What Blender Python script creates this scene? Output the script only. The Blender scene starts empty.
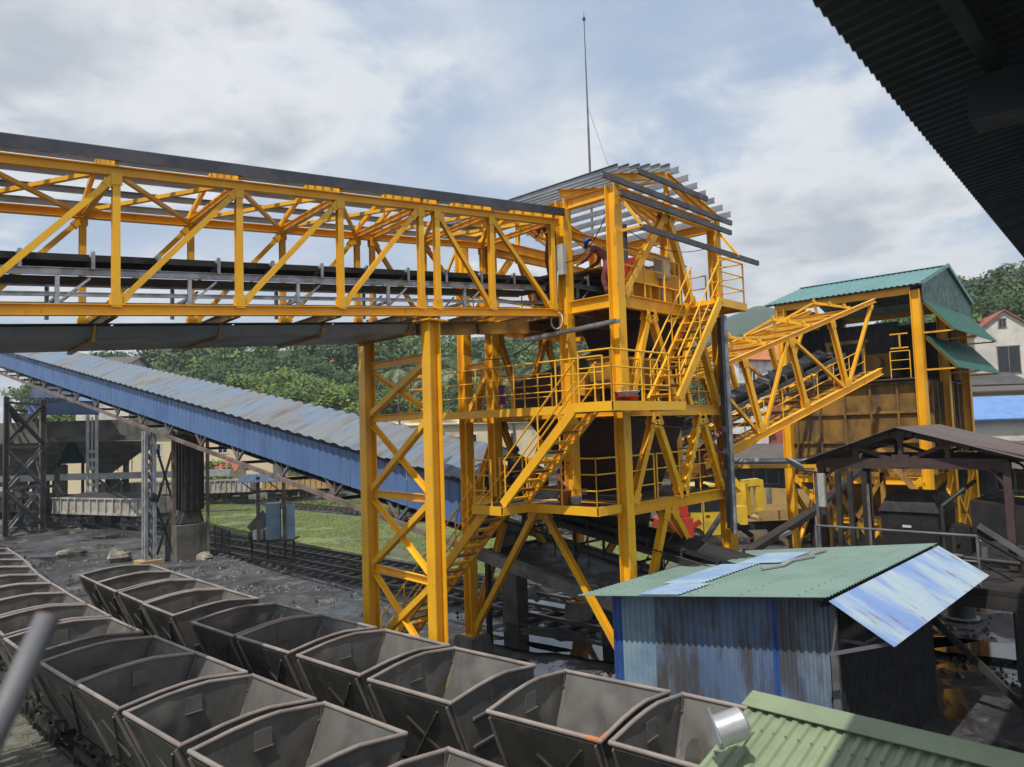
import bpy, math, random
from math import sin, cos, radians, pi, sqrt, atan2
from mathutils import Vector, Matrix, noise as mnoise
random.seed(7)
V = Vector

# ------------------------------------------------------------------ camera, world, sun, exposure
sc = bpy.context.scene
COL = sc.collection
AZ = 0.7618                       # the plant's grid is turned this much from the viewing direction
UA = V((sin(AZ), cos(AZ), 0)); VA = V((-cos(AZ), sin(AZ), 0))
ORG = V((2.4459, 16.4628, 0))
def w3(x, y, z):                  # metres right / ahead / up of the camera's foot -> plant grid
    q = V((x, y, 0)) - ORG
    return V((q.dot(UA), q.dot(VA), z))
def wd(x, y, z):
    q = V((x, y, 0)); return V((q.dot(UA), q.dot(VA), z))
FPX, PIT, ROL = 732.4, 0.0628, 0.0324
cF = V((0, cos(PIT), sin(PIT))); r0 = V((1, 0, 0)); u0 = V((0, -sin(PIT), cos(PIT)))
cR = cos(ROL)*r0 - sin(ROL)*u0; cU = cos(ROL)*u0 + sin(ROL)*r0
CAMZ = 6.0
cam_d = bpy.data.cameras.new('camera'); cam = bpy.data.objects.new('camera', cam_d); COL.objects.link(cam)
cam_d.sensor_width = 36.0; cam_d.lens = FPX/1024*36; cam_d.clip_start = 0.05; cam_d.clip_end = 6000
R_, U_, F_ = wd(*cR), wd(*cU), wd(*cF)
cam.matrix_world = Matrix(((R_.x, U_.x, -F_.x, 0), (R_.y, U_.y, -F_.y, 0), (R_.z, U_.z, -F_.z, 0), (0, 0, 0, 1)))
CAM = w3(0, 0, CAMZ); cam.matrix_world.translation = CAM
cam_d.dof.use_dof = True; cam_d.dof.focus_distance = 17.0; cam_d.dof.aperture_fstop = (cam_d.lens/1000)/0.014
sc.camera = cam
def at(x, y, depth):              # a point of the site at a measured depth ahead
    d = cF + cR*((x-512)/FPX) - cU*((y-383.5)/FPX)
    k = depth/d.y
    return w3(d.x*k, depth, CAMZ + d.z*k)
def gnd(x, y, z=0.0):
    d = cF + cR*((x-512)/FPX) - cU*((y-383.5)/FPX)
    k = (z-CAMZ)/d.z
    return w3(d.x*k, d.y*k, z)

SUN_EL = radians(60)
sd = V((-0.95, -0.32, 0)).normalized()           # towards the sun, horizontally
sun_dir = V((sd.x*cos(SUN_EL), sd.y*cos(SUN_EL), sin(SUN_EL)))
sl = bpy.data.lights.new('sun', 'SUN'); so = bpy.data.objects.new('sun', sl); COL.objects.link(so)
sl.energy = 4.0; sl.angle = radians(0.6); sl.color = (1.0, 0.95, 0.87)
so.rotation_euler = sun_dir.to_track_quat('Z', 'Y').to_euler()
so.location = (0, 0, 60)

world = bpy.data.worlds.new('World'); sc.world = world; world.use_nodes = True
wn = world.node_tree; wn.nodes.clear()
def N(t, ty, **kw):
    n = t.nodes.new(ty)
    for k, v in kw.items(): setattr(n, k, v)
    return n
def L(t, a, b): t.links.new(a, b)
def math_(t, op, a, b=None, c=None, clamp=False):
    n = N(t, 'ShaderNodeMath', operation=op); n.use_clamp = clamp
    for i, s in enumerate((a, b, c)):
        if s is None: continue
        if isinstance(s, (int, float)): n.inputs[i].default_value = s
        else: L(t, s, n.inputs[i])
    return n.outputs[0]
sky = N(wn, 'ShaderNodeTexSky', sky_type='NISHITA', sun_disc=False)
sky.sun_elevation = SUN_EL; sky.sun_rotation = atan2(sun_dir.x, sun_dir.y); sky.air_density = 1.0; sky.dust_density = 1.5; sky.ozone_density = 1.5
tc = N(wn, 'ShaderNodeTexCoord'); sep = N(wn, 'ShaderNodeSeparateXYZ'); L(wn, tc.outputs['Generated'], sep.inputs[0])
zc = math_(wn, 'ADD', math_(wn, 'MAXIMUM', sep.outputs[2], 0.0), 0.22)
cmb = N(wn, 'ShaderNodeCombineXYZ')
L(wn, math_(wn, 'DIVIDE', sep.outputs[0], zc), cmb.inputs[0]); L(wn, math_(wn, 'DIVIDE', sep.outputs[1], zc), cmb.inputs[1])
def wnoise(scale, det, rough, off, dist=0.0):
    mp = N(wn, 'ShaderNodeMapping'); mp.inputs['Location'].default_value = off; L(wn, cmb.outputs[0], mp.inputs[0])
    n = N(wn, 'ShaderNodeTexNoise'); n.inputs['Scale'].default_value = scale; n.inputs['Detail'].default_value = det
    n.inputs['Roughness'].default_value = rough; n.inputs['Distortion'].default_value = dist; L(wn, mp.outputs[0], n.inputs[0]); return n.outputs[0]
def wramp(src, a, b, lo=0.0, hi=1.0, smooth=True):
    m = N(wn, 'ShaderNodeMapRange'); m.interpolation_type = 'SMOOTHSTEP' if smooth else 'LINEAR'
    m.inputs[1].default_value = a; m.inputs[2].default_value = b; m.inputs[3].default_value = lo; m.inputs[4].default_value = hi
    L(wn, src, m.inputs[0]); return m.outputs[0]
n1 = wnoise(0.95, 9, 0.52, (0.3, 4.2, 0.4), 0.25)
n2 = wnoise(2.3, 7, 0.55, (7.7, 2.2, 1.4), 0.3)
n3 = wnoise(0.55, 3, 0.5, (1.3, 5.2, 2.4))
mixn = math_(wn, 'ADD', n1, math_(wn, 'MULTIPLY', math_(wn, 'SUBTRACT', n2, 0.5), 0.38))
n4 = wnoise(5.5, 6, 0.6, (2.7, 9.2, 0.4), 0.5)
mixn = math_(wn, 'ADD', mixn, math_(wn, 'MULTIPLY', math_(wn, 'SUBTRACT', n4, 0.5), 0.13))
cover = wramp(mixn, 0.435, 0.545)
core = wramp(mixn, 0.49, 0.65)
shade = math_(wn, 'MULTIPLY', core, wramp(math_(wn, 'ADD', math_(wn, 'MULTIPLY', n2, 0.6), math_(wn, 'MULTIPLY', n4, 0.4)), 0.36, 0.62, 0.25, 1.0))
ccol = N(wn, 'ShaderNodeMix', data_type='RGBA'); L(wn, shade, ccol.inputs[0])
ccol.inputs[6].default_value = (7.9, 8.15, 8.4, 1); ccol.inputs[7].default_value = (4.5, 5.0, 5.7, 1)
haze = wramp(sep.outputs[2], 0.0, 0.28, 0.72, 0.0)
skyb = N(wn, 'ShaderNodeMix', data_type='RGBA'); skyb.inputs[0].default_value = 0.66
L(wn, sky.outputs[0], skyb.inputs[6]); skyb.inputs[7].default_value = (4.6, 5.9, 7.9, 1)
veil = N(wn, 'ShaderNodeMix', data_type='RGBA'); L(wn, wramp(math_(wn, 'ADD', n2, math_(wn, 'MULTIPLY', n3, 0.5)), 0.60, 0.92, 0.08, 0.75), veil.inputs[0])
L(wn, skyb.outputs[2], veil.inputs[6]); veil.inputs[7].default_value = (6.6, 7.1, 7.7, 1)
hz = N(wn, 'ShaderNodeMix', data_type='RGBA'); L(wn, haze, hz.inputs[0]); L(wn, veil.outputs[2], hz.inputs[6]); hz.inputs[7].default_value = (6.4, 6.8, 7.2, 1)
mixs = N(wn, 'ShaderNodeMix', data_type='RGBA'); L(wn, cover, mixs.inputs[0])
L(wn, hz.outputs[2], mixs.inputs[6]); L(wn, ccol.outputs[2], mixs.inputs[7])
bg = N(wn, 'ShaderNodeBackground'); bg.inputs[1].default_value = 0.10; L(wn, mixs.outputs[2], bg.inputs[0])
wo = N(wn, 'ShaderNodeOutputWorld'); L(wn, bg.outputs[0], wo.inputs[0])
sc.view_settings.view_transform = 'Standard'; sc.view_settings.look = 'None'; sc.view_settings.gamma = 1.0
sc.view_settings.use_curve_mapping = False; sc.view_settings.exposure = 0.10
sc.cycles.max_bounces = 6; sc.cycles.diffuse_bounces = 3; sc.cycles.glossy_bounces = 3; sc.cycles.transparent_max_bounces = 6
sc.cycles.use_denoising = True

# ------------------------------------------------------------------ materials
MATS = {}
def mat(name, col, rough=0.6, metal=0.0, col2=None, sc1=1.5, lo=0.4, hi=0.65, dirt=None, dsc=3.0, damt=0.5, dlo=0.5, dhi=0.7,
        bump=0.0, bsc=20.0, stretch=(1, 1, 1), dstretch=None, rvar=0.12, spec=0.5, ovar=0.10):
    m = bpy.data.materials.new(name); m.use_nodes = True; t = m.node_tree
    b = t.nodes['Principled BSDF']; b.inputs['Roughness'].default_value = rough; b.inputs['Metallic'].default_value = metal
    b.inputs['Specular IOR Level'].default_value = spec
    co = N(t, 'ShaderNodeTexCoord'); oi = N(t, 'ShaderNodeObjectInfo')
    add = N(t, 'ShaderNodeVectorMath', operation='ADD'); sca = N(t, 'ShaderNodeVectorMath', operation='SCALE')
    cx = N(t, 'ShaderNodeCombineXYZ'); 
    for i in range(3): L(t, oi.outputs['Random'], cx.inputs[i])
    L(t, cx.outputs[0], sca.inputs[0]); sca.inputs['Scale'].default_value = 37.0
    L(t, co.outputs['Object'], add.inputs[0]); L(t, sca.outputs[0], add.inputs[1])
    def nz(scale, st, det=5, rgh=0.6, off=0.0):
        mp = N(t, 'ShaderNodeMapping'); mp.inputs['Scale'].default_value = st; mp.inputs['Location'].default_value = (off, off, off)
        L(t, add.outputs[0], mp.inputs[0])
        n = N(t, 'ShaderNodeTexNoise'); n.inputs['Scale'].default_value = scale; n.inputs['Detail'].default_value = det
        n.inputs['Roughness'].default_value = rgh; L(t, mp.outputs[0], n.inputs[0]); return n.outputs[0]
    def rng(src, a, c, lo_=0.0, hi_=1.0):
        mr = N(t, 'ShaderNodeMapRange'); mr.interpolation_type = 'SMOOTHSTEP'
        for i, v in enumerate((a, c, lo_, hi_)): mr.inputs[i+1].default_value = v
        L(t, src, mr.inputs[0]); return mr.outputs[0]
    c4 = (*col, 1)
    if col2 is None: col2 = tuple(min(1, c*0.72) for c in col)
    mx = N(t, 'ShaderNodeMix', data_type='RGBA'); mx.inputs[6].default_value = c4; mx.inputs[7].default_value = (*col2, 1)
    L(t, rng(nz(sc1, stretch), lo, hi), mx.inputs[0]); out = mx.outputs[2]
    dfac = None
    if dirt:
        dfac = rng(nz(dsc, dstretch or stretch, 7, 0.7, 5.0), dlo, dhi, 0.0, damt)
        md = N(t, 'ShaderNodeMix', data_type='RGBA'); L(t, dfac, md.inputs[0]); L(t, out, md.inputs[6]); md.inputs[7].default_value = (*dirt, 1)
        out = md.outputs[2]
    hv = N(t, 'ShaderNodeHueSaturation'); L(t, out, hv.inputs['Color']); L(t, math_(t, 'ADD', math_(t, 'MULTIPLY', oi.outputs['Random'], ovar), 1-ovar/2), hv.inputs['Value']); out = hv.outputs[0]
    L(t, out, b.inputs['Base Color'])
    rr = rng(nz(sc1*2.3, (1, 1, 1), 4, 0.6, 9.0), 0.3, 0.7, max(0.03, rough-rvar), min(1, rough+rvar)); L(t, rr, b.inputs['Roughness'])
    if bump > 0:
        bp = N(t, 'ShaderNodeBump'); bp.inputs['Strength'].default_value = bump; bp.inputs['Distance'].default_value = 0.02
        L(t, nz(bsc, (1, 1, 1), 6, 0.65, 2.0), bp.inputs['Height']); L(t, bp.outputs[0], b.inputs['Normal'])
    MATS[name] = m; return m
YEL = mat('yellow_paint', (0.87, 0.452, 0.013), 0.45, col2=(0.76, 0.37, 0.013), sc1=0.9, dirt=(0.13, 0.085, 0.05), dsc=3.0, damt=0.62, dlo=0.59, dhi=0.73, dstretch=(1, 1, .4), bump=0.08, bsc=9)
BINP = mat('bin_dirty_shaded_yellow_paint', (0.30, 0.155, 0.022), 0.6, col2=(0.16, 0.085, 0.022), sc1=0.9, dirt=(0.045, 0.035, 0.028), dsc=1.2, damt=0.85, dlo=0.42, dhi=0.66, dstretch=(1, 1, .4), bump=0.1)  # brown dirt, plus the roof overhang's shade put into the base colour
YELD = mat('dirty_shaded_yellow_paint', (0.47, 0.235, 0.025), 0.55, col2=(0.27, 0.14, 0.03), sc1=1.3, dirt=(0.06, 0.045, 0.03), dsc=1.6, damt=0.8, dlo=0.42, dhi=0.68, bump=0.1)  # dirt on the yellow, with roof shade also darkened into the colour
DECK = mat('deck_plate', (0.11, 0.09, 0.075), 0.6, 0.3, dirt=(0.03, 0.03, 0.03), dsc=2, damt=0.7, bump=0.2, bsc=25)
GALV = mat('galvanised_steel', (0.46, 0.48, 0.50), 0.42, 0.65, col2=(0.25, 0.27, 0.29), sc1=3, dirt=(0.10, 0.09, 0.08), damt=0.5)
DGAL = mat('dark_channel_steel', (0.055, 0.06, 0.07), 0.45, 0.4, col2=(0.09, 0.09, 0.10), dirt=(0.12, 0.09, 0.07), damt=0.3)
PURL = mat('purlin_steel', (0.30, 0.33, 0.37), 0.45, 0.5, col2=(0.22, 0.24, 0.27))
GSHEET = mat('grey_floor_sheet', (0.17, 0.185, 0.20), 0.5, 0.3, col2=(0.11, 0.12, 0.13), dirt=(0.05, 0.045, 0.04), damt=0.5)
GTRAY = mat('grey_tray_sheet', (0.20, 0.22, 0.235), 0.5, 0.3, col2=(0.14, 0.155, 0.17), sc1=.5, dirt=(0.10, 0.09, 0.08), damt=0.4)
RUBB = mat('rubber_belt', (0.013, 0.013, 0.014), 0.65, rvar=0.1, dirt=(0.05, 0.05, 0.05), damt=0.3)
MAROON = mat('dark_maroon_plate', (0.055, 0.024, 0.022), 0.6, dirt=(0.02, 0.018, 0.018), damt=0.7, col2=(0.035, 0.02, 0.02))
BROWNP = mat('brown_purple_steel', (0.075, 0.042, 0.040), 0.65, dirt=(0.03, 0.025, 0.025), damt=0.6)
DIRTST = mat('coal_stained_steel', (0.028, 0.027, 0.027), 0.6, 0.2, col2=(0.05, 0.045, 0.04), dirt=(0.10, 0.07, 0.05), dsc=4, damt=0.35)
RUSTY = mat('rusty_chord_steel', (0.20, 0.15, 0.125), 0.7, col2=(0.10, 0.075, 0.065), dirt=(0.04, 0.035, 0.035), damt=0.6)
GREYST = mat('grey_old_steel', (0.14, 0.145, 0.155), 0.6, 0.1, col2=(0.08, 0.08, 0.085), dirt=(0.12, 0.07, 0.045), dsc=3, damt=0.5)
RED = mat('red_paint', (0.42, 0.035, 0.02), 0.45, dirt=(0.1, 0.03, 0.02), damt=0.4)
WHITE = mat('white_paint', (0.72, 0.72, 0.70), 0.5, dirt=(0.3, 0.27, 0.22), damt=0.4)
CABI = mat('grey_cabinet_paint', (0.42, 0.43, 0.40), 0.5, dirt=(0.2, 0.17, 0.12), damt=0.4)
BLUEP = mat('blue_plastic', (0.02, 0.07, 0.42), 0.3)
ORNG = mat('orange_plastic', (0.75, 0.22, 0.04), 0.4, dirt=(0.5, 0.45, 0.4), damt=0.5)
PURP = mat('purple_cloth', (0.13, 0.025, 0.12), 0.8)
CONC = mat('concrete', (0.24, 0.235, 0.22), 0.85, col2=(0.13, 0.13, 0.125), dirt=(0.04, 0.04, 0.04), dsc=1.5, damt=0.75, bump=0.3, bsc=12)
DCONC = mat('coal_blackened_concrete', (0.14, 0.13, 0.108), 0.85, col2=(0.06, 0.057, 0.05), sc1=0.6, dirt=(0.02, 0.02, 0.02), dsc=0.8, damt=0.8, bump=0.3, bsc=6, dstretch=(1, 1, .25))
COAL = mat('coal_heap', (0.018, 0.018, 0.020), 0.75, col2=(0.03, 0.03, 0.032), bump=0.8, bsc=8)
CAR = mat('mine_car_steel', (0.150, 0.143, 0.132), 0.55, 0.25, col2=(0.098, 0.094, 0.088), sc1=1.1, dirt=(0.25, 0.205, 0.17), dsc=2.2, damt=0.75, dlo=0.50, dhi=0.78, bump=0.16, bsc=7, dstretch=(1.3, 1.3, .30))
CAROUT = mat('mine_car_outer_paint', (0.070, 0.070, 0.060), 0.6, 0.1, col2=(0.036, 0.038, 0.035), sc1=1.6, dirt=(0.15, 0.12, 0.085), dsc=3, damt=0.7, bump=0.12, bsc=6)
RIM = mat('worn_rim_steel', (0.28, 0.24, 0.215), 0.55, 0.2, col2=(0.19, 0.165, 0.15), sc1=1.5, dirt=(0.33, 0.14, 0.08), dsc=1.6, damt=0.5, dlo=0.56, dhi=0.72)
YTXT = mat('yellow_chalk', (0.42, 0.33, 0.05), 0.9)
SILV = mat('silver_paint', (0.48, 0.49, 0.50), 0.38, 0.6, dirt=(0.3, 0.28, 0.26), damt=0.4)
BLUES = mat('blue_cladding', (0.085, 0.16, 0.325), 0.5, col2=(0.065, 0.125, 0.27), sc1=0.8, dirt=(0.07, 0.09, 0.14), dsc=1.4, damt=0.45, stretch=(.6, .6, .6), dstretch=(2.0, 2.0, .35), bump=0.05)
BROOF = mat('weathered_blue_roof', (0.125, 0.18, 0.25), 0.6, col2=(0.155, 0.17, 0.18), sc1=0.35, lo=0.42, hi=0.6, dirt=(0.12, 0.085, 0.068), dsc=1.0, damt=0.8, dlo=0.48, dhi=0.66, dstretch=(.5, 2.2, 1), bump=0.05)
GROOF = mat('green_roof_sheet', (0.185, 0.275, 0.240), 0.55, col2=(0.150, 0.235, 0.205), sc1=0.7, dirt=(0.20, 0.17, 0.14), dsc=1.3, damt=0.45, dlo=0.56, dhi=0.78, dstretch=(.5, 2, 1))
PATCH = mat('pale_blue_patch_sheet', (0.20, 0.31, 0.50), 0.5, col2=(0.30, 0.42, 0.52), sc1=1.0, dirt=(0.4, 0.38, 0.36), damt=0.4)
GREEN = mat('deep_green_cladding', (0.014, 0.092, 0.066), 0.48, col2=(0.011, 0.078, 0.058), dirt=(0.05, 0.08, 0.07), damt=0.3)
GREENT = mat('green_top_sheet', (0.10, 0.235, 0.225), 0.42, col2=(0.085, 0.20, 0.195), dirt=(0.10, 0.15, 0.14), damt=0.3)
BOOTHR = mat('pale_green_booth_sheet', (0.225, 0.275, 0.165), 0.55, col2=(0.18, 0.225, 0.14), sc1=1.4, dirt=(0.27, 0.22, 0.15), dsc=2.0, damt=0.5, dlo=0.58, dhi=0.75)
AWN = mat('faded_blue_awning_sheet', (0.17, 0.27, 0.53), 0.5, col2=(0.34, 0.43, 0.49), sc1=0.55, lo=0.40, hi=0.58, dirt=(0.24, 0.13, 0.08), dsc=1.3, damt=0.95, dlo=0.57, dhi=0.66, stretch=(1.6, .5, 1), dstretch=(5, .7, 1))
WALLB = mat('weathered_blue_wall_sheet', (0.105, 0.165, 0.285), 0.55, col2=(0.16, 0.22, 0.29), sc1=0.9, lo=0.42, hi=0.58, dirt=(0.075, 0.07, 0.072), dsc=0.9, damt=0.9, dlo=0.42, dhi=0.58, stretch=(1, 1, .7), dstretch=(1, 1.6, .5))
WALLP = mat('pale_blue_wall_sheet', (0.23, 0.33, 0.40), 0.5, col2=(0.16, 0.25, 0.35), dirt=(0.25, 0.15, 0.08), dsc=2.5, damt=0.8, dlo=0.6, dhi=0.72)
WALLD = mat('deep_blue_post_sheet', (0.035, 0.10, 0.34), 0.5, dirt=(0.05, 0.07, 0.14), damt=0.5)
BLKM = mat('machine_black', (0.011, 0.011, 0.012), 0.7, 0.1, col2=(0.022, 0.020, 0.019), sc1=2.5, dirt=(0.05, 0.04, 0.03), dsc=4, damt=0.4)
BLK = mat('shade_black_sheet', (0.012, 0.013, 0.015), 0.75, dirt=(0.03, 0.028, 0.026), damt=0.5)  # near-black stands in for the shade beneath the shed's awning
BRROOF = mat('brown_grey_roof_sheet', (0.105, 0.080, 0.070), 0.7, col2=(0.085, 0.068, 0.062), sc1=0.6, dirt=(0.05, 0.045, 0.045), damt=0.6)
STROOF = mat('station_roof_sheet', (0.028, 0.034, 0.042), 0.5, 0.2, col2=(0.022, 0.028, 0.034), dirt=(0.03, 0.03, 0.03), damt=0.5)
CREAM = mat('cream_render', (0.62, 0.53, 0.34), 0.85, col2=(0.55, 0.46, 0.29), sc1=0.3, dirt=(0.25, 0.22, 0.17), dsc=0.5, damt=0.5, dlo=0.55, dhi=0.8)
OCHRE = mat('ochre_wall', (0.42, 0.29, 0.11), 0.85, col2=(0.34, 0.24, 0.11), sc1=0.4, dirt=(0.15, 0.12, 0.09), dsc=0.7, damt=0.6)
HOUSEW = mat('white_render', (0.60, 0.57, 0.50), 0.85, col2=(0.45, 0.43, 0.38), sc1=0.3, dirt=(0.2, 0.19, 0.17), dsc=0.5, damt=0.5)
TILE = mat('red_roof_tile', (0.36, 0.085, 0.055), 0.7, col2=(0.26, 0.07, 0.05), bump=0.3, bsc=4)
OTILE = mat('orange_roof_tile', (0.48, 0.17, 0.07), 0.7, bump=0.3, bsc=4)
DROOF = mat('dark_old_roof', (0.075, 0.068, 0.062), 0.8, col2=(0.045, 0.04, 0.04), sc1=0.5)
LBROOF = mat('light_blue_roof', (0.13, 0.25, 0.50), 0.5, col2=(0.10, 0.20, 0.42))
DWOOD = mat('dark_board_siding', (0.045, 0.050, 0.055), 0.7, col2=(0.025, 0.027, 0.03), stretch=(1, 3, .3), sc1=1.5)
GLASS = mat('dark_window_glass', (0.02, 0.025, 0.03), 0.12, rvar=0.05)
LEAFD = mat('dark_leaves', (0.040, 0.075, 0.026), 0.7, col2=(0.066, 0.105, 0.036), sc1=0.6, spec=0.25)
LEAFM = mat('mid_leaves', (0.088, 0.145, 0.036), 0.65, col2=(0.125, 0.18, 0.052), sc1=0.6, spec=0.25)
LEAFL = mat('bright_leaves', (0.175, 0.24, 0.055), 0.6, col2=(0.075, 0.14, 0.022), sc1=0.6, spec=0.25)
PALM = mat('palm_leaves', (0.10, 0.135, 0.06), 0.5, col2=(0.19, 0.215, 0.11), sc1=1.0)
BARK = mat('bark', (0.10, 0.08, 0.06), 0.9, bump=0.4, bsc=8)
HILLM = mat('hill_undergrowth', (0.025, 0.055, 0.016), 0.9, col2=(0.045, 0.08, 0.022), sc1=0.03, bump=0.5, bsc=0.2)
FARH = mat('far_hill_woods', (0.035, 0.065, 0.035), 0.9, col2=(0.055, 0.085, 0.045), sc1=0.02, bump=1.0, bsc=0.08)
GRASSM = mat('grass_blades', (0.17, 0.235, 0.06), 0.8, col2=(0.225, 0.25, 0.085), sc1=0.35, spec=0.2)
RAILM = mat('rail_steel', (0.17, 0.14, 0.12), 0.4, 0.7, dirt=(0.10, 0.06, 0.04), damt=0.6)
SLEEP = mat('concrete_sleeper', (0.11, 0.105, 0.10), 0.85, dirt=(0.06, 0.06, 0.06), damt=0.6)
FRW = mat('freight_wagon_paint', (0.40, 0.385, 0.35), 0.6, col2=(0.30, 0.27, 0.23), sc1=0.8, dirt=(0.13, 0.085, 0.055), dsc=1.4, damt=0.8, dlo=0.5, dhi=0.66, dstretch=(1, 1, .5))
TRUCKY = mat('truck_yellow', (0.72, 0.50, 0.05), 0.35, dirt=(0.3, 0.2, 0.07), dsc=2, damt=0.5, dlo=0.55, dhi=0.7)
SKIN = mat('skin', (0.30, 0.16, 0.10), 0.55)
OVER = mat('maroon_overalls', (0.22, 0.045, 0.04), 0.8, col2=(0.16, 0.035, 0.03), sc1=4)
NAVY = mat('navy_workwear', (0.025, 0.035, 0.06), 0.8, sc1=4)
BOOT = mat('black_rubber', (0.015, 0.015, 0.016), 0.5)
HELM = mat('blue_helmet', (0.02, 0.09, 0.42), 0.3)
PBLUE = mat('pale_blue_grey_paint', (0.27, 0.32, 0.38), 0.6, col2=(0.20, 0.22, 0.24), sc1=2, dirt=(0.35, 0.17, 0.10), dsc=2.2, damt=0.6, dlo=.56, dhi=.66)
TEAL = mat('teal_cabin_paint', (0.04, 0.30, 0.27), 0.5)
ROCK = mat('pale_rock', (0.30, 0.27, 0.21), 0.9, col2=(0.13, 0.12, 0.11), bump=0.7, bsc=6)

ROCKG = mat('gravel_stones', (0.22, 0.21, 0.195), 0.9, col2=(0.09, 0.09, 0.09), sc1=9)
COALL = mat('coal_lumps', (0.03, 0.03, 0.033), 0.5, col2=(0.06, 0.06, 0.062), sc1=6)

# the coal yard: dust, gravel and wet mud in one sheet
def ground_mat():
    m = bpy.data.materials.new('coal_yard_ground'); m.use_nodes = True; t = m.node_tree; b = t.nodes['Principled BSDF']
    co = N(t, 'ShaderNodeTexCoord')
    def nz(scale, det=6, rgh=0.6, off=(0, 0, 0), st=(1, 1, 1), dist=0.0):
        mp = N(t, 'ShaderNodeMapping'); mp.inputs['Location'].default_value = off; mp.inputs['Scale'].default_value = st; L(t, co.outputs['Object'], mp.inputs[0])
        n = N(t, 'ShaderNodeTexNoise'); n.inputs['Scale'].default_value = scale; n.inputs['Detail'].default_value = det
        n.inputs['Roughness'].default_value = rgh; n.inputs['Distortion'].default_value = dist; L(t, mp.outputs[0], n.inputs[0]); return n.outputs[0]
    def rng(src, a, c, lo=0.0, hi=1.0):
        mr = N(t, 'ShaderNodeMapRange'); mr.interpolation_type = 'SMOOTHSTEP'
        for i, v in enumerate((a, c, lo, hi)): mr.inputs[i+1].default_value = v
        L(t, src, mr.inputs[0]); return mr.outputs[0]
    def mix(f, a, c):
        x = N(t, 'ShaderNodeMix', data_type='RGBA')
        if isinstance(f, float): x.inputs[0].default_value = f
        else: L(t, f, x.inputs[0])
        for i, s in ((6, a), (7, c)):
            if isinstance(s, tuple): x.inputs[i].default_value = (*s, 1)
            else: L(t, s, x.inputs[i])
        return x.outputs[2]
    base = mix(rng(nz(0.25, 8, 0.62), 0.38, 0.62), (0.020, 0.021, 0.024), (0.066, 0.067, 0.071))
    base = mix(rng(nz(0.9, 8, 0.7, (4, 2, 0), dist=0.6), 0.52, 0.68, 0, 0.75), base, (0.20, 0.195, 0.19))
    base = mix(rng(nz(11, 4, 0.8), 0.5, 0.75, 0, 0.55), base, (0.16, 0.145, 0.125))
    wet = rng(nz(0.33, 7, 0.6, (11, 3, 0), dist=0.8), 0.50, 0.58)
    base = mix(wet, base, (0.022, 0.023, 0.026))
    L(t, base, b.inputs['Base Color'])
    rw = N(t, 'ShaderNodeMix', data_type='FLOAT'); L(t, wet, rw.inputs[0]); rw.inputs[2].default_value = 0.72; rw.inputs[3].default_value = 0.11
    L(t, rw.outputs[0], b.inputs['Roughness'])
    bp = N(t, 'ShaderNodeBump'); L(t, rng(wet, 0.0, 1.0, 0.7, 0.05), bp.inputs['Strength']); bp.inputs['Distance'].default_value = 0.06
    L(t, math_(t, 'ADD', nz(3.0, 8, 0.7), math_(t, 'MULTIPLY', nz(18, 4, 0.7), 0.35)), bp.inputs['Height']); L(t, bp.outputs[0], b.inputs['Normal'])
    return m
GROUND = ground_mat()
WATER = mat('murky_puddle_water', (0.03, 0.03, 0.032), 0.06, rvar=0.03, bump=0.03, bsc=3)
GRAV = mat('track_gravel', (0.20, 0.19, 0.175), 0.9, col2=(0.085, 0.085, 0.08), sc1=1.4, lo=0.4, hi=0.6, dirt=(0.04, 0.04, 0.04), dsc=5, damt=0.8, bump=1.0, bsc=9)
GRAVY = mat('mossy_gravel', (0.085, 0.095, 0.045), 0.9, col2=(0.16, 0.15, 0.125), sc1=2.5, lo=0.4, hi=0.6, dirt=(0.05, 0.055, 0.04), dsc=3, damt=0.7, bump=1.0, bsc=9)

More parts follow.
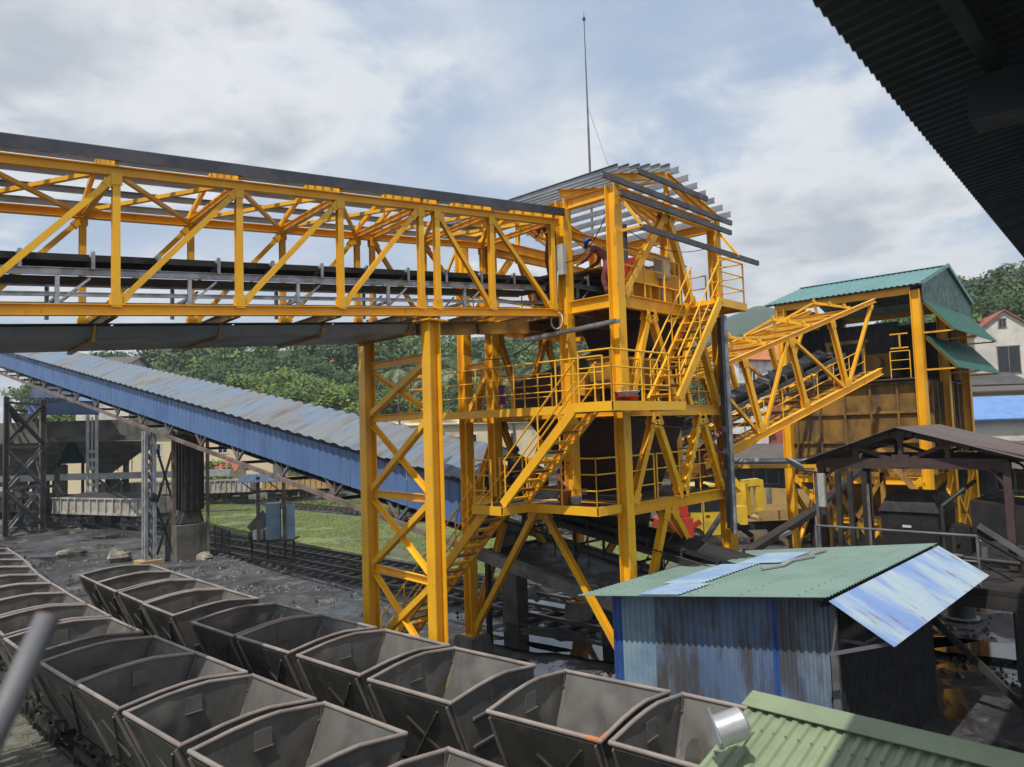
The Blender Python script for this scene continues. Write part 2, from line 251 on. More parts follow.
# ------------------------------------------------------------------ mesh helpers
def bas(d, up=V((0, 0, 1))):
    d = d.normalized(); s = d.cross(up)
    if s.length < 1e-4: s = d.cross(V((0, 1, 0)))
    s.normalize(); return d, s, s.cross(d).normalized()
class MB:
    def __init__(s): s.v = []; s.f = []; s.sm = []
    def add(s, vs, fs, smooth=False):
        o = len(s.v); s.v += [tuple(x) for x in vs]; s.f += [tuple(i+o for i in f) for f in fs]; s.sm += [smooth]*len(fs); return s
    def hexa(s, c8): return s.add(c8, [(0, 3, 2, 1), (4, 5, 6, 7), (0, 1, 5, 4), (1, 2, 6, 5), (2, 3, 7, 6), (3, 0, 4, 7)])
    def box(s, a, b):
        x0, y0, z0 = min(a[0], b[0]), min(a[1], b[1]), min(a[2], b[2]); x1, y1, z1 = max(a[0], b[0]), max(a[1], b[1]), max(a[2], b[2])
        return s.hexa([(x0, y0, z0), (x1, y0, z0), (x1, y1, z0), (x0, y1, z0), (x0, y0, z1), (x1, y0, z1), (x1, y1, z1), (x0, y1, z1)])
    def bar(s, A, B, w, h, up=V((0, 0, 1)), ow=0.0, oh=0.0):
        A = V(A); B = V(B); d, sd_, u_ = bas(B-A, up); c = []
        for P in (A, B):
            P = P + sd_*ow + u_*oh
            c += [P - sd_*w/2 - u_*h/2, P + sd_*w/2 - u_*h/2, P + sd_*w/2 + u_*h/2, P - sd_*w/2 + u_*h/2]
        return s.add(c, [(0, 1, 2, 3), (7, 6, 5, 4), (0, 4, 5, 1), (1, 5, 6, 2), (2, 6, 7, 3), (3, 7, 4, 0)])
    def hsec(s, A, B, w, h, up=V((0, 0, 1)), t=0.014):      # flanges w wide, h apart along up
        s.bar(A, B, w, t, up, 0, h/2-t/2); s.bar(A, B, w, t, up, 0, -h/2+t/2); return s.bar(A, B, t, h-2*t-0.002, up)
    def chan(s, A, B, w, h, up=V((0, 0, 1)), t=0.012, side=1):
        s.bar(A, B, t, h, up, side*(w/2-t/2)); s.bar(A, B, w-t-.002, t, up, -side*t/2, h/2-t/2); return s.bar(A, B, w-t-.002, t, up, -side*t/2, -h/2+t/2)
    def angle(s, A, B, w, up=V((0, 0, 1)), t=0.010):
        s.bar(A, B, w, t, up, 0, -w/2+t/2); return s.bar(A, B, t, w-t-.001, up, -w/2+t/2, t/2)
    def tube(s, A, B, r, n=8, r2=None, caps=True):
        A = V(A); B = V(B); r2 = r if r2 is None else r2; d, a, b = bas(B-A); vs = []
        for P, q in ((A, r), (B, r2)):
            for i in range(n): vs.append(P + (a*cos(2*pi*i/n) + b*sin(2*pi*i/n))*q)
        s.add(vs, [(i, (i+1) % n, n+(i+1) % n, n+i) for i in range(n)], True)
        if caps: s.add(vs, [tuple(range(n-1, -1, -1)), tuple(range(n, 2*n))])
        return s
    def pipe(s, pts, r, n=8):
        for a, b in zip(pts, pts[1:]): s.tube(a, b, r, n)
        return s
    def plate(s, pts, th, nrm=None):
        pts = [V(p) for p in pts]
        n = nrm or (pts[1]-pts[0]).cross(pts[2]-pts[1]).normalized(); k = len(pts)
        vs = [p + n*th/2 for p in pts] + [p - n*th/2 for p in pts]
        return s.add(vs, [tuple(range(k)), tuple(range(2*k-1, k-1, -1))] + [(i, k+i, k+(i+1) % k, (i+1) % k) for i in range(k)])
    def lathe(s, c, prof, n=16, ax=None):
        c = V(c); vs = []
        for r, z in prof:
            for i in range(n):
                a = 2*pi*i/n; vs.append(c + V((r*cos(a), r*sin(a), z)))
        m = len(prof); fs = [(j*n+i, j*n+(i+1) % n, (j+1)*n+(i+1) % n, (j+1)*n+i) for j in range(m-1) for i in range(n)]
        return s.add(vs, fs, True)
    def corr(s, P, Lv, Wv, pitch, amp, nrm=None, trap=True, th=0.0):
        """corrugated sheet: ribs run along Lv, repeat along Wv"""
        P = V(P); Lv = V(Lv); Wv = V(Wv); n = (Lv.cross(Wv)).normalized() if nrm is None else V(nrm)
        cnt = max(1, int(round(Wv.length/pitch))); prof = []
        sh = ((0, 0), (.35, 0), (.5, 1), (.85, 1)) if trap else tuple((k/6, .5+.5*sin(2*pi*k/6)) for k in range(6))
        for i in range(cnt):
            for a, b in sh: prof.append(((i+a)/cnt, b))
        prof.append((1.0, sh[0][1])); vs = []
        for e in (0, 1):
            for a, b in prof: vs.append(P + Lv*e + Wv*a + n*(b*amp))
        k = len(prof)
        s.add(vs, [(i, i+1, k+i+1, k+i) for i in range(k-1)], not trap)
        if th:
            vs2 = [q - n*th for q in vs]
            s.add(vs2, [(k+i, k+i+1, i+1, i) for i in range(k-1)], not trap)
            o = vs + vs2; s.add(o, [(i+1, i, 2*k+i, 2*k+i+1) for i in range(k-1)] + [(k+i, k+i+1, 3*k+i+1, 3*k+i) for i in range(k-1)])
        return s
    def build(s, name, m, parent=None, origin=None):
        me = bpy.data.meshes.new(name)
        o_ = parent_world(parent) if parent is not None else (V(origin) if origin is not None else V((0, 0, 0)))
        me.from_pydata([(x-o_.x, y-o_.y, z-o_.z) for x, y, z in s.v], [], s.f)
        me.polygons.foreach_set('use_smooth', s.sm); me.materials.append(m); me.update()
        ob = bpy.data.objects.new(name, me); COL.objects.link(ob)
        if parent is not None: ob.parent = parent
        else: ob.location = o_
        return ob
def parent_world(p):
    o = V((0, 0, 0))
    while p is not None: o += p.location; p = p.parent
    return o
def tag(o, label=None, cat=None, group=None, kind=None):
    if label: o['label'] = label
    if cat: o['category'] = cat
    if group: o['group'] = group
    if kind: o['kind'] = kind
    return o
def thing(name, loc, label, cat, group=None):
    o = bpy.data.objects.new(name, None); COL.objects.link(o); o.location = V(loc); o.empty_display_size = .2
    return tag(o, label, cat, group)
def copy_tree(o, parent=None):
    c = o.copy(); COL.objects.link(c); c.parent = parent
    for ch in o.children: copy_tree(ch, c)
    return c
def flag(o, hide): pass

# ------------------------------------------------------------------ ground, puddles, hills
g = MB(); S_ = 1600
xs = sorted(set([-S_, -400, -120, -60] + [x for x in range(-40, 71, 2)] + [90, 140, 250, 500, S_])); ys = xs
idx = {}
for j, y in enumerate(ys):
    for i, x in enumerate(xs):
        z = 0.0
        if -40 < x < 70 and -40 < y < 70:
            z = 0.10*(mnoise.noise(V((x*.16, y*.16, 3)))) - 0.06
            if -12 < x < -3: z = -0.07
        idx[(i, j)] = len(g.v); g.v.append((x, y, z))
for j in range(len(ys)-1):
    for i in range(len(xs)-1): g.f.append((idx[(i, j)], idx[(i+1, j)], idx[(i+1, j+1)], idx[(i, j+1)])); g.sm.append(True)
tag(g.build('ground', GROUND), kind='structure')
def blob_sheet(name, m, cx, cy, rx, ry, z, rot=0, seed=0, n=40, kind='structure', jag=0.35):
    b = MB(); vs = [(cx, cy, z)]
    for i in range(n):
        a = 2*pi*i/n; k = 1 + jag*mnoise.noise(V((cos(a)*1.7+seed, sin(a)*1.7, seed*1.3))) + jag*.5*mnoise.noise(V((cos(a)*5+seed, sin(a)*5, seed)))
        x, y = rx*k*cos(a), ry*k*sin(a); vs.append((cx + x*cos(rot)-y*sin(rot), cy + x*sin(rot)+y*cos(rot), z))
    b.add(vs, [(0, 1+i, 1+(i+1) % n) for i in range(n)])
    return tag(b.build(name, m), kind=kind)
p = gnd(552, 600); blob_sheet('water', WATER, p.x, p.y, 1.9, 3.0, 0.055, 0.1, 1, jag=.6)
p = gnd(610, 655); blob_sheet('water', WATER, p.x-.2, p.y+1.0, .55, 2.6, 0.045, 0.1, 2)
p = gnd(530, 648); blob_sheet('water', WATER, p.x, p.y, .35, 1.2, 0.045, 0.2, 3)
p = gnd(985, 650); blob_sheet('water', WATER, p.x, p.y, .8, 1.6, 0.045, 0.2, 4)
p = gnd(925, 645); blob_sheet('water', WATER, p.x, p.y, .5, 1.3, 0.045, 0.9, 5)
def gravel_strip(name, m, x0, x1, y0, y1, z):
    b = MB(); n = 60; vs = []
    for i in range(n+1):
        y = y0 + (y1-y0)*i/n
        vs.append((x0 + .5*mnoise.noise(V((y*.5, 1, 0))), y, z)); vs.append((x1 + .6*mnoise.noise(V((y*.45, 7, 0))), y, z))
    b.add(vs, [(2*i, 2*i+1, 2*i+3, 2*i+2) for i in range(n)]); return tag(b.build(name, m), kind='structure')
gravel_strip('ballast_bed', GRAV, -8.0, -2.6, -12, 14, 0.050)
gravel_strip('mossy_ballast_bed', GRAVY, -13.5, -8.3, -12, 30, 0.050)
gravel_strip('mossy_ballast_bed', GRAVY, -8.1, -5.0, 12.5, 24, 0.056)

def stones(n, x0, x1, y0, y1, s0, s1, m, seed, thr, name='gravel'):
    rnd = random.Random(seed); b = MB(); k = 0
    while k < n:
        k += 1; x = rnd.uniform(x0, x1); y = rnd.uniform(y0, y1)
        if mnoise.noise(V((x*.45, y*.45, seed))) < thr: continue
        s_ = s0*(s1/s0)**(rnd.random()**2); z = -.01
        if not -12 < x < -3: z = 0.10*(mnoise.noise(V((x*.16, y*.16, 3)))) - 0.06
        else: z = .045
        if -13.4 < x <= -12: z = .045
        a = rnd.uniform(0, 6.28); c_, q_ = cos(a)*s_, sin(a)*s_; e_h = s_*rnd.uniform(.4, .9)
        b.add([(x+c_, y+q_, z-.02), (x-q_*.8, y+c_*.8, z-.02), (x-c_*.9, y-q_*.9, z-.02), (x+q_*.7, y-c_*.7, z-.02), (x+c_*.25, y+q_*.3, z+e_h)], [(0, 1, 4), (1, 2, 4), (2, 3, 4), (3, 0, 4)])
    return tag(b.build(name, m), kind='stuff')
stones(9000, -4.9, -2.4, -5, 14, .02, .09, ROCKG, 31, -.6); stones(9000, -2.4, 7, -5, 30, .025, .12, ROCKG, 32, .12); stones(16000, -14, -9.3, -8, 12, .02, .07, ROCKG, 33, -.7)
stones(6000, -8, 9, 8, 34, .04, .20, COALL, 34, .05, 'loose_coal'); stones(3000, 6, 16, -9, 2, .04, .18, COALL, 35, -.1, 'loose_coal')

# ------------------------------------------------------------------ railway tracks
def track(label, u, v0, v1, group, gauge=0.9, sl=True, step=.75, dx=0.0):
    """dx: sideways drift of the line per metre"""
    r = thing('railway_track', (u, (v0+v1)/2, 0), label, 'railway track', group)
    P = lambda v, o, z: V((u + o + dx*(v-v0), v, z))
    for s_ in (-1, 1):
        b = MB(); b.bar(P(v0, s_*gauge/2, .165), P(v1, s_*gauge/2, .165), .065, .03); b.bar(P(v0, s_*gauge/2, .12), P(v1, s_*gauge/2, .12), .02, .06); b.bar(P(v0, s_*gauge/2, .085), P(v1, s_*gauge/2, .085), .11, .012)
        b.build('rail', RAILM, r)
    n = int((v1-v0)/step)
    for i in range(min(n, 100)):
        v = v0 + step*(i+.5) + random.uniform(-.04, .04)
        b = MB(); b.box((u+dx*(v-v0)-.78, v-.11, -.03), (u+dx*(v-v0)+.78, v+.11, .062)); b.build('sleeper', SLEEP, r)
    return r
TG = 'railway tracks through the coal yard'
track('railway track under the nearest row of empty mine cars', -8.75, -9, 33, TG)
track('railway track under the mine cars beside the yellow trestle', -5.75, -9, 22, TG)
track('railway track between the blue box hut and the grass', 4.3, 3, 62, TG, gauge=1.0)
track('railway track along the near edge of the grass strip', 6.6, 3, 62, TG, gauge=1.0)
track('railway track carrying the far grey freight wagons', 19.5, 14, 76, TG, gauge=1.0)

TURF = mat('turf', (0.15, 0.185, 0.06), 0.95, col2=(0.10, 0.105, 0.07), sc1=0.35, lo=.45, hi=.62, dirt=(0.06, 0.06, 0.055), dsc=1.2, damt=.6, bump=.4, bsc=12)
b = MB(); b.box((8.0, 6, -.2), (17.6, 62, .015)); tag(b.build('turf', TURF), kind='structure')
# grass: blades in patches between the tracks
def grass_patch(x0, x1, y0, y1, n, h, m, seedv, thr=0.0, z0=0.0):
    rnd = random.Random(seedv); b = MB(); k = 0
    while k < n:
        x = rnd.uniform(x0, x1); y = rnd.uniform(y0, y1); k += 1
        if mnoise.noise(V((x*.28, y*.28, seedv))) + .4*mnoise.noise(V((x*1.1, y*1.1, seedv))) < thr: continue
        a = rnd.uniform(0, pi); w = h*rnd.uniform(.25, .6); hh = h*rnd.uniform(.5, 1.3); dx, dy = cos(a)*w, sin(a)*w; lx, ly = rnd.uniform(-.5, .5)*h, rnd.uniform(-.5, .5)*h
        b.add([(x-dx, y-dy, z0), (x+dx, y+dy, z0), (x+lx+dx*.3, y+ly+dy*.3, z0+hh)], [(0, 1, 2)])
    return tag(b.build('grass', m), kind='stuff')
grass_patch(8.2, 17.5, 8, 60, 80000, .07, GRASSM, 3, -.32)
grass_patch(5.2, 5.9, 3, 50, 2500, .10, GRASSM, 5, -.05)
grass_patch(-13, -9.5, -7, 6, 16000, .07, GRASSM, 11, -.1, .05)
grass_patch(-7.4, -4.6, 13.5, 23, 12000, .08, GRASSM, 12, -.05, .05)
grass_patch(20.5, 25, 10, 60, 9000, .22, GRASSM, 14, .05)

# ------------------------------------------------------------------ foliage
def leaf_quads(b, c, r, n, size, rnd, flat=.75):
    for _ in range(n):
        d = V((rnd.gauss(0, 1), rnd.gauss(0, 1), rnd.gauss(0, 1)*flat)).normalized()*r*(rnd.random()**.45)
        p_ = V(c) + V((d.x, d.y, d.z*flat)); a = V((rnd.gauss(0, 1), rnd.gauss(0, 1), rnd.gauss(0, .5))).normalized(); q = a.orthogonal().normalized()
        q = (q + V((rnd.gauss(0, .5), rnd.gauss(0, .5), rnd.gauss(0, .5)))).normalized(); s1 = size*rnd.uniform(.6, 1.3); s2 = s1*.6
        b.add([p_-a*s1, p_-q*s2, p_+a*s1, p_+q*s2], [(0, 1, 2, 3)])
def make_tree(loc, h, r, m, label, seed, group, leaf=.35, clumps=34, per=46, name='broadleaf_tree'):
    rnd = random.Random(seed); t = thing(name, loc, label, 'tree', group); L0 = V(loc)
    tr = MB(); top = L0 + V((rnd.uniform(-.3, .3), rnd.uniform(-.3, .3), h*.62)); tr.tube(L0, L0+(top-L0)*.5, .05*h*.5, 7, .035*h*.5); tr.tube(L0+(top-L0)*.5, top, .035*h*.5, 7, .012*h*.5)
    cr = MB(); cs = []
    for i in range(clumps):
        a = rnd.uniform(0, 2*pi); e = rnd.uniform(-.75, 1); rad = r*sqrt(max(.05, 1-e*e*.8))*rnd.uniform(.35, 1.0)
        c = L0 + V((cos(a)*rad, sin(a)*rad, h*.66 + e*h*.32)); cs.append(c)
        leaf_quads(cr, c, r*rnd.uniform(.22, .40), per, leaf, rnd)
    for c in cs[:9]: tr.tube(L0 + (top-L0)*rnd.uniform(.4, .9), c, .016*h*.5, 5, .006*h*.5)
    tr.build('trunk', BARK, t); cr.build('crown', m, t); return t
def make_palm(loc, h, label, seed, group):
    rnd = random.Random(seed); t = thing('palm_tree', loc, label, 'palm tree', group); L0 = V(loc); tr = MB(); P_ = L0
    for i in range(6):
        Q = L0 + V((.12*i*rnd.uniform(.2, 1), .08*i, h*(i+1)/6)); tr.tube(P_, Q, .17-.012*i, 7, .16-.012*i); P_ = Q
    cr = MB()
    for i in range(30):
        a = rnd.uniform(0, 2*pi); el = rnd.uniform(-.3, 1.1); Lf = rnd.uniform(2.6, 3.8); prev = V(P_); d = V((cos(a)*cos(el), sin(a)*cos(el), sin(el)))
        for k in range(7):
            nx = prev + d*Lf/7; d = (d + V((0, 0, -.20))).normalized(); s_ = d.cross(V((0, 0, 1))).normalized()
            w = .75*sin(pi*(k+1.2)/9)
            for sg in (-1, 1):
                for q in (0, .33, .66):
                    m_ = prev.lerp(nx, q); cr.add([m_, m_+d*.10, m_ + s_*sg*w + V((0, 0, -.16)) + d*.22], [(0, 1, 2)])
            prev = nx
    tr.build('trunk', BARK, t); cr.build('crown', PALM, t); return t

# hills
def hill(name, m, pts, nseg, prof, kind='structure'):
    """pts: list of (x_img, y_ridge_img, depth): ridge line of a hill"""
    b = MB(); vs = []; rows = len(prof)
    ridge = []
    for i in range(nseg+1):
        s_ = i/nseg*(len(pts)-1); k = min(int(s_), len(pts)-2); f_ = s_-k; f2 = f_*f_*(3-2*f_)
        a, c = pts[k], pts[k+1]; x = a[0]+(c[0]-a[0])*f_; y = a[1]+(c[1]-a[1])*f2; D = a[2]+(c[2]-a[2])*f_
        ridge.append(at(x, y + 3*mnoise.noise(V((x*.03, D*.1, 0))), D))
    for r_ in ridge:
        rad = V((r_.x-CAM.x, r_.y-CAM.y, 0)).normalized()
        for (dd, hz) in prof: vs.append((r_.x + rad.x*dd*r_.z, r_.y + rad.y*dd*r_.z, r_.z*hz + (2.0*mnoise.noise(V((r_.x*.05+dd, r_.y*.05, dd))) if 0 < hz < 1 else 0) - (.5 if hz == 0 else 0)))
    b.add(vs, [(i*rows+j, i*rows+j+1, (i+1)*rows+j+1, (i+1)*rows+j) for i in range(nseg) for j in range(rows-1)], True)
    return tag(b.build(name, m), kind=kind), ridge
PROF = [(-2.6, 0), (-2.0, .18), (-1.4, .45), (-.8, .74), (-.3, .94), (0, 1), (.6, .85), (1.6, .3), (2.4, 0)]
h1, ridge1 = hill('hill', HILLM, [(20, 385, 175), (120, 366, 170), (200, 354, 165), (290, 350, 160), (370, 344, 165), (440, 345, 180), (500, 352, 190), (560, 338, 200), (640, 342, 210), (720, 348, 220), (800, 352, 220)], 60, PROF)
h2, ridge2 = hill('mountain', FARH, [(330, 372, 700), (420, 352, 680), (480, 338, 650), (560, 322, 640), (650, 330, 640), (715, 320, 620), (760, 306, 600), (790, 309, 600), (840, 330, 600), (900, 338, 600), (960, 345, 600)], 70, PROF)
h3, ridge3 = hill('hill', HILLM, [(880, 330, 170), (920, 318, 160), (960, 296, 150), (1000, 289, 145), (1050, 285, 140), (1150, 280, 130), (1300, 300, 120)], 40, PROF)
def cover_wood(ridge, n, size, m, seed, lo=.1):
    rnd = random.Random(seed); b = MB(); K = len(ridge)-1
    for _ in range(n):
        s_ = rnd.random()*K; k = min(int(s_), K-1); r_ = ridge[k].lerp(ridge[k+1], s_-k); rad = V((r_.x-CAM.x, r_.y-CAM.y, 0)).normalized()
        q = rnd.random(); dd = -2.4*(1-q); hz = 0
        for (d0, h0), (d1, h1_) in zip(PROF, PROF[1:]):
            if d0 <= dd <= d1: hz = h0 + (h1_-h0)*(dd-d0)/(d1-d0); break
        R1 = size*rnd.uniform(.65, 1.45); c = V((r_.x + rad.x*dd*r_.z, r_.y + rad.y*dd*r_.z, r_.z*hz + R1*rnd.uniform(-.1, .5)))
        for _k in range(rnd.randint(5, 8)):
            a = rnd.uniform(0, 2*pi); q2 = rnd.uniform(.25, .75)*R1; cc = c + V((cos(a)*q2, sin(a)*q2, rnd.uniform(-.1, .55)*R1)); rr = R1*rnd.uniform(.35, .6)
            for _j in range(34):
                d = V((rnd.gauss(0, 1), rnd.gauss(0, 1), rnd.gauss(.25, 1))).normalized(); p_ = cc + V((d.x, d.y, d.z*.8))*rr*rnd.uniform(.85, 1.08)
                a1 = d.orthogonal().normalized(); a1 = (a1 + d.cross(a1)*rnd.uniform(-1.5, 1.5)).normalized(); a2 = d.cross(a1).normalized()*.6 + d*rnd.uniform(-.35, .35); sz = R1*rnd.uniform(.08, .15)
                b.add([p_-a1*sz, p_-a2*sz, p_+a1*sz, p_+a2*sz], [(0, 1, 2, 3)])
    return tag(b.build('wood_canopy', m), 'dense wood covering the green hillside', kind='stuff')
cover_wood(ridge1, 420, 3.2, LEAFD, 21); cover_wood(ridge1, 300, 3.0, LEAFM, 22); cover_wood(ridge1, 110, 2.8, LEAFL, 25)
cover_wood(ridge3, 260, 3.2, LEAFD, 23); cover_wood(ridge3, 160, 3.0, LEAFM, 24)
HT = 'trees at the foot of the hill'
tspec = [(172, 384, 112, 5.0, LEAFM), (198, 372, 118, 5.2, LEAFD), (222, 364, 116, 5.4, LEAFD), (250, 374, 108, 4.6, LEAFM), (262, 358, 124, 5.6, LEAFD), (285, 372, 104, 5.2, LEAFL), (310, 376, 100, 5.0, LEAFM),
         (318, 358, 126, 5.6, LEAFD), (338, 386, 98, 4.2, LEAFL), (352, 374, 112, 5.0, LEAFD), (385, 392, 110, 4.2, LEAFM), (402, 378, 128, 4.6, LEAFD), (432, 388, 118, 4.2, LEAFM), (470, 384, 120, 4.4, LEAFD), (508, 388, 118, 4.2, LEAFD), (560, 352, 108, 5.2, LEAFM), (590, 356, 106, 5.0, LEAFD), (632, 366, 106, 5.0, LEAFD), (660, 372, 104, 4.4, LEAFM)]
tl = ['yellow-green leafy tree left of the wooded slope, just over the blue conveyor roof', 'dark leafy tree beside the yellow-green one above the blue roof', 'dark round tree near the left end of the hillside wood', 'mid green low tree in front of the hillside wood, left part',
      'tall dark tree high in the middle of the wooded slope', 'bright green rounded tree in front of the slope, left of the tan house', 'full mid green tree right of the bright rounded one', 'tall dark tree behind the tan house on the slope',
      'bright green small tree beside the yellow trestle leg', 'dark tree partly behind the back leg of the yellow trestle', 'mid green tree seen between the two trestle legs', 'dark tree higher up between the two trestle legs',
      'mid green tree right of the front trestle leg', 'dark tree between the tower columns above the cream building', 'dark tree over the cream building, right part', 'mid green tree behind the walkway railings of the tower',
      'dark tree behind the blue water bottle', 'dark tree behind the near corner column of the tower', 'mid green tree behind the upper stair of the tower']
for i, (x, y, D, r_, m_) in enumerate(tspec):
    top = at(x, y, D); make_tree((top.x, top.y, 0), top.z, r_, m_, tl[i], 100+i, HT, leaf=.27, clumps=56, per=80)
PG = 'palm trees beyond the tower'
pl = ['palm tree between the two legs of the yellow trestle', 'palm tree just right of the front trestle leg', 'palm tree left of the first tower column', 'palm tree between the two left tower columns', 'palm tree right of the second tower column', 'palm tree just left of the dark maroon enclosure', 'palm tree behind the blue water bottle, left one', 'palm tree behind the blue water bottle, right one']
for i, (x, y, D) in enumerate([(398, 362, 92), (424, 374, 90), (448, 360, 96), (480, 352, 96), (512, 372, 92), (536, 362, 94), (592, 342, 86), (604, 356, 84)]):
    top = at(x, y, D); make_palm((top.x, top.y, 0), top.z-1, pl[i], 200+i, PG)
rt = [(948, 312, 92, 4.5, LEAFM), (975, 296, 98, 5.4, LEAFD), (1006, 292, 96, 5.4, LEAFD), (1030, 300, 90, 5.0, LEAFD), (1018, 340, 88, 3.2, LEAFM)]
rl = ['mid green tree just right of the green gabled roof', 'dark tree above the red roof of the white house', 'tall dark tree behind the right part of the white house', 'dark tree at the right edge above the white house', 'small leafy tree on the right side of the white house']
for i, (x, y, D, r_, m_) in enumerate(rt):
    top = at(x, y, D); make_tree((top.x, top.y, 0), top.z, r_, m_, rl[i], 300+i, 'trees around the white house', leaf=.25, clumps=54, per=80)
top = at(217, 462, 74); make_tree((top.x, top.y, 0), top.z, 1.9, LEAFL, 'small bright round tree behind the dark conveyor pier', 333, None, leaf=.2, clumps=26, per=40)
sb = gnd(990, 500); p = at(1000, 432, 60)
make_tree((p.x, p.y, 0), p.z, 2.2, LEAFD, 'sparse dark shrub below the light blue roof at the right', 334, None, leaf=.2, clumps=22, per=24, name='shrub')

# ------------------------------------------------------------------ distant buildings
def facing_box(b, c, wdir, w, dpt, z0, z1):
    """box centred at c; wdir horizontal unit along its width"""
    a = V((wdir.x, wdir.y, 0)).normalized(); q = V((-a.y, a.x, 0)); c = V((c.x, c.y, 0))
    cs = [c - a*w/2 - q*dpt/2, c + a*w/2 - q*dpt/2, c + a*w/2 + q*dpt/2, c - a*w/2 + q*dpt/2]
    return b.hexa([p_ + V((0, 0, z0)) for p_ in cs] + [p_ + V((0, 0, z1)) for p_ in cs])
def house(name, label, cat, c, wdir, w, dpt, h, rise, wallm, roofm, wins=(), over=.4, hip=False, group=None, gable_front=False, door=None):
    c = V((c.x, c.y, 0)); a = V((wdir.x, wdir.y, 0)).normalized(); q = V((-a.y, a.x, 0))
    if q.dot(V((CAM.x-c.x, CAM.y-c.y, 0))) > 0: q = -q       # q points away from the camera
    t = thing(name, c, label, cat, group)
    b = MB(); facing_box(b, c, a, w, dpt, 0, h)
    rr = MB()
    P = lambda x, y, z: c + a*x + q*y + V((0, 0, z))
    if gable_front:
        b.plate([P(-w/2, -dpt/2+.1, h), P(w/2, -dpt/2+.1, h), P(0, -dpt/2+.1, h+rise-.1)], .18)
        b.plate([P(-w/2, dpt/2-.1, h), P(w/2, dpt/2-.1, h), P(0, dpt/2-.1, h+rise-.1)], .18)
        for s_ in (-1, 1): rr.plate([P(s_*(w/2+over), -dpt/2-over, h-.1), P(s_*(w/2+over), dpt/2+over, h-.1), P(0, dpt/2+over, h+rise), P(0, -dpt/2-over, h+rise)], .14)
    else:
        e = dpt/2*.9 if hip else -over
        if not hip:
            for s_ in (-1, 1): b.plate([P(s_*(w/2-.1), -dpt/2, h), P(s_*(w/2-.1), dpt/2, h), P(s_*(w/2-.1), 0, h+rise-.1)], .18)
        for s_ in (-1, 1): rr.plate([P(-w/2-over, s_*(dpt/2+over), h-.1), P(w/2+over, s_*(dpt/2+over), h-.1), P(w/2-e, 0, h+rise), P(-w/2+e, 0, h+rise)], .14)
        if hip:
            for s_ in (-1, 1): rr.plate([P(s_*(w/2+over), -dpt/2-over, h-.1), P(s_*(w/2+over), dpt/2+over, h-.1), P(s_*(w/2-e), 0, h+rise)], .14)
    b.build('wall', wallm, t); rr.build('roof', roofm, t)
    for (x, z, ww, hh) in wins:
        f_ = MB(); f_.bar(P(x-ww/2-.1, -dpt/2-.03, z), P(x+ww/2+.1, -dpt/2-.03, z), .1, .12); f_.bar(P(x-ww/2-.1, -dpt/2-.03, z+hh), P(x+ww/2+.1, -dpt/2-.03, z+hh), .1, .12)
        for sx in (-1, 0, 1): f_.bar(P(x+sx*ww/2, -dpt/2-.03, z+.06), P(x+sx*ww/2, -dpt/2-.03, z+hh-.06), .09, .08, up=q)
        wo_ = f_.build('window', WHITE if wallm is not HOUSEW else RUSTY, t)
        g_ = MB(); g_.plate([P(x-ww/2, -dpt/2-.012, z), P(x+ww/2, -dpt/2-.012, z), P(x+ww/2, -dpt/2-.012, z+hh), P(x-ww/2, -dpt/2-.012, z+hh)], .02); g_.build('pane', GLASS, wo_)
    return t
E2 = V((wd(1, 0, 0).x, wd(1, 0, 0).y, 0))    # across the view
def at0(x, D): p_ = at(x, 430, D); return V((p_.x, p_.y, 0))
house('cream_building', 'two storey cream building seen between the tower columns', 'building', at0(462, 97), E2, 21, 9, 7.0, 1.2, CREAM, CREAM,
      wins=[(x, z, 1.1, 1.7) for z in (3.9,) for x in (-7.5, -3.0, 1.6, 6.4)] + [(x, .8, 1.1, 1.7) for x in (-7.5, -3.0, 1.6, 6.4)], over=.5)
house('long_low_building', 'long low cream building beyond the far railway wagons', 'building', at0(178, 92), E2, 26, 7, 7.0, .6, CREAM, DROOF, wins=[(x, 4.3, 1.1, 1.4) for x in (-9, -5, -1, 3, 7)], over=.5)
house('roadside_building', 'cream building with small windows at the left edge behind the lattice tower', 'building', at0(8, 92), E2, 18, 7, 3.6, .8, CREAM, DROOF, wins=[(x, 1.0, 1.6, 1.4) for x in (-1, 2, 5)], over=.4)
house('tan_house', 'small tan house with orange roof among trees on the slope', 'house', at0(342, 150), E2, 4.5, 4, 20.5, 1.6, HOUSEW, OTILE, wins=[(0, 17.5, 1, 1.2)])
house('red_roofed_hut', 'low hut with red roof behind the small bright tree', 'hut', at0(222, 84), E2, 4, 4, 2.4, 1.0, CREAM, TILE)
house('pale_blue_house', 'pale blue house with orange tiled roof left of the green roof', 'house', at0(757, 88), wd(.88, .48, 0), 10, 5, 13.2, 2.2, WHITE, OTILE, wins=[(-3, 10.6, 1, 1.4), (0, 10.6, 1, 1.4), (3, 10.6, 1, 1.4)], over=.5)
house('red_brick_house', 'dull red house end behind the inclined yellow truss', 'house', at0(768, 84), E2, 3, 4, 9.3, .8, TILE, TILE)
house('white_tiled_house', 'white house front glimpsed through the inclined yellow truss', 'house', at0(738, 82), E2, 5, 5, 9.5, .8, WHITE, DROOF, wins=[(1, 7.4, 1, 1.2)])
t = house('white_house', 'white two storey house with red tiled gable roof and shuttered window', 'house', at0(1000, 88), wd(.95, -.32, 0), 6.2, 9, 15.3, 2.6, HOUSEW, TILE, wins=[(.2, 10.6, 2.2, 3.1), (-.2, 15.9, .7, 1.0)], gable_front=True, over=.35)
house('old_roofed_house', 'low ochre house with old dark roof below the white house', 'house', at0(972, 72), wd(.97, .0, 0), 7, 6, 8.8, 1.2, OCHRE, DROOF, over=.5)
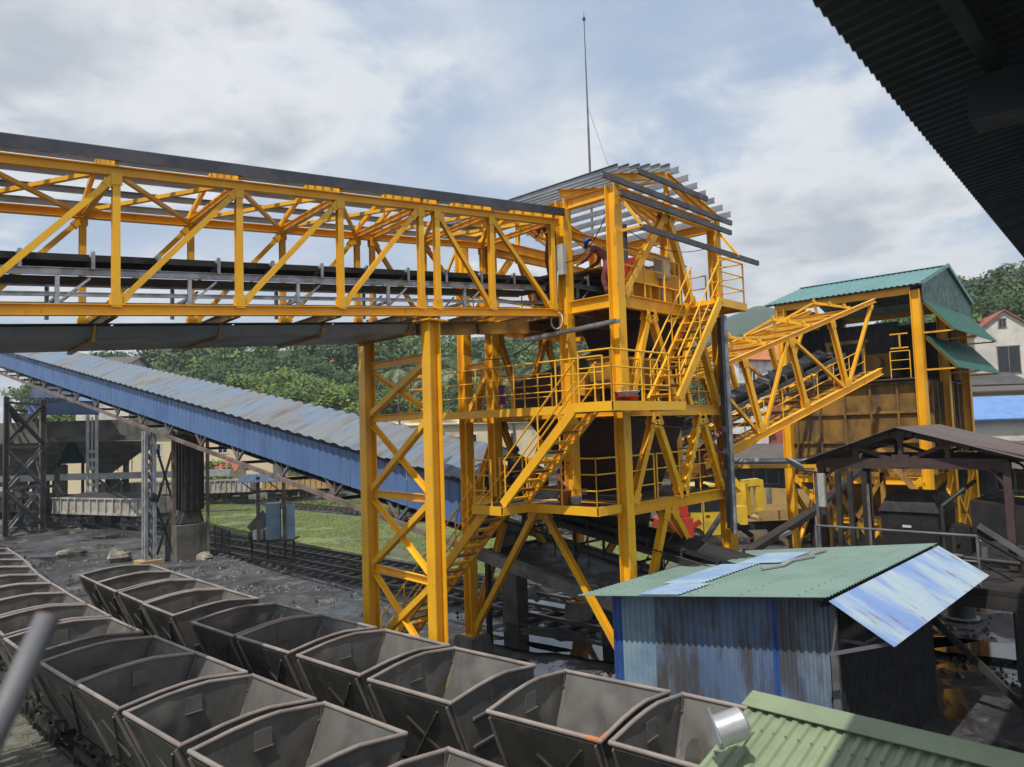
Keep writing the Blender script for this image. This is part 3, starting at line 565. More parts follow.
house('ochre_annex', 'long ochre wall building under a thin brown roof at the right', 'building', at0(1010, 62), wd(.97, -.1, 0), 16, 5, 7.9, .4, OCHRE, BRROOF, over=.5)
house('blue_roofed_shed', 'low shed with a light blue sheet roof at the right edge', 'shed', at0(1010, 52), wd(.98, -.15, 0), 12, 6, 5.7, 1.5, HOUSEW, LBROOF, over=.6)
house('hilltop_tiled_house', 'dark roofed house top peeping over the old conveyor gallery', 'house', at0(112, 128), E2, 9, 6, 19.5, 1.4, HOUSEW, BRROOF, over=.8)

# long low workshop behind the truck: ochre lower band, dark boards above, dull roof
t = thing('workshop', (28, 2, 0), 'long workshop with dark boarded upper wall and ochre lower wall', 'workshop')
b = MB(); b.box((28, -30, 0), (34, 16, 2.1)); b.build('lower_wall', OCHRE, t)
b = MB(); b.box((28.1, -30, 2.1), (33.9, 16, 3.45)); b.build('upper_wall', DWOOD, t)
b = MB(); b.corr((27.3, -30.5, 3.42), (4.0, 0, 1.15), (0, 47, 0), .4, .03, th=.03); b.corr((35.0, -30.5, 3.42), (-3.7, 0, 1.15), (0, 47, 0), .4, .03, th=.03); b.build('roof', BRROOF, t)
for i in range(11):
    y = -28 + i*4.1; b = MB(); b.box((28.06, y, 2.3), (28.12, y+1.6, 3.3)); w_ = b.build('window', GREYST, t)
    b = MB(); b.box((28.03, y+.1, 2.4), (28.055, y+.75, 3.2)); b.box((28.03, y+.85, 2.4), (28.055, y+1.5, 3.2)); b.build('pane', GLASS, w_)
for i in range(9):
    b = MB(); y = -27 + i*5.2; b.box((27.86, y, 0), (27.99, y+.25, 2.09)); b.build('pilaster', CONC, t)

# ------------------------------------------------------------------ yellow transfer tower
TA, TB = 4.656, 5.154
ZL, ZM, ZU, ZR = 4.27, 6.49, 9.02, 11.51
tower = thing('transfer_tower', (TA/2, TB/2, 0), 'tall yellow steel transfer tower with three railed decks and bare roof purlins', 'tower')
X_, Y_, Z_ = V((1, 0, 0)), V((0, 1, 0)), V((0, 0, 1))
def column(x, y, z0, z1, par, w=.27, h=.27, up=X_, m=None, name='column'):
    b = MB(); b.hsec((x, y, z0), (x, y, z1), w, h, up, t=.022); return b.build(name, m or YEL, par)
for x in (0, TA):
    for y, full in ((0, 1), (1.487, 0), (4.06, 0), (TB, 1)):
        c = column(x, y, .55 if full else ZL, ZR if full or x == 0 else ZR, tower, up=Y_)
        if full:
            b = MB(); b.box((x-.22, y-.22, .55), (x+.22, y+.22, .58)); b.build('base_plate', YEL, c)
            b = MB(); b.hexa([(x-.42, y-.42, -.2), (x+.42, y-.42, -.2), (x+.42, y+.42, -.2), (x-.42, y+.42, -.2), (x-.33, y-.33, .548), (x+.33, y-.33, .548), (x+.33, y+.33, .548), (x-.33, y+.33, .548)]); b.build('footing', CONC, tower)
def beam(A, B, par, h=.28, w=.16, m=None, name='beam'):
    b = MB(); b.hsec(A, B, w, h, t=.018); return b.build(name, m or YEL, par)
def brace(A, B, par, w=.15, h=.12, m=None, up=None, name='brace'):
    b = MB(); A = V(A); B = V(B); d = (B-A).normalized(); b.hsec(A, B, w, h, up or Z_, t=.014)
    if (B-A).length > 1.2:
        gl, gw = (.24, .10) if w > .13 else (.15, .045)
        for P_, q_ in ((A, d), (B, -d)):
            for s_ in (-1, 1): b.bar(P_-q_*.05, P_+q_*gl, w+gw, .010, up or Z_, 0, s_*(h/2+.007))
            if w > .13:
                for o1 in (-.07, .07):
                    for o2 in (.05, .14): b.bar(P_+q_*o2, P_+q_*(o2+.028), .028, .02, up or Z_, o1, -(h/2+.02)); b.bar(P_+q_*o2, P_+q_*(o2+.028), .028, .02, up or Z_, o1, (h/2+.02))
    return b.build(name, m or YEL, par)
e = .16
for z, hh in ((ZL-.14, .26), (ZM-.14, .26), (ZU-.16, .30), (ZR-.14, .26)):
    for y in (0, TB): beam((e, y, z), (TA-e, y, z), tower, hh)
    for x in (0, TA):
        for a, c in ((0, 1.487), (1.487, 4.06), (4.06, TB)): beam((x, a+e, z), (x, c-e, z), tower, hh)
for z in (ZM-.14, ZU-.16):
    for y in (1.487, 4.06): beam((e, y, z), (TA-e, y, z), tower, .24, m=YELD)
beam((TA/2, e, ZU-.18), (TA/2, TB-e, ZU-.18), tower, .22, m=YELD)
beam((0.02, 4.06, 10.75), (TA, 4.06, 10.75), tower, .2); beam((0.02, 1.6, 10.75), (TA, 1.6, 10.75), tower, .2)
# W bracing of the right face and its twin at the back
for y in (0, TB):
    for (u0, z0, u1, z1) in ((.30, ZL+.02, 1.26, ZM-.3), (2.32, ZL+.02, 1.36, ZM-.3), (2.44, ZL+.02, 3.40, ZM-.3), (4.42, ZL+.02, 3.50, ZM-.3),
                             (.34, ZM+.02, 1.22, ZU-.34), (2.3, ZM+.02, 1.34, ZU-.34), (2.42, ZM+.02, 3.36, ZU-.34), (4.4, ZM+.02, 3.46, ZU-.34),
                             (.25, ZU+.02, 2.16, ZR-.28), (3.3, ZU+.02, 2.3, ZR-.28), (.12, .72, 1.62, ZL-.3), (4.5, .72, 1.86, ZL-.3)):
        brace((u0, y, z0), (u1, y, z1), tower, .16, .16, up=Y_)
for x in (0, TA):
    brace((x, TB-.12, .70), (x, 2.70, ZL-.3), tower, .15, .13, up=X_); brace((x, .12, .70), (x, 2.44, ZL-.3), tower, .15, .13, up=X_)
    b = MB(); b.plate([(x-.012, 2.9, ZL-.28), (x-.012, 2.25, ZL-.28), (x-.012, 2.42, ZL-.5), (x-.012, 2.75, ZL-.5)], .016, X_); b.build('gusset', YEL, tower)
for (a, c) in ((4.2, 4.95), ): brace((0.0, 5.0, 10.4), (0.0, 4.2, 9.3), tower, .1, .1, up=X_)
brace((TA, 1.65, ZM+.1), (TA, 2.7, ZU-.4), tower, .15, .15, up=X_); brace((TA, 3.9, ZM+.1), (TA, 2.85, ZU-.4), tower, .15, .15, up=X_)
brace((0, 4.2, ZM+1.1), (0, 5.0, ZM+.05), tower, .12, .12, up=X_)
beam((0, 4.2, ZM+1.22), (0, 5.0, ZM+1.22), tower, .2)
# decks
def deck(x0, x1, y0, y1, z, fas, par=tower, th=.02):
    b = MB(); b.box((x0+.01, y0+.01, z-th), (x1-.01, y1-.01, z)); d = b.build('deck', DECK, par)
    for s_, A, B in (('x0', (x0, y0, 0), (x0, y1, 0)), ('x1', (x1, y0, 0), (x1, y1, 0)), ('y0', (x0, y0, 0), (x1, y0, 0)), ('y1', (x0, y1, 0), (x1, y1, 0))):
        if s_ in fas:
            b = MB(); b.chan(V(A)+V((0, 0, z-.085)), V(B)+V((0, 0, z-.085)), .07, .19, side={'x0': -1, 'x1': 1, 'y0': 1, 'y1': -1}[s_]); b.build('fascia', YEL, d)
    return d
deck(-1.0, -.17, .02, 1.98, ZL, ('x0', 'y0')); deck(-1.9, -.17, 2.0, 2.95, ZL, ('x0', 'y0', 'y1')); deck(.16, TA-.16, .14, 3.9, ZL+.012, ())
deck(-1.86, -.17, -1.1, -.15, ZM, ('x0', 'y1')); deck(-.165, .85, -1.1, -.16, ZM, ('x1',)); deck(-.82, -.17, -.14, 6.6, ZM, ('x0', 'y1')); deck(.16, TA-.16, .14, TB-.16, ZM+.012, ())
b = MB(); b.chan((-1.86, -1.1, ZM-.085), (.85, -1.1, ZM-.085), .07, .19, side=1); b.build('fascia', YEL, tower)
deck(.16, TA-.16, .14, TB-.16, ZU+.012, ()); deck(2.75, 4.1, -1.1, -.16, ZU, ('x1', 'y0', 'x0'))
# railings
def railing(pts, z, par, h=1.05, r=.021, m=None, step=1.1, mid=2, name='railing', z2=None):
    """pts in plan; z2: height of the last point for a sloped rail"""
    b = MB(); P_ = [V((p[0], p[1], z)) for p in pts]
    if z2 is not None: P_[-1].z = z2
    for k in range(mid+1): 
        hh = h*(k+1)/(mid+1); b.pipe([p_+Z_*hh for p_ in P_], r if k == mid else r*.8, 6)
    for a, c in zip(P_, P_[1:]):
        n = max(1, int(round((c-a).length/step)))
        for i in range(n+1):
            q = a.lerp(c, i/n); b.tube(q, q+Z_*h, r, 6)
    return b.build(name, m or YEL, par)
railing([(-.97, 2.0), (-.97, .05), (-.2, .05)], ZL, tower, step=.95)
railing([(-1.87, 2.9), (-1.87, 2.35)], ZL, tower); railing([(-1.0, 2.92), (-.2, 2.92)], ZL, tower); 
railing([(.1, -.0), (1.2, 0)], ZL, tower, step=1.0); railing([(1.4, .05), (4.4, .05)], ZL, tower, step=1.0); railing([(TA, .3), (TA, 4.8)], ZL, tower, step=1.1)
railing([(-1.83, -.25), (-1.83, -1.07), (.3, -1.07)], ZM, tower, step=1.0); railing([(-.8, -.1), (-.8, 6.55), (-.2, 6.55)], ZM, tower, step=1.3)
railing([(.3, -.02), (1.5, -.02)], ZM, tower, step=.6); railing([(1.4, 0.02), (4.5, .02)], ZM, tower, step=1.0); railing([(TA, .3), (TA, 4.9)], ZM, tower, step=1.1); railing([(.4, TB), (4.4, TB)], ZM, tower, step=1.1)
railing([(-.05, 2.0), (-.05, 3.8)], ZM, tower, step=.5, h=.85)
railing([(2.0, -.02), (2.72, -.02)], ZU, tower, step=.7); railing([(.3, .0), (2.0, .0)], ZU, tower, step=.9); railing([(4.07, -.2), (4.07, -1.07), (2.8, -1.07)], ZU, tower, step=1.3)
railing([(TA, .3), (TA, 4.9)], ZU, tower, step=1.1); railing([(.4, TB), (4.4, TB)], ZU, tower, step=1.1)
# stairs
def stair(foot, top, wdir, w, par, n, rails=(0, 1), z_ext=.0):
    foot = V(foot); top = V(top); wdir = V(wdir)*w; d = top-foot
    st = bpy.data.objects.new('stair', None); COL.objects.link(st); st.parent = par; st.location = foot - parent_world(par)
    for k in (0, 1):
        b = MB(); b.chan(foot+wdir*k, top+wdir*k, .07, .20, side=1 if k == 0 else -1); b.build('stringer', YEL, st)
    hd = V((d.x, d.y, 0)).normalized()
    for i in range(n):
        q = foot + d*((i+.6)/n); b = MB(); a = q + wdir*.03; c = q + wdir*.97
        b.bar(a, c, .22, .022, ow=0); b.bar(a, c, .02, .05, ow=0, oh=-.035); b.build('tread', YELD if i % 2 else YEL, st)
    for k in rails:
        o = wdir*k; b = MB(); b.pipe([foot+o+Z_*.92+d*.02, top+o+Z_*.95], .021, 6); b.pipe([foot+o+Z_*.5+d*.02, top+o+Z_*.5], .017, 6)
        m_ = max(2, int(d.length/1.3))
        for i in range(m_+1): q = foot+o+d*(.04+.94*i/m_); b.tube(q, q+Z_*.92, .019, 6)
        b.build('handrail', YEL, st)
    return st
stair((-1.78, 6.95, .02), (-1.78, 2.6, ZL-.08), X_, .72, tower, 19)
stair((-1.78, 2.08, ZL+.05), (-1.78, -.12, ZM-.06), X_, .72, tower, 10)
stair((.62, -1.1, ZM+.06), (2.74, -1.1, ZU-.04), Y_, .75, tower, 11)
# roof frame: rafters, purlins, cladding rails
def rz(u): return 11.62 + (.62*(u+.2)/2.5 if u < 2.3 else .62*(4.95-u)/2.65)
for y in (0.0, 1.487, 4.06, TB): 
    roof = MB(); roof.hsec((-.1, y, rz(-.1)+.02), (2.3, y, rz(2.3)+.02), .12, .18); roof.hsec((2.34, y, rz(2.3)+.02), (4.95, y, rz(4.95)+.02), .12, .18)
    roof.hsec((2.32, y, ZR), (2.32, y, rz(2.3)-.08), .1, .1, X_)
    roof.bar((0.2, y, ZR-.05), (2.3, y, rz(2.3)-.1), .07, .07); roof.bar((4.4, y, ZR-.05), (2.34, y, rz(2.3)-.1), .07, .07); rf = roof.build('roof_truss', YEL, tower)
for i in range(13):
    u = -.2 + 5.35*i/12; z = rz(u) + .19
    b = MB(); b.chan((u, -.30, z), (u, 5.75, z), .05, .15, side=1 if u < 2.3 else -1, t=.008); b.build('purlin', PURL, rf)
for (u0, u1, y, z) in ((-.75, 5.2, -.27, 11.52), (-.12, 5.15, -.27, 11.24), (.62, 3.9, -.27, 11.93), (.05, 5.9, -.66, 10.42)):
    b = MB(); b.chan((u0, y, z), (u1, y, z), .07, .13, side=1, t=.010); b.build('cladding_rail', DGAL, tower)
for (u0, u1, z) in ((-.2, 5.2, 9.8), (-.1, 5.2, 10.5)):
    b = MB(); b.chan((u0, TB+.2, z), (u1, TB+.2, z), .06, .10, t=.010); b.build('cladding_rail', DGAL, tower)
for u in (0.05, TA-.05):
    b = MB(); b.bar((u, -.16, 11.2), (u, -.72, 10.42), .06, .06, up=X_); b.bar((u, -.17, 10.42), (u, -.72, 10.42), .06, .06, up=Z_); b.build('bracket', YEL, tower)
    b = MB(); b.bar((u, TB+.17, 11.2), (u, TB+.72, 10.42), .06, .06, up=X_); b.build('bracket', YEL, tower)
# chutes, drive, belt head inside the tower
def frustum(a, c, m, name, par):      # a, c: (x0,x1,y0,y1,z)
    b = MB(); b.hexa([(a[0], a[2], a[4]), (a[1], a[2], a[4]), (a[1], a[3], a[4]), (a[0], a[3], a[4]), (c[0], c[2], c[4]), (c[1], c[2], c[4]), (c[1], c[3], c[4]), (c[0], c[3], c[4])]); return b.build(name, m, par)
ch = frustum((2.4, 4.2, .75, 2.1, 6.9), (1.9, 4.3, .5, 2.6, ZU-.35), MAROON, 'transfer_chute', tower)
for z in (7.2, 7.9): 
    b = MB(); b.box((2.2, .5, z), (4.2, .57, z+.08)); b.build('rib', MAROON, ch)
frustum((1.6, 3.2, 1.1, 2.5, 4.4), (.7, 4.1, .8, 3.5, ZM-.3), MAROON, 'lower_hopper', tower)
frustum((1.8, 2.9, 1.4, 2.3, 3.1), (1.7, 3.1, 1.2, 2.4, ZL+.12), DIRTST, 'discharge_chute', tower)
b = MB(); b.hexa([(.9, 1.5, ZM+.03), (3.2, 1.5, ZM+.03), (3.2, 4.2, ZM+.03), (.9, 4.2, ZM+.03), (.9, 1.5, ZM+1.35), (3.2, 1.5, ZM+1.35), (3.2, 4.2, ZM+.75), (.9, 4.2, ZM+.75)]); b.build('enclosure', MAROON, tower)
b = MB(); b.box((.45, .35, ZM+.42), (2.1, 1.2, ZM+1.12)); b.box((.40, .30, ZM+1.12), (2.15, 1.25, ZM+1.16)); b.box((.5, .4, ZM+.03), (.62, .52, ZM+.42)); b.box((1.9, .4, ZM+.03), (2.02, .52, ZM+.42)); b.box((.5, 1.05, ZM+.03), (.62, 1.15, ZM+.42)); b.box((1.9, 1.05, ZM+.03), (2.02, 1.15, ZM+.42)); b.build('service_tank', YELD, tower)
b = MB(); b.hexa([(.1, 1.1, ZM+.25), (1.2, 1.4, ZM+.25), (1.2, 2.0, ZM+.4), (.1, 1.9, ZM+.4), (.1, 1.1, ZM+.75), (1.2, 1.4, ZM+.8), (1.2, 2.0, ZM+.95), (.1, 1.9, ZM+.9)]); b.build('side_panel', YELD, tower)
b = MB(); b.tube((2.6, 1.2, ZU+.75), (2.6, 4.2, ZU+.75), .34, 20); hp = b.build('head_pulley', RUBB, tower)
b = MB(); b.tube((2.6, .75, ZU+.75), (2.6, 1.19, ZU+.75), .06, 10); b.build('shaft', GALV, hp)
b = MB(); b.box((2.25, .35, ZU+.5), (2.95, .78, ZU+1.02)); b.tube((2.6, .36, ZU+.75), (2.6, .28, ZU+.75), .16, 14); gb = b.build('gearbox', YELD, tower)
b = MB(); b.tube((2.0, .55, ZU+.78), (1.2, .55, ZU+.78), .21, 16); b.tube((1.2, .55, ZU+.78), (1.12, .55, ZU+.78), .17, 16); b.box((1.4, .45, ZU+.95), (1.7, .62, ZU+1.12))
for k in range(8):
    a = 2*pi*k/8; b.bar((1.95, .55+.215*cos(a), ZU+.78+.215*sin(a)), (1.25, .55+.215*cos(a), ZU+.78+.215*sin(a)), .02, .02)
b.build('motor', RED, tower)
b = MB(); b.box((1.0, .3, ZU+.03), (3.2, .85, ZU+.10)); b.box((1.1, .35, ZU+.10), (1.2, .8, ZU+.56)); b.box((1.9, .35, ZU+.10), (2.0, .8, ZU+.56)); b.box((2.3, .35, ZU+.10), (2.9, .8, ZU+.50)); b.box((3.0, .3, ZU+.1), (3.1, .4, ZU+1.2)); b.box((1.0, .25, ZU+.45), (3.2, .29, ZU+.8)); b.build('drive_frame', YEL, tower)
b = MB(); b.box((1.75, 1.3, ZU+.1), (3.3, 1.36, ZU+1.15)); b.box((1.75, 4.1, ZU+.1), (3.3, 4.16, ZU+1.15)); b.box((1.75, 1.36, ZU+1.1), (3.3, 4.1, ZU+1.15)); b.build('chute_hood', YELD, tower)
for (x, y, s_) in ((2.05, -.06, 1), (3.15, .12, 1)):
    b = MB(); b.box((x, y+.15, ZU+.62), (x+.42, y+.36, ZU+1.14)); b.box((x+.16, y+.2, ZU+.03), (x+.26, y+.3, ZU+.62)); b.box((x-.02, y+.12, ZU+1.14), (x+.44, y+.38, ZU+1.17)); c_ = b.build('control_cabinet', CABI, tower)
    b = MB(); b.box((x+.03, y+.138, ZU+.66), (x+.20, y+.148, ZU+1.10)); b.box((x+.22, y+.138, ZU+.66), (x+.39, y+.148, ZU+1.10)); b.build('cabinet_door', WHITE, c_)
b = MB(); b.box((-.29, 1.3, ZU+.62), (-.17, 1.62, ZU+1.35)); b.build('switch_box', CABI, tower)
b = MB(); pts = [V((-.3, 1.45, ZU+.7))]
for k in range(26): 
    a = -pi/2 + 2*pi*k/14; 
    if k < 8: pts.append(V((-.33, 1.45+.01*k, ZU+.6-.12*k)))
    elif k < 24: pts.append(V((-.36, 1.5+.18*cos(a), ZU-.48+.2*sin(a))))
b.pipe(pts, .018, 6); b.build('coiled_hose', WHITE, tower)
b = MB(); b.tube((2.3, 1.3, ZU+1.15), (2.3, 1.3, 11.3), .07, 8); b.build('vent_pipe', DGAL, tower)
b = MB(); b.tube((4.42, -.30, 3.1), (4.42, -.30, 8.85), .085, 10); b.tube((4.42, -.30, 8.85), (4.35, -.22, 8.95), .085, 10); b.build('drain_pipe', GALV, tower)
b = MB(); b.box((4.18, -.34, 3.25), (4.32, -.22, 8.8)); b.build('cable_duct', DGAL, tower)
b = MB(); b.bar((-.30, 2.6, 8.16), (-.30, -.22, 8.30), .14, .03); b.bar((-.37, 2.6, 8.20), (-.37, -.22, 8.34), .02, .07); b.bar((-.23, 2.6, 8.20), (-.23, -.22, 8.34), .02, .07); b.build('cable_tray', GALV, tower)
b = MB(); b.bar((2.0, 1.2, 7.7), (4.4, 1.2, 7.3), .1, .5); b.bar((.2, 1.0, 8.45), (4.4, 1.0, 8.5), .12, .2); b.build('chute_support', MAROON, tower)

# mast
m_ = thing('lightning_mast', (4.7, 4.15, 12.0), 'thin tall mast standing against the sky above the tower roof', 'mast')
b = MB(); b.tube((4.7, 4.15, 9.0), (4.7, 4.15, 15.5), .045, 8, .035); b.tube((4.7, 4.15, 15.5), (4.7, 4.15, 19.0), .03, 8, .014); b.build('pole', GREYST, m_)
b = MB(); b.lathe((4.7, 4.15, 19.0), [(.012, 0), (.05, .03), (.05, .10), (.012, .16), (.006, .3)], 10); b.build('finial', GREYST, m_)
b = MB(); b.tube((4.7, 4.15, 16.2), (4.9, 2.9, 12.1), .006, 4); b.build('guy_wire', GREYST, m_)

# ------------------------------------------------------------------ yellow gallery bridge to the tower
GD = V((.9939, -.1106, 0)); GW = V((.1106, .9939, 0)); GS = .0743
G0 = V((-.3, 1.487, 0)); GZ = 8.66; GH = 2.33; GWID = 2.7
def GP(k, w, z): return G0 + GD*k + GW*w + V((0, 0, GZ + GS*k + z))
gal = thing('conveyor_gallery', GP(-6, 1.35, 0), 'long yellow truss gallery carrying a belt conveyor across the yard to the tower', 'conveyor gallery')
KA = -17.0
stations = [-.15, -2.0, -3.45, -3.85, -5.65, -7.55, -9.45, -11.35, -13.25, -15.15]
for w in (0, GWID):
    up = GW
    b = MB(); b.hsec(GP(KA, w, .08), GP(.1, w, .08), .15, .17, Z_); b.build('bottom_chord', YEL, gal)
    b = MB(); b.hsec(GP(KA, w, GH-.07), GP(.1, w, GH-.07), .14, .15, Z_); b.build('top_chord', YEL, gal)
    for k in stations: brace(GP(k, w, .17), GP(k, w, GH-.15), gal, .11, .12, up=up, name='post')
    for a, c in ((-.25, -1.95), (-2.05, -3.4)): brace(GP(a, w, .2), GP(c, w, GH-.2), gal, .09, .09, up=up, name='diagonal')
    for a, c in ((-5.6, -3.95), (-7.5, -5.7), (-9.4, -7.6), (-11.3, -9.5), (-13.2, -11.4), (-15.1, -13.3)): brace(GP(a, w, .2), GP(c, w, GH-.2), gal, .09, .09, up=up, name='diagonal')
for i, k in enumerate(stations):
    beam(GP(k, .08, .06), GP(k, GWID-.08, .06), gal, .16, .1, m=YELD, name='floor_beam'); beam(GP(k, .08, GH-.07), GP(k, GWID-.08, GH-.07), gal, .12, .1, name='roof_tie')
    if i+1 < len(stations):
        k2 = stations[i+1]
        if abs(k-k2) > 1:
            b = MB(); b.angle(GP(k-.05, .08, GH-.02), GP(k2+.05, GWID-.08, GH-.02), .07); b.angle(GP(k-.05, GWID-.08, GH-.10), GP(k2+.05, .08, GH-.10), .07); b.build('wind_brace', YEL, gal)
    b = MB(); b.bar(GP(k, -.1, GH+.05), GP(k, GWID/2, GH+.52), .07, .09); b.bar(GP(k, GWID+.1, GH+.05), GP(k, GWID/2+.05, GH+.52), .07, .09); b.build('rafter', YEL, gal)
for j, wv in enumerate((-.16, .2, .56, .92, 1.25)):
    b = MB(); z = GH + .15 + .36*(wv+.16); b.chan(GP(KA, wv, z), GP(.15, wv, z), .05, .19, side=1, t=.008); b.build('purlin', PURL if j else DGAL, gal)
for wv in (1.55, 2.0, 2.45, 2.86):
    b = MB(); z = GH + .15 + .36*(GWID+.16-wv); b.chan(GP(KA, wv, z), GP(.15, wv, z), .05, .12, side=-1, t=.008); b.build('purlin', PURL, gal)
for k0 in [KA + 1.9*i for i in range(8)]:
    b = MB(); b.corr(GP(k0, .12, -.11), GP(k0+1.86, .12, -.11)-GP(k0, .12, -.11), GW*(GWID-.24), .3, .02, th=.01); b.build('floor_sheet', GSHEET, gal)
tray = MB()
for (w0, z0_, w1, z1_) in ((.22, -.14, .34, -.31), (.34, -.31, GWID-.34, -.31), (GWID-.34, -.31, GWID-.22, -.14)):
    a0, a1 = GP(KA, w0, z0_), GP(-3.9, w0, z0_); c0, c1 = GP(KA, w1, z1_), GP(-3.9, w1, z1_)
    tray.plate([a0, a1, c1, c0], .008)
tray = tray.build('dust_tray', GTRAY, gal)
for i in range(8):
    k = -4.0 - 1.9*i; b = MB(); b.bar(GP(k, .19, -.12), GP(k, .31, -.35), .07, .03, up=GD); b.bar(GP(k, .31, -.35), GP(k, GWID-.31, -.35), .07, .04); b.bar(GP(k, GWID-.31, -.35), GP(k, GWID-.19, -.12), .07, .03, up=GD); b.build('tray_hanger', YELD, tray)
for k0 in (-2.9, -1.3): 
    b = MB(); b.box((0, 0, 0), (0, 0, 0)); b = MB(); b.bar(GP(k0-.75, .5, -.22), GP(k0+.75, .5, -.22), .12, .26); b.build('hanger', YELD, gal)
# belt conveyor inside the gallery
def belt_conv(P, L0, L1, par, pitch=1.0, w=.8, leg=.62, belt=RUBB, legm=GALV, loaded=True):
    """P(k, w, z) maps conveyor coordinates to the site"""
    for s_ in (-1, 1):
        b = MB(); b.chan(P(L0, s_*(w/2+.12), leg), P(L1, s_*(w/2+.12), leg), .05, .12, side=s_); b.build('stringer', legm, par)
        b = MB(); b.chan(P(L0, s_*(w/2+.12), leg-.36), P(L1, s_*(w/2+.12), leg-.36), .04, .07, side=s_); b.build('stringer', legm, par)
    n = max(2, int((L1-L0)/.5)); prof = [(-w/2-.03, .20), (-w/4, .05), (w/4, .05), (w/2+.03, .20)]
    vs = []
    for i in range(n+1):
        k = L0 + (L1-L0)*i/n
        for a, z in prof: vs.append(P(k, a, leg+.10+z))
        for a, z in reversed(prof): vs.append(P(k, a, leg+.085+z))
    m8 = 8; b = MB(); b.add(vs, [(i*m8+j, i*m8+(j+1) % m8, (i+1)*m8+(j+1) % m8, (i+1)*m8+j) for i in range(n) for j in range(m8)])
    for s_ in (-1, 1): b.bar(P(L0, s_*(w/2+.02), leg+.24), P(L1, s_*(w/2+.02), leg+.24), .05, .10)
    b.build('belt', belt, par)
    b = MB(); b.bar(P(L0, 0, leg-.05), P(L1, 0, leg-.05), w-.1, .015); b.build('return_belt', belt, par)
    m = int((L1-L0)/pitch)
    for i in range(min(m, 90)):
        k = L0 + pitch*(i+.5); b = MB()
        for s_ in (-1, 1):
            b.bar(P(k, s_*(w/2+.14), leg+.04), P(k, s_*(w/2+.14), leg+.33), .055, .03, up=Z_.cross(P(1, 0, 0)-P(0, 0, 0)))
            b.tube(P(k, s_*.14, leg+.11), P(k, s_*(w/2+.07), leg+.28), .045, 6)
        b.tube(P(k, -.14, leg+.10), P(k, .14, leg+.10), .045, 6); b.build('idler', legm, par)
    m = max(1, int((L1-L0)/(2*pitch)))
    for i in range(min(m, 45)):
        k = L0 + 2*pitch*(i+.5); b = MB()
        for s_ in (-1, 1):
            b.bar(P(k, s_*(w/2+.12), .0), P(k, s_*(w/2+.12), leg-.07), .06, .06, up=P(1, 0, 0)-P(0, 0, 0)); b.bar(P(k, s_*(w/2+.12), .12), P(k+.45, s_*(w/2+.12), leg-.1), .035, .035)
        b.bar(P(k, -w/2-.1, leg-.40), P(k, w/2+.1, leg-.40), .05, .05); b.build('trestle_leg', legm, par)
belt_conv(lambda k, a, z: GP(k, 1.15+a, z+.16), KA, .2, gal, pitch=.98)
belt_conv(lambda k, a, z: V((k, 2.6+a, ZU+.02+z*1.0)), 0.3, 2.3, tower, pitch=.9)
# trestle under the gallery
trs = thing('gallery_trestle', GP(-3.65, GWID/2, -8.5), 'two legged yellow trestle with crossed braces under the gallery', 'trestle')
kt = -3.65
def TP(w, z): return V((*(GP(kt, w, 0).xy), z))
zt = GZ + GS*kt - .1
for w in (0, GWID):
    b = MB(); b.hsec(TP(w, .5), TP(w, zt-.03), .29, .28, GD, t=.024); c_ = b.build('leg', YEL, trs)
    b = MB(); q = TP(w, zt-.03); b.box((q.x-.26, q.y-.26, zt-.03), (q.x+.26, q.y+.26, zt)); b.build('cap_plate', YEL, c_)
    b = MB(); b.box((q.x-.4, q.y-.4, -.3), (q.x+.4, q.y+.4, .5)); b.build('footing', CONC, trs)
    b = MB(); b.hsec(TP(w, 1.0), TP(w, 1.0), .1, .1) if False else None
zs = [7.55, 6.35, 4.65, 2.98, 1.2]
for z in zs:
    b = MB(); b.chan(TP(.16, z), TP(GWID-.16, z), .08, .16); b.build('cross_beam', YEL, trs)
for z1, z0 in zip(zs, zs[1:]):
    b = MB(); b.angle(TP(.17, z1-.1), TP(GWID-.17, z0+.1), .13); b.build('brace', YEL, trs)
    b = MB(); b.angle(TP(GWID-.17, z1-.1), TP(.17, z0+.1), .10, up=V((0, 0, 1))); b.build('brace', YEL, trs)

# ------------------------------------------------------------------ inclined truss gallery to the green-roofed bin
IA = V((7.23, 1.17, 5.01)); IB = V((15.35, -.80, 7.60)); IDv = (IB-IA); IL = IDv.length; IDn = IDv.normalized()
IW = V((-IDn.y, IDn.x, 0)).normalized(); IN = IDn.cross(IW).normalized()
if IN.z < 0: IN = -IN
def IP(k, w, z): return IA + IDn*k + IW*w + IN*z
IH, IWD = 2.72, 2.7
inc = thing('inclined_gallery', (11, 1.2, 4.0), 'open yellow inclined truss with a belt conveyor climbing to the green roofed bin', 'conveyor gallery')
for w in (0, IWD):
    b = MB(); b.hsec(IP(-2.6, w, .09), IP(IL+.1, w, .09), .17, .24, IN); b.build('bottom_chord', YEL, inc)
    b = MB(); b.hsec(IP(-1.2, w, IH-.07), IP(IL+.75, w, IH-.07), .14, .15, IN); b.build('top_chord', YEL, inc)
    for f_ in (-.02, .19, .47, .75): brace(IP(f_*IL, w, .22), IP(f_*IL, w, IH-.15), inc, .17, .16, up=IW, name='post')
    for a, c in ((.17, 0.0), (.21, .45), (.73, .49), (.77, 1.05)): brace(IP(a*IL, w, .24 if a != .77 else .24), IP(c*IL, w, IH-.2), inc, .10, .10, up=IW, name='diagonal')
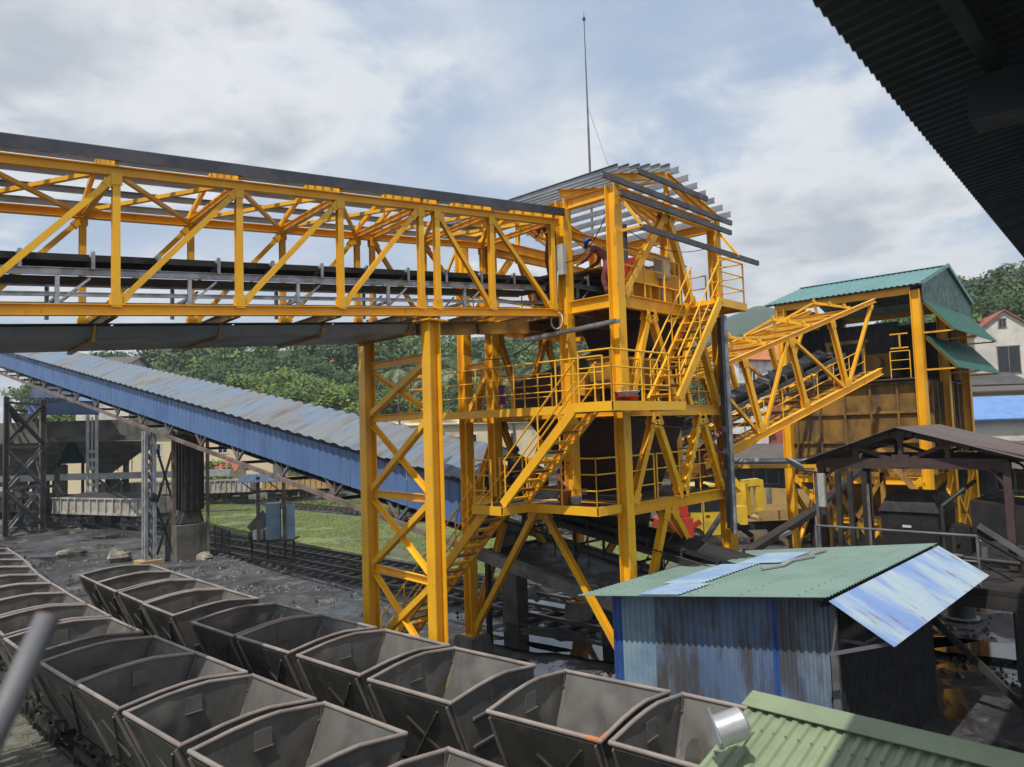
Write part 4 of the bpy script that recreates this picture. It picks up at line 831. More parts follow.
for i, f_ in enumerate((-.15, 0, .19, .33, .47, .61, .75, .9)):
    k = f_*IL; beam(IP(k, .08, IH-.07), IP(k, IWD-.08, IH-.07), inc, .14, .1, name='roof_tie'); beam(IP(k, .08, .05), IP(k, IWD-.08, .05), inc, .14, .1, m=YELD, name='floor_beam')
    if i in (1, 3, 5, 7):
        b = MB(); b.bar(IP(k, -.05, IH+.02), IP(k, IWD/2, IH+.45), .09, .09); b.bar(IP(k, IWD+.05, IH+.02), IP(k, IWD/2, IH+.45), .09, .09); b.bar(IP(k, IWD/2, IH), IP(k, IWD/2, IH+.42), .07, .07, up=IDn)
        for q in (.15, .55, 1.0): b.bar(IP(k-.05, q*IWD/2, IH+.10+.42*q), IP(k+.05, q*IWD/2, IH+.10+.42*q), .08, .10)
        b.build('rafter', YEL, inc)
    if i < 7:
        k2 = (-.15, 0, .19, .33, .47, .61, .75, .9)[i+1]*IL; b = MB(); b.angle(IP(k+.1, .1, IH-.05), IP(k2-.1, IWD-.1, IH-.05), .10); b.build('wind_brace', YEL, inc)
belt_conv(lambda k, a, z: IP(k, 1.55+a, z+.2), -2.4, IL-.3, inc, pitch=.95, w=.9, legm=GREYST, leg=.75)
b = MB(); b.bar(IP(-2.4, .45, .14), IP(IL, .45, .14), .6, .03); 
for k in range(24): b.bar(IP(-2.0+k*.45, .18, .17), IP(-2.0+k*.45, .72, .17), .04, .03)
b.build('walkway', YELD, inc)
b = MB()
for k in range(11):
    q = IP(-2+k*1.0, .12, .2); b.tube(q, q+Z_*.95, .018, 6)
for zz in (.5, .95): b.tube(IP(-2, .12, .2)+Z_*zz, IP(8.0, .12, .2)+Z_*zz, .018, 6)
b.build('walkway_railing', YEL, inc)

# ------------------------------------------------------------------ green roofed loading bin
BX0, BX1, BY0, BY1 = 17.25, 24.3, -1.66, 3.6
bin_ = thing('loading_bin', ((BX0+BX1)/2, (BY0+BY1)/2, 0), 'yellow steel loading bin under a green sheet gable roof', 'loading bin')
BZ0, BZD, BZT = 3.7, 7.5, 10.85
for x in (BX0, (BX0+BX1)/2, BX1):
    for y in (BY0, BY1): column(x, y, .1, BZT, bin_, .34, .34, up=Y_)
for x in (BX0, BX1): beam((x, BY0+.18, BZT+.0), (x, BY1+.3, BZT+.0), bin_, .28, .18)
for y in (BY0, BY1): beam((BX0+.18, y, BZT), (BX1, y, BZT), bin_, .28, .18, m=YELD)
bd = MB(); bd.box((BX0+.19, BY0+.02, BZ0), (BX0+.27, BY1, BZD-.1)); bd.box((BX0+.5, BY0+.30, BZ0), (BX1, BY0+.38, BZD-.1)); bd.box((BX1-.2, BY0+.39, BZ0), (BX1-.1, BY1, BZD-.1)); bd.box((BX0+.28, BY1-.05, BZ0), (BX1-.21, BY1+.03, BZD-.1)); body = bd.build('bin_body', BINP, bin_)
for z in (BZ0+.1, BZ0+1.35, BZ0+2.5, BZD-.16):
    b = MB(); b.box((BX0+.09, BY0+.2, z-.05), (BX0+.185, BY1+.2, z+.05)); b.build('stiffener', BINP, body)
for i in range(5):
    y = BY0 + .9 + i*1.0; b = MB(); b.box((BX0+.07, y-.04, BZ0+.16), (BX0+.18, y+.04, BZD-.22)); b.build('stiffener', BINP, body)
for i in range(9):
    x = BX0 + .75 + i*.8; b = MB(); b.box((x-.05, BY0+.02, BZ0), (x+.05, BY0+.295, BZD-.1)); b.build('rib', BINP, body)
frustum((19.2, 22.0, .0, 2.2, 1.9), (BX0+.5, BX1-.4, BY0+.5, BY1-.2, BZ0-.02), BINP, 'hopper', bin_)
for y in (BY0, BY1):
    for xa, xc in ((BX0, (BX0+BX1)/2), ((BX0+BX1)/2, BX1)):
        brace((xa+.2, y, .5), (xc-.2, y, BZ0-.2), bin_, .15, .15, up=Y_); brace((xc-.2, y, .5), (xa+.2, y, 3.0), bin_, .15, .15, up=Y_)
for x in (BX0, (BX0+BX1)/2):
    brace((x, BY0+.2, BZ0-.1), (x, (BY0+BY1)/2, .6), bin_, .15, .15, up=X_); brace((x, BY1-.2, BZ0-.1), (x, (BY0+BY1)/2, .6), bin_, .15, .15, up=X_)
    beam((x, BY0+.2, BZ0-.15), (x, BY1-.2, BZ0-.15), bin_, .3); beam((x, BY0+.2, 1.9), (x, BY1-.2, 1.9), bin_, .2)
b = MB(); b.box((BX0-.1, BY0+.2, BZD-.06), (BX1, BY1, BZD)); b.build('deck', DECK, bin_)
b = MB(); b.corr((BX1+.1, BY0+.1, BZD), (0, 0, 2.85), (0, BY1-BY0-.1, 0), .3, .04, th=.01); b.corr((BX0+.4, BY1+.15, BZD-.2), (0, 0, 3.45), (BX1-BX0-.4, 0, 0), .3, .04, nrm=(0, -1, 0), th=.01); b.corr((BX0+3.2, BY1+.1, BZD), (0, 0, 2.6), (0, -3.8, 0), .3, .04, th=.01); b.build('wall', DWOOD, bin_)
railing([(BX0+.02, BY0+.35), (BX0+.02, BY0+1.05)], BZD, bin_, step=.7); railing([(BX0-.5, BY0+1.15), (BX0-.5, BY0+1.15)], BZD, bin_) if False else None
b = MB(); b.box((19.5, .0, BZD+.2), (20.6, 1.0, BZD+1.2)); b.tube((19.5, .5, BZD+.8), (19.0, .5, BZD+.8), .25, 12); b.box((18.2, .6, BZD+.01), (18.35, .75, BZD+1.6)); b.box((18.2, 2.0, BZD+.01), (18.35, 2.15, BZD+1.6)); b.box((18.2, .5, BZD+1.6), (18.4, 2.2, BZD+1.75)); b.build('head_drive', BINP, bin_)
b = MB(); b.bar((BX0+.3, BY0+.75, BZD+1.2), (BX0+.3, BY0+.75, BZD+1.75), .05, .05); b.bar((BX0+.3, BY0+.45, BZD+1.75), (BX0+.3, BY0+1.1, BZD+1.75), .05, .05); b.bar((BX0+.3, BY0+.45, BZD+1.2), (BX0+.3, BY0+1.1, BZD+1.2), .05, .05); b.build('winch_frame', YEL, bin_)
RX0, RXR, RX1, RY0, RY1, RZE, RZR = 16.95, 21.1, 25.2, -1.95, 4.25, 11.02, 12.25
b = MB(); b.corr((RX0, RY0, RZE), (RXR-RX0, 0, RZR-RZE), (0, RY1-RY0, 0), .22, .03, nrm=(-.28, 0, .96), th=.008); b.corr((RX1, RY0, RZE), (RXR-RX1, 0, RZR-RZE), (0, RY1-RY0, 0), .22, .03, nrm=(.28, 0, .96), th=.008); rfg = b.build('roof', GREENT, bin_)
b = MB(); b.bar((RXR, RY0-.02, RZR+.035), (RXR, RY1+.02, RZR+.035), .3, .02); b.bar((RX0-.01, RY0-.03, RZE+.02), (RXR, RY0-.03, RZR+.04), .04, .16); b.bar((RX1+.01, RY0-.03, RZE+.02), (RXR, RY0-.03, RZR+.04), .04, .16); b.build('ridge_cap', GREENT, rfg)
b = MB()
for i in range(7):
    x0 = RX0 + .1; 
for s_, xe in ((1, RX0), (-1, RX1)):
    for f_ in (.05, .3, .55, .8): b.bar((xe+(RXR-xe)*f_, RY0+.05, RZE+(RZR-RZE)*f_-.06), (xe+(RXR-xe)*f_, RY1, RZE+(RZR-RZE)*f_-.06), .05, .08)
b.build('purlin', RUSTY, bin_)
b = MB(); b.plate([(RX0+.25, RY0+.06, RZE+.05), (RX1-.25, RY0+.06, RZE+.05), (RXR, RY0+.06, RZR-.03)], .02); b.box((RX0+.25, RY0+.05, RZE-.6), (RX1-.25, RY0+.07, RZE+.05)); b.build('gable_sheet', GREEN, bin_)
def awning(x0, x1, y, z, out, drop, m, par):
    b = MB(); b.corr((x0, y, z), (0, -out, -drop), (x1-x0, 0, 0), .25, .03, nrm=(0, -drop, out) if False else V((0, -drop, out)).normalized(), th=.008); a_ = b.build('awning', m, par)
    for x in (x0+.12, (x0+x1)/2, x1-.12):
        b = MB(); b.bar((x, y, z-.08), (x, y-out*.93, z-drop*.93-.08), .07, .07, up=X_); b.bar((x, y+.05, z-drop*.93-.08), (x, y-out*.93, z-drop*.93-.08), .06, .06); b.build('awning_bracket', YEL, a_)
awning(BX0+.02, BX1+.3, BY0-.22, 10.42, 1.0, 1.25, GREEN, bin_); awning(BX0+.02, BX1+.3, BY0-.22, 9.05, 1.05, 1.30, GREEN, bin_)
b = MB(); b.box((22, -1.9, 7.5), (22.3, -1.7, 10.5)); b.build('post', YELD, bin_)

# silver pipe walkway behind
pa, pb = at(731, 461.5, 25), at(815, 461, 25)
pw = thing('pipe_bridge', (pa.x, pa.y, 0), 'silver pipe on a thin yellow beam running behind the tower to the bin', 'pipe')
b = MB(); b.tube(pa, pb, .10, 10); b.build('pipe', SILV, pw)
b = MB(); b.bar(pa-Z_*.17, pb-Z_*.17, .12, .12); 
for q in (pa, pb): b.bar(V((q.x, q.y, 0)), V((q.x, q.y, q.z-.24)), .14, .14, up=X_)
b.build('support', YEL, pw)

# ------------------------------------------------------------------ old blue conveyor gallery
UB = .46; 
def z0b(v): return 1.75 + .1666*v
old = thing('old_conveyor_gallery', (UB+1.5, 28, 0), 'old blue clad conveyor gallery sloping down from the left behind the trestle', 'conveyor gallery')
VE, VS = 5.35, 66.0
np_ = 60; segs = [VE + (VS-VE)*i/20 for i in range(21)]
for a, c in zip(segs, segs[1:]):
    b = MB(); b.corr((UB-.03, a, z0b(a)+.62), (0, 0, 1.18), (0, c-a-.015, (c-a)*.1666), .42, .035, nrm=(-1, 0, 0)); b.build('side_cladding', BLUES, old)
    b = MB(); b.corr((UB-.28, a, z0b(a)+1.96), (1.83, 0, .80), (0, c-a-.01, (c-a)*.1666), .76, .055, nrm=(-.4, 0, .9), th=.006); b.build('roof_sheet', BROOF, old)
b = MB(); b.corr((UB+3.35, VS, z0b(VS)+1.96), (-1.85, 0, .80), (0, VE-VS, (VE-VS)*.1666), .95, .035, nrm=(.4, 0, .9), th=.006); b.build('far_roof_slope', BROOF, old)
b = MB(); b.corr((UB+3.1, VE, z0b(VE)+.7), (0, 0, 1.2), (0, VS-VE, (VS-VE)*.1666), .5, .03, nrm=(1, 0, 0)); b.build('far_cladding', BLUES, old)
for w in (0, 3.0):
    b = MB(); b.bar((UB+w, 3.4, z0b(3.4)), (UB+w, VS, z0b(VS)), .12, .16); b.build('bottom_chord', RUSTY, old)
    b = MB(); b.bar((UB+w+(.06 if w == 0 else -.06), VE, z0b(VE)+1.86), (UB+w+(.06 if w == 0 else -.06), VS, z0b(VS)+1.86), .10, .12); b.build('top_chord', DIRTST, old)
    n = 17
    for i in range(n):
        a = VE + (VS-VE)*i/n; c = VE + (VS-VE)*(i+.5)/n; d_ = VE + (VS-VE)*(i+1)/n
        b = MB(); o = .05 if w == 0 else -.05; b.angle((UB+w+o, a, z0b(a)+.1), (UB+w+o, c, z0b(c)+1.78), .09, up=X_); b.angle((UB+w+o, d_, z0b(d_)+.1), (UB+w+o, c, z0b(c)+1.78), .09, up=X_)
        b.bar((UB+w+o, a, z0b(a)+.1), (UB+w+o, a, z0b(a)+1.0), .05, .05, up=X_); b.build('web', RUSTY if i % 3 else GREYST, old)
        if w == 0: b = MB(); b.bar((UB+.06, a, z0b(a)-.02), (UB+2.94, a, z0b(a)-.02), .10, .12); b.build('floor_beam', DIRTST, old)
b = MB(); b.hexa([(UB+.3, VE, z0b(VE)+.32), (UB+2.7, VE, z0b(VE)+.32), (UB+2.7, VS, z0b(VS)+.32), (UB+.3, VS, z0b(VS)+.32), (UB+.3, VE, z0b(VE)+.36), (UB+2.7, VE, z0b(VE)+.36), (UB+2.7, VS, z0b(VS)+.36), (UB+.3, VS, z0b(VS)+.36)]); b.build('floor', DIRTST, old)
b = MB(); v = VE
while v < VS: b.box((UB+.3, v, z0b(v)+1.68), (UB+.36, v+.5, z0b(v)+1.8)); v += 3.0
b.build('eave_lamp', GREYST, old)
# its open lower end, running down under the tower
low = thing('tail_conveyor', (UB+1.5, 0, 0), 'black coal stained belt conveyor running down under the tower', 'conveyor')
LP_ = lambda k, a, z: V((UB+1.5-a, 5.3-k, z0b(5.3-k)+.28+z))
belt_conv(LP_, 0, 9.5, low, pitch=.9, w=1.0, legm=DIRTST, leg=.9)
belt_conv(lambda k, a, z: V((UB+1.5-a+1.6, 4.6-k, z0b(4.6-k)+.9+z)), 0, 2.6, low, pitch=.9, w=.9, legm=DIRTST, leg=.7)
for w in (0, 3.0):
    b = MB(); b.bar((UB+w, 5.3, z0b(5.3)), (UB+w, -4.5, z0b(-4.5)), .24, .30); b.build('edge_beam', CONC, low)
b = MB(); b.hexa([(UB+.13, -4.5, z0b(-4.5)-.08), (UB+2.87, -4.5, z0b(-4.5)-.08), (UB+2.87, 5.3, z0b(5.3)-.08), (UB+.13, 5.3, z0b(5.3)-.08), (UB+.13, -4.5, z0b(-4.5)), (UB+2.87, -4.5, z0b(-4.5)), (UB+2.87, 5.3, z0b(5.3)), (UB+.13, 5.3, z0b(5.3))]); b.build('floor', DIRTST, low)
for v in (6.8, 2.9, -1.2):
    b = MB(); b.box((UB+2.7, v-.32, -.3), (UB+3.2, v+.32, z0b(v)-.1)); b.build('pier', DCONC, low)
for v in (5.0, -2.6):
    b = MB(); b.bar((UB+.05, v, -.1), (UB+.05, v, z0b(v)-.16), .12, .12, up=X_); b.build('leg', DIRTST, low)
b = MB()
for k in range(9): q = LP_(k*1.1, .82, .1); b.tube(q, q+Z_*.95, .02, 6)
for zz in (.5, .95): b.tube(LP_(0, .82, .1)+Z_*zz, LP_(8.8, .82, .1)+Z_*zz, .02, 6)
b.build('railing', DIRTST, low)
# spilled coal
def coal_heap(loc, rx, ry, h, label, seed, group=None, m=COAL, name='coal_heap', cat='coal heap', kind=None):
    b = MB(); n, r_ = 22, 7; L0 = V(loc); vs = [L0 + V((0, 0, h))]
    for j in range(1, r_+1):
        for i in range(n):
            a = 2*pi*i/n; q = j/r_; k = 1 + .22*mnoise.noise(V((cos(a)*1.6+seed, sin(a)*1.6, q*2)))
            vs.append(L0 + V((rx*q*k*cos(a), ry*q*k*sin(a), h*(1-q)**1.15*(1+.5*mnoise.noise(V((cos(a)*q*3+seed, sin(a)*q*3, 1)))) - .08*q)))
    fs = [(0, 1+i, 1+(i+1) % n) for i in range(n)] + [(1+(j-1)*n+i, 1+j*n+i, 1+j*n+(i+1) % n, 1+(j-1)*n+(i+1) % n) for j in range(1, r_) for i in range(n)]
    b.add([p_-L0 for p_ in vs], fs, True); o = b.build(name, m); o.location = L0; return tag(o, label, cat, group, kind)
p = gnd(535, 605); coal_heap((p.x+1.2, p.y+1.0, 0), 1.0, .8, .4, 'black coal spill in the mud under the left half of the tower', 1)
p = gnd(560, 636); coal_heap((p.x, p.y, 0), .4, 1.9, .25, 'long low ridge of coal dust between the two puddles', 2)
p = gnd(493, 598); coal_heap((p.x, p.y, 0), .7, .9, .7, 'small steep coal heap behind the left tower column', 3)

# supports of the old gallery at the left
lat = thing('lattice_post', (.46, 29.2, 0), 'grey and rust lattice steel post with blotched paint under the old gallery', 'post')
H_ = z0b(29.2)-.1
for (dx_, dy_) in ((-.20, -.16), (.20, -.16), (-.20, .16), (.20, .16)):
    b = MB(); b.angle((.46+dx_, 29.2+dy_, .1), (.46+dx_, 29.2+dy_, H_), .15, up=X_, t=.03); b.build('corner_angle', PBLUE if dx_ > 0 else SILV, lat)
n = 13
for i in range(n):
    za, zb = .2+(H_-.3)*i/n, .2+(H_-.3)*(i+1)/n; s_ = 1 if i % 2 else -1
    for dy_ in (-.18, .18): b = MB(); b.bar((.46-.19*s_, 29.2+dy_, za), (.46+.19*s_, 29.2+dy_, zb), .02, .09, up=X_); b.build('lacing_bar', RUSTY, lat)
    for dx_ in (-.22, .22): 
        b = MB(); b.box((.46+dx_-.012, 29.2-.15, (za+zb)/2-.09), (.46+dx_+.012, 29.2+.15, (za+zb)/2+.09)); b.build('batten_plate', OTILE if i % 3 == 1 else SILV, lat)
b = MB(); b.box((-.1, 28.7, -.2), (1.0, 29.7, .12)); b.build('footing', OCHRE, lat)
b = MB(); b.lathe((0, 0, 0), [(.02, -.12), (.22, -.06), (.26, .06), (.24, .12), (.02, .16)], 12); o = b.build('lamp', BOOT); o.parent = lat; o.location = V((.45, 28.75, 3.2)) - V(lat.location); o.rotation_euler = (1.2, 0, .6)
dk = thing('conveyor_pier', (2.3, 29.4, 0), 'thick black conveyor pier with concrete base below the old gallery', 'pier')
b = MB(); b.box((1.95, 28.6, 2.4), (2.95, 29.5, z0b(29.0)-.1)); 
for y in (28.72,): 
    for x in (2.0, 2.3, 2.6, 2.9): b.box((x-.05, 28.52, 2.4), (x+.05, 28.599, z0b(28.6)-.2))
for y in (28.7, 29.05, 29.4): b.box((1.87, y-.05, 2.4), (1.949, y+.05, z0b(28.6)-.2))
b.build('chute_casing', DIRTST, dk)
frustum((1.75, 2.95, 28.55, 29.6, 1.75), (2.05, 2.85, 28.7, 29.4, 2.4), DIRTST, 'pier_neck', dk)
b = MB(); b.box((1.45, 28.3, -.2), (3.0, 29.8, 1.7)); b.build('base', DCONC, dk)
for x in (3.05,):
    b = MB(); b.bar((x, 28.35, 0), (x, 28.35, z0b(28.3)-.05), .14, .14, up=X_); b.build('post', RUSTY, dk)
mg = thing('mesh_guard', gnd(222, 552), 'dark wire mesh guard panels beside the conveyor pier', 'guard'); q = V(mg.location)
b = MB(); a_ = V((0.2, 1, 0)).normalized()
for k in range(3): b.bar(q - a_*(-1.6+k*1.6), q - a_*(-1.6+k*1.6)+Z_*1.25, .06, .06, up=X_)
for zz in (.1, 1.25): b.bar(q + a_*1.6 + Z_*zz, q - a_*1.6 + Z_*zz, .05, .05)
b.build('frame', DIRTST, mg)
b = MB()
for k in range(26): b.bar(q + a_*(1.55-k*.124) + Z_*.12, q + a_*(1.55-k*.124) + Z_*1.22, .012, .012, up=X_)
for k in range(9): b.bar(q + a_*1.6 + Z_*(.2+k*.12), q - a_*1.6 + Z_*(.2+k*.12), .012, .012)
b.build('mesh', DIRTST, mg)
# knee braces right of the lattice post
for i, (pp, lab) in enumerate((((152, 560), 'crossed dark brace frame between the lattice post and the pier'),)):
    kb = thing('brace_frame', (1.2, 28.9, 0), lab, 'brace frame')
    for (a, c) in (((.9, 28.7, .1), (2.6, 27.9, 0)),): pass
    for (z1, z2) in ((.3, 2.7), (2.7, .3), (2.9, 5.6), (5.6, 2.9)):
        b = MB(); b.angle((.80, 29.1, z1), (1.5, 28.85, z2), .12); b.build('brace', DIRTST, kb)
    b = MB(); b.bar((1.52, 28.85, 0), (1.52, 28.85, z0b(28.8)-.05), .16, .16, up=X_); b.build('post', RUSTY, kb)
# four legged lattice tower at the far left
lt = thing('lattice_tower', (0.6, 50.4, 0), 'four legged dark lattice tower holding up the high end of the old gallery', 'tower')
legs = [(-.9, 49.6), (2.2, 50.9), (-.9, 53.2), (2.2, 54.5)]
H2 = z0b(51)-.1
cols_ = [V((*gnd(5, 537).xy, 0)), V((*gnd(42, 528).xy, 0)), V((*gnd(8, 520).xy, 0)), V((*gnd(34, 516).xy, 0))]
for i, c in enumerate(cols_):
    zt2 = min(z0b(min(c.y, 66))-.25, 9.3)
    b = MB(); b.hsec(c, c+Z_*zt2, .42 if i == 1 else .3, .36 if i == 1 else .28, X_, t=.03); b.build('leg', RUSTY if i == 1 else DIRTST, lt)
for (i, j) in ((0, 1), (2, 3), (0, 2), (1, 3)):
    A_, B_ = cols_[i], cols_[j]
    for z in (.3, 3.1, 6.1):
        b = MB(); b.angle(A_+Z_*z, B_+Z_*(z+2.7), .2, t=.04); b.angle(B_+Z_*z, A_+Z_*(z+2.7), .2, t=.04); b.build('brace', GREYST if z < 6 else DIRTST, lt)
        b = MB(); b.bar(A_+Z_*(z+2.8), B_+Z_*(z+2.8), .12, .16); b.build('strut', GREYST, lt)

# ------------------------------------------------------------------ coal bunker, beam bridge, teal cabin at the left
bk = thing('coal_bunker', (*gnd(105, 505).xy, 0), 'large black streaked concrete coal bunker with funnel bottom behind the lattice tower', 'bunker')
D1, D2 = 58.0, 64.0
def BKp(x, y, D): return at(x, y, D)
def slab(pa_, pb_, zt_, zb_, dep, name, m, par):
    a = V((pa_.x, pa_.y, 0)); c = V((pb_.x, pb_.y, 0)); dr = V(((a+c)/2 - V((CAM.x, CAM.y, 0)))).normalized()*dep; dr.z = 0
    b = MB(); b.hexa([a+Z_*zb_, c+Z_*zb_, c+dr+Z_*zb_, a+dr+Z_*zb_, a+Z_*zt_, c+Z_*zt_, c+dr+Z_*zt_, a+dr+Z_*zt_]); return b.build(name, m, par)
zf = lambda y, D: at(100, y, D).z
slab(at(-60, 430, D1), at(157, 430, D1), zf(420, D1), zf(436, D1), 7, 'wall', DCONC, bk)
slab(at(-60, 430, D1-.3), at(160, 430, D1-.3), zf(436, D1), zf(441, D1), 7.4, 'ledge', DCONC, bk)
dr = V((at(100, 441, D1).x-CAM.x, at(100, 441, D1).y-CAM.y, 0)).normalized()
for (xt0, xt1, xb0, xb1, yb_) in ((74, 157, 92, 112, 473), (-60, 68, -20, 52, 478)):
    a = at(xt0, 441, D1); c = at(xt1, 441, D1); a2 = at(xb0, yb_, D1+1.8); c2 = at(xb1, yb_, D1+1.8)
    b = MB(); b.hexa([a2, c2, c2+dr*3.0, a2+dr*3.0, a, c, c+dr*7, a+dr*7]); fn = b.build('funnel', DCONC, bk)
    for f_ in (.3, .62):
        q1 = a.lerp(a2, f_)-dr*.1; q2 = c.lerp(c2, f_)-dr*.1; b = MB(); b.bar(q1, q2, .2, .35); b.build('rib', DIRTST, fn)
for x in (60, 42, 20, -30):
    q = at(x, 480, D1+2); b = MB(); b.bar(V((q.x, q.y, 0)), V((q.x, q.y, at(x, 465, D1+2).z)), .9, .9, up=X_); b.build('leg', DCONC, bk)
for x in (96, 108, 126):
    q = at(x, 480, D1+2.5); b = MB(); b.bar(V((q.x, q.y, 0)), V((q.x, q.y, at(x, 468 if x < 120 else 452, D1+2.5).z)), .35, .35, up=X_); b.build('leg', DIRTST, bk)
for (x0_, x1_, y0_, y1_) in ((20, 60, 500, 482), (60, 20, 500, 482), (96, 126, 500, 478), (126, 96, 500, 478)):
    b = MB(); b.bar(at(x0_, y0_, D1+1.9), at(x1_, y1_, D1+1.9), .15, .2); b.build('brace', GREYST, bk)
b = MB(); p1, p2 = at(28, 414, D1-1), at(99, 414, D1-1); dr2 = dr*8 + Z_*1.9; b.corr(p1, dr2, p2-p1, .6, .05, nrm=(0, 0, 1), th=.02); p1, p2 = at(28, 398, D1+2), at(70, 398, D1+2); b.corr(p1, dr*5+Z_*1.2, p2-p1, .6, .05, nrm=(0, 0, 1), th=.02); b.build('roof', BLUES, bk)
b = MB(); p1, p2 = at(28, 413.5, D1-.9), at(99, 413.5, D1-.9); b.plate([p1-Z_*.1, p2-Z_*.1, p2-Z_*.1+Z_*.9+dr*.05, p1-Z_*.1+Z_*.9+dr*.05], .05); b.build('roof_edge_sheet', BLUES, bk)
gp = thing('girder_post', at(92, 495, 56), 'pale grey slotted steel girder post in front of the bunker', 'post'); q = V((gp.location.x, gp.location.y, 0))
gp.location = q
b = MB()
e_ = V((E2.x, E2.y, 0)).normalized()
for s_ in (-1, 1): b.bar(q+e_*s_*.34, q+e_*s_*.34+Z_*at(92, 415, 56).z, .10, .22, up=e_)
b.bar(q, q+Z_*at(92, 417, 56).z, .06, .1, up=e_)
for k in range(9): b.bar(q-e_*.3+Z_*(.4+k*.62), q+e_*.3+Z_*(.4+k*.62), .1, .22)
b.build('shaft', SILV, gp)
br = thing('beam_walkway', at(100, 475, 60), 'long pale grey beam walkway crossing in front of the cream building', 'walkway')
b = MB(); b.bar(at(-40, 480, 60), at(232, 472.5, 60), .8, .5); b.build('beam', SILV, br)
for x in (114, 180): q = at(x, 476, 60.5); b = MB(); b.bar(V((q.x, q.y, 0)), q-Z_*.26, 1.1, .6, up=X_); b.build('post', DCONC, br)
b = MB()
for x in (118, 126, 132): q = at(x, 471, 59.8); b.tube(q, q+Z_*1.3, .04, 6)
b.tube(at(118, 471, 59.8)+Z_*1.3, at(132, 471, 59.8)+Z_*1.3, .04, 6); b.build('railing', GREYST, br)
tcb = thing('control_cabin', at(71, 462, 62), 'small teal control cabin beside the bunker funnel', 'cabin'); q = at(71, 462, 62)
b = MB(); facing_box(b, q, E2, 2.3, 2.2, q.z-.1, q.z+1.9); b.build('wall', TEAL, tcb)
b = MB(); c = V((q.x, q.y, 0)); b.hexa([c+e_*-1.4+dr*-1.3+Z_*(q.z+1.9), c+e_*1.4+dr*-1.3+Z_*(q.z+1.9), c+e_*1.4+dr*1.3+Z_*(q.z+1.9), c+e_*-1.4+dr*1.3+Z_*(q.z+1.9), c+e_*-.3+dr*-.2+Z_*(q.z+3.1), c+e_*.3+dr*-.2+Z_*(q.z+3.1), c+e_*.3+dr*.2+Z_*(q.z+3.1), c+e_*-.3+dr*.2+Z_*(q.z+3.1)]); b.build('roof', GREYST, tcb)
for s_ in (-.6, .6): b = MB(); b.plate([c+e_*(s_-.45)-dr*1.13+Z_*(q.z+.5), c+e_*(s_+.45)-dr*1.13+Z_*(q.z+.5), c+e_*(s_+.45)-dr*1.13+Z_*(q.z+1.5), c+e_*(s_-.45)-dr*1.13+Z_*(q.z+1.5)], .03); b.build('window', GLASS, tcb)
for s_ in (-1, 1): b = MB(); b.bar(c+e_*s_, c+e_*s_+Z_*(q.z-.1), .2, .2, up=X_); b.build('leg', DCONC, tcb)

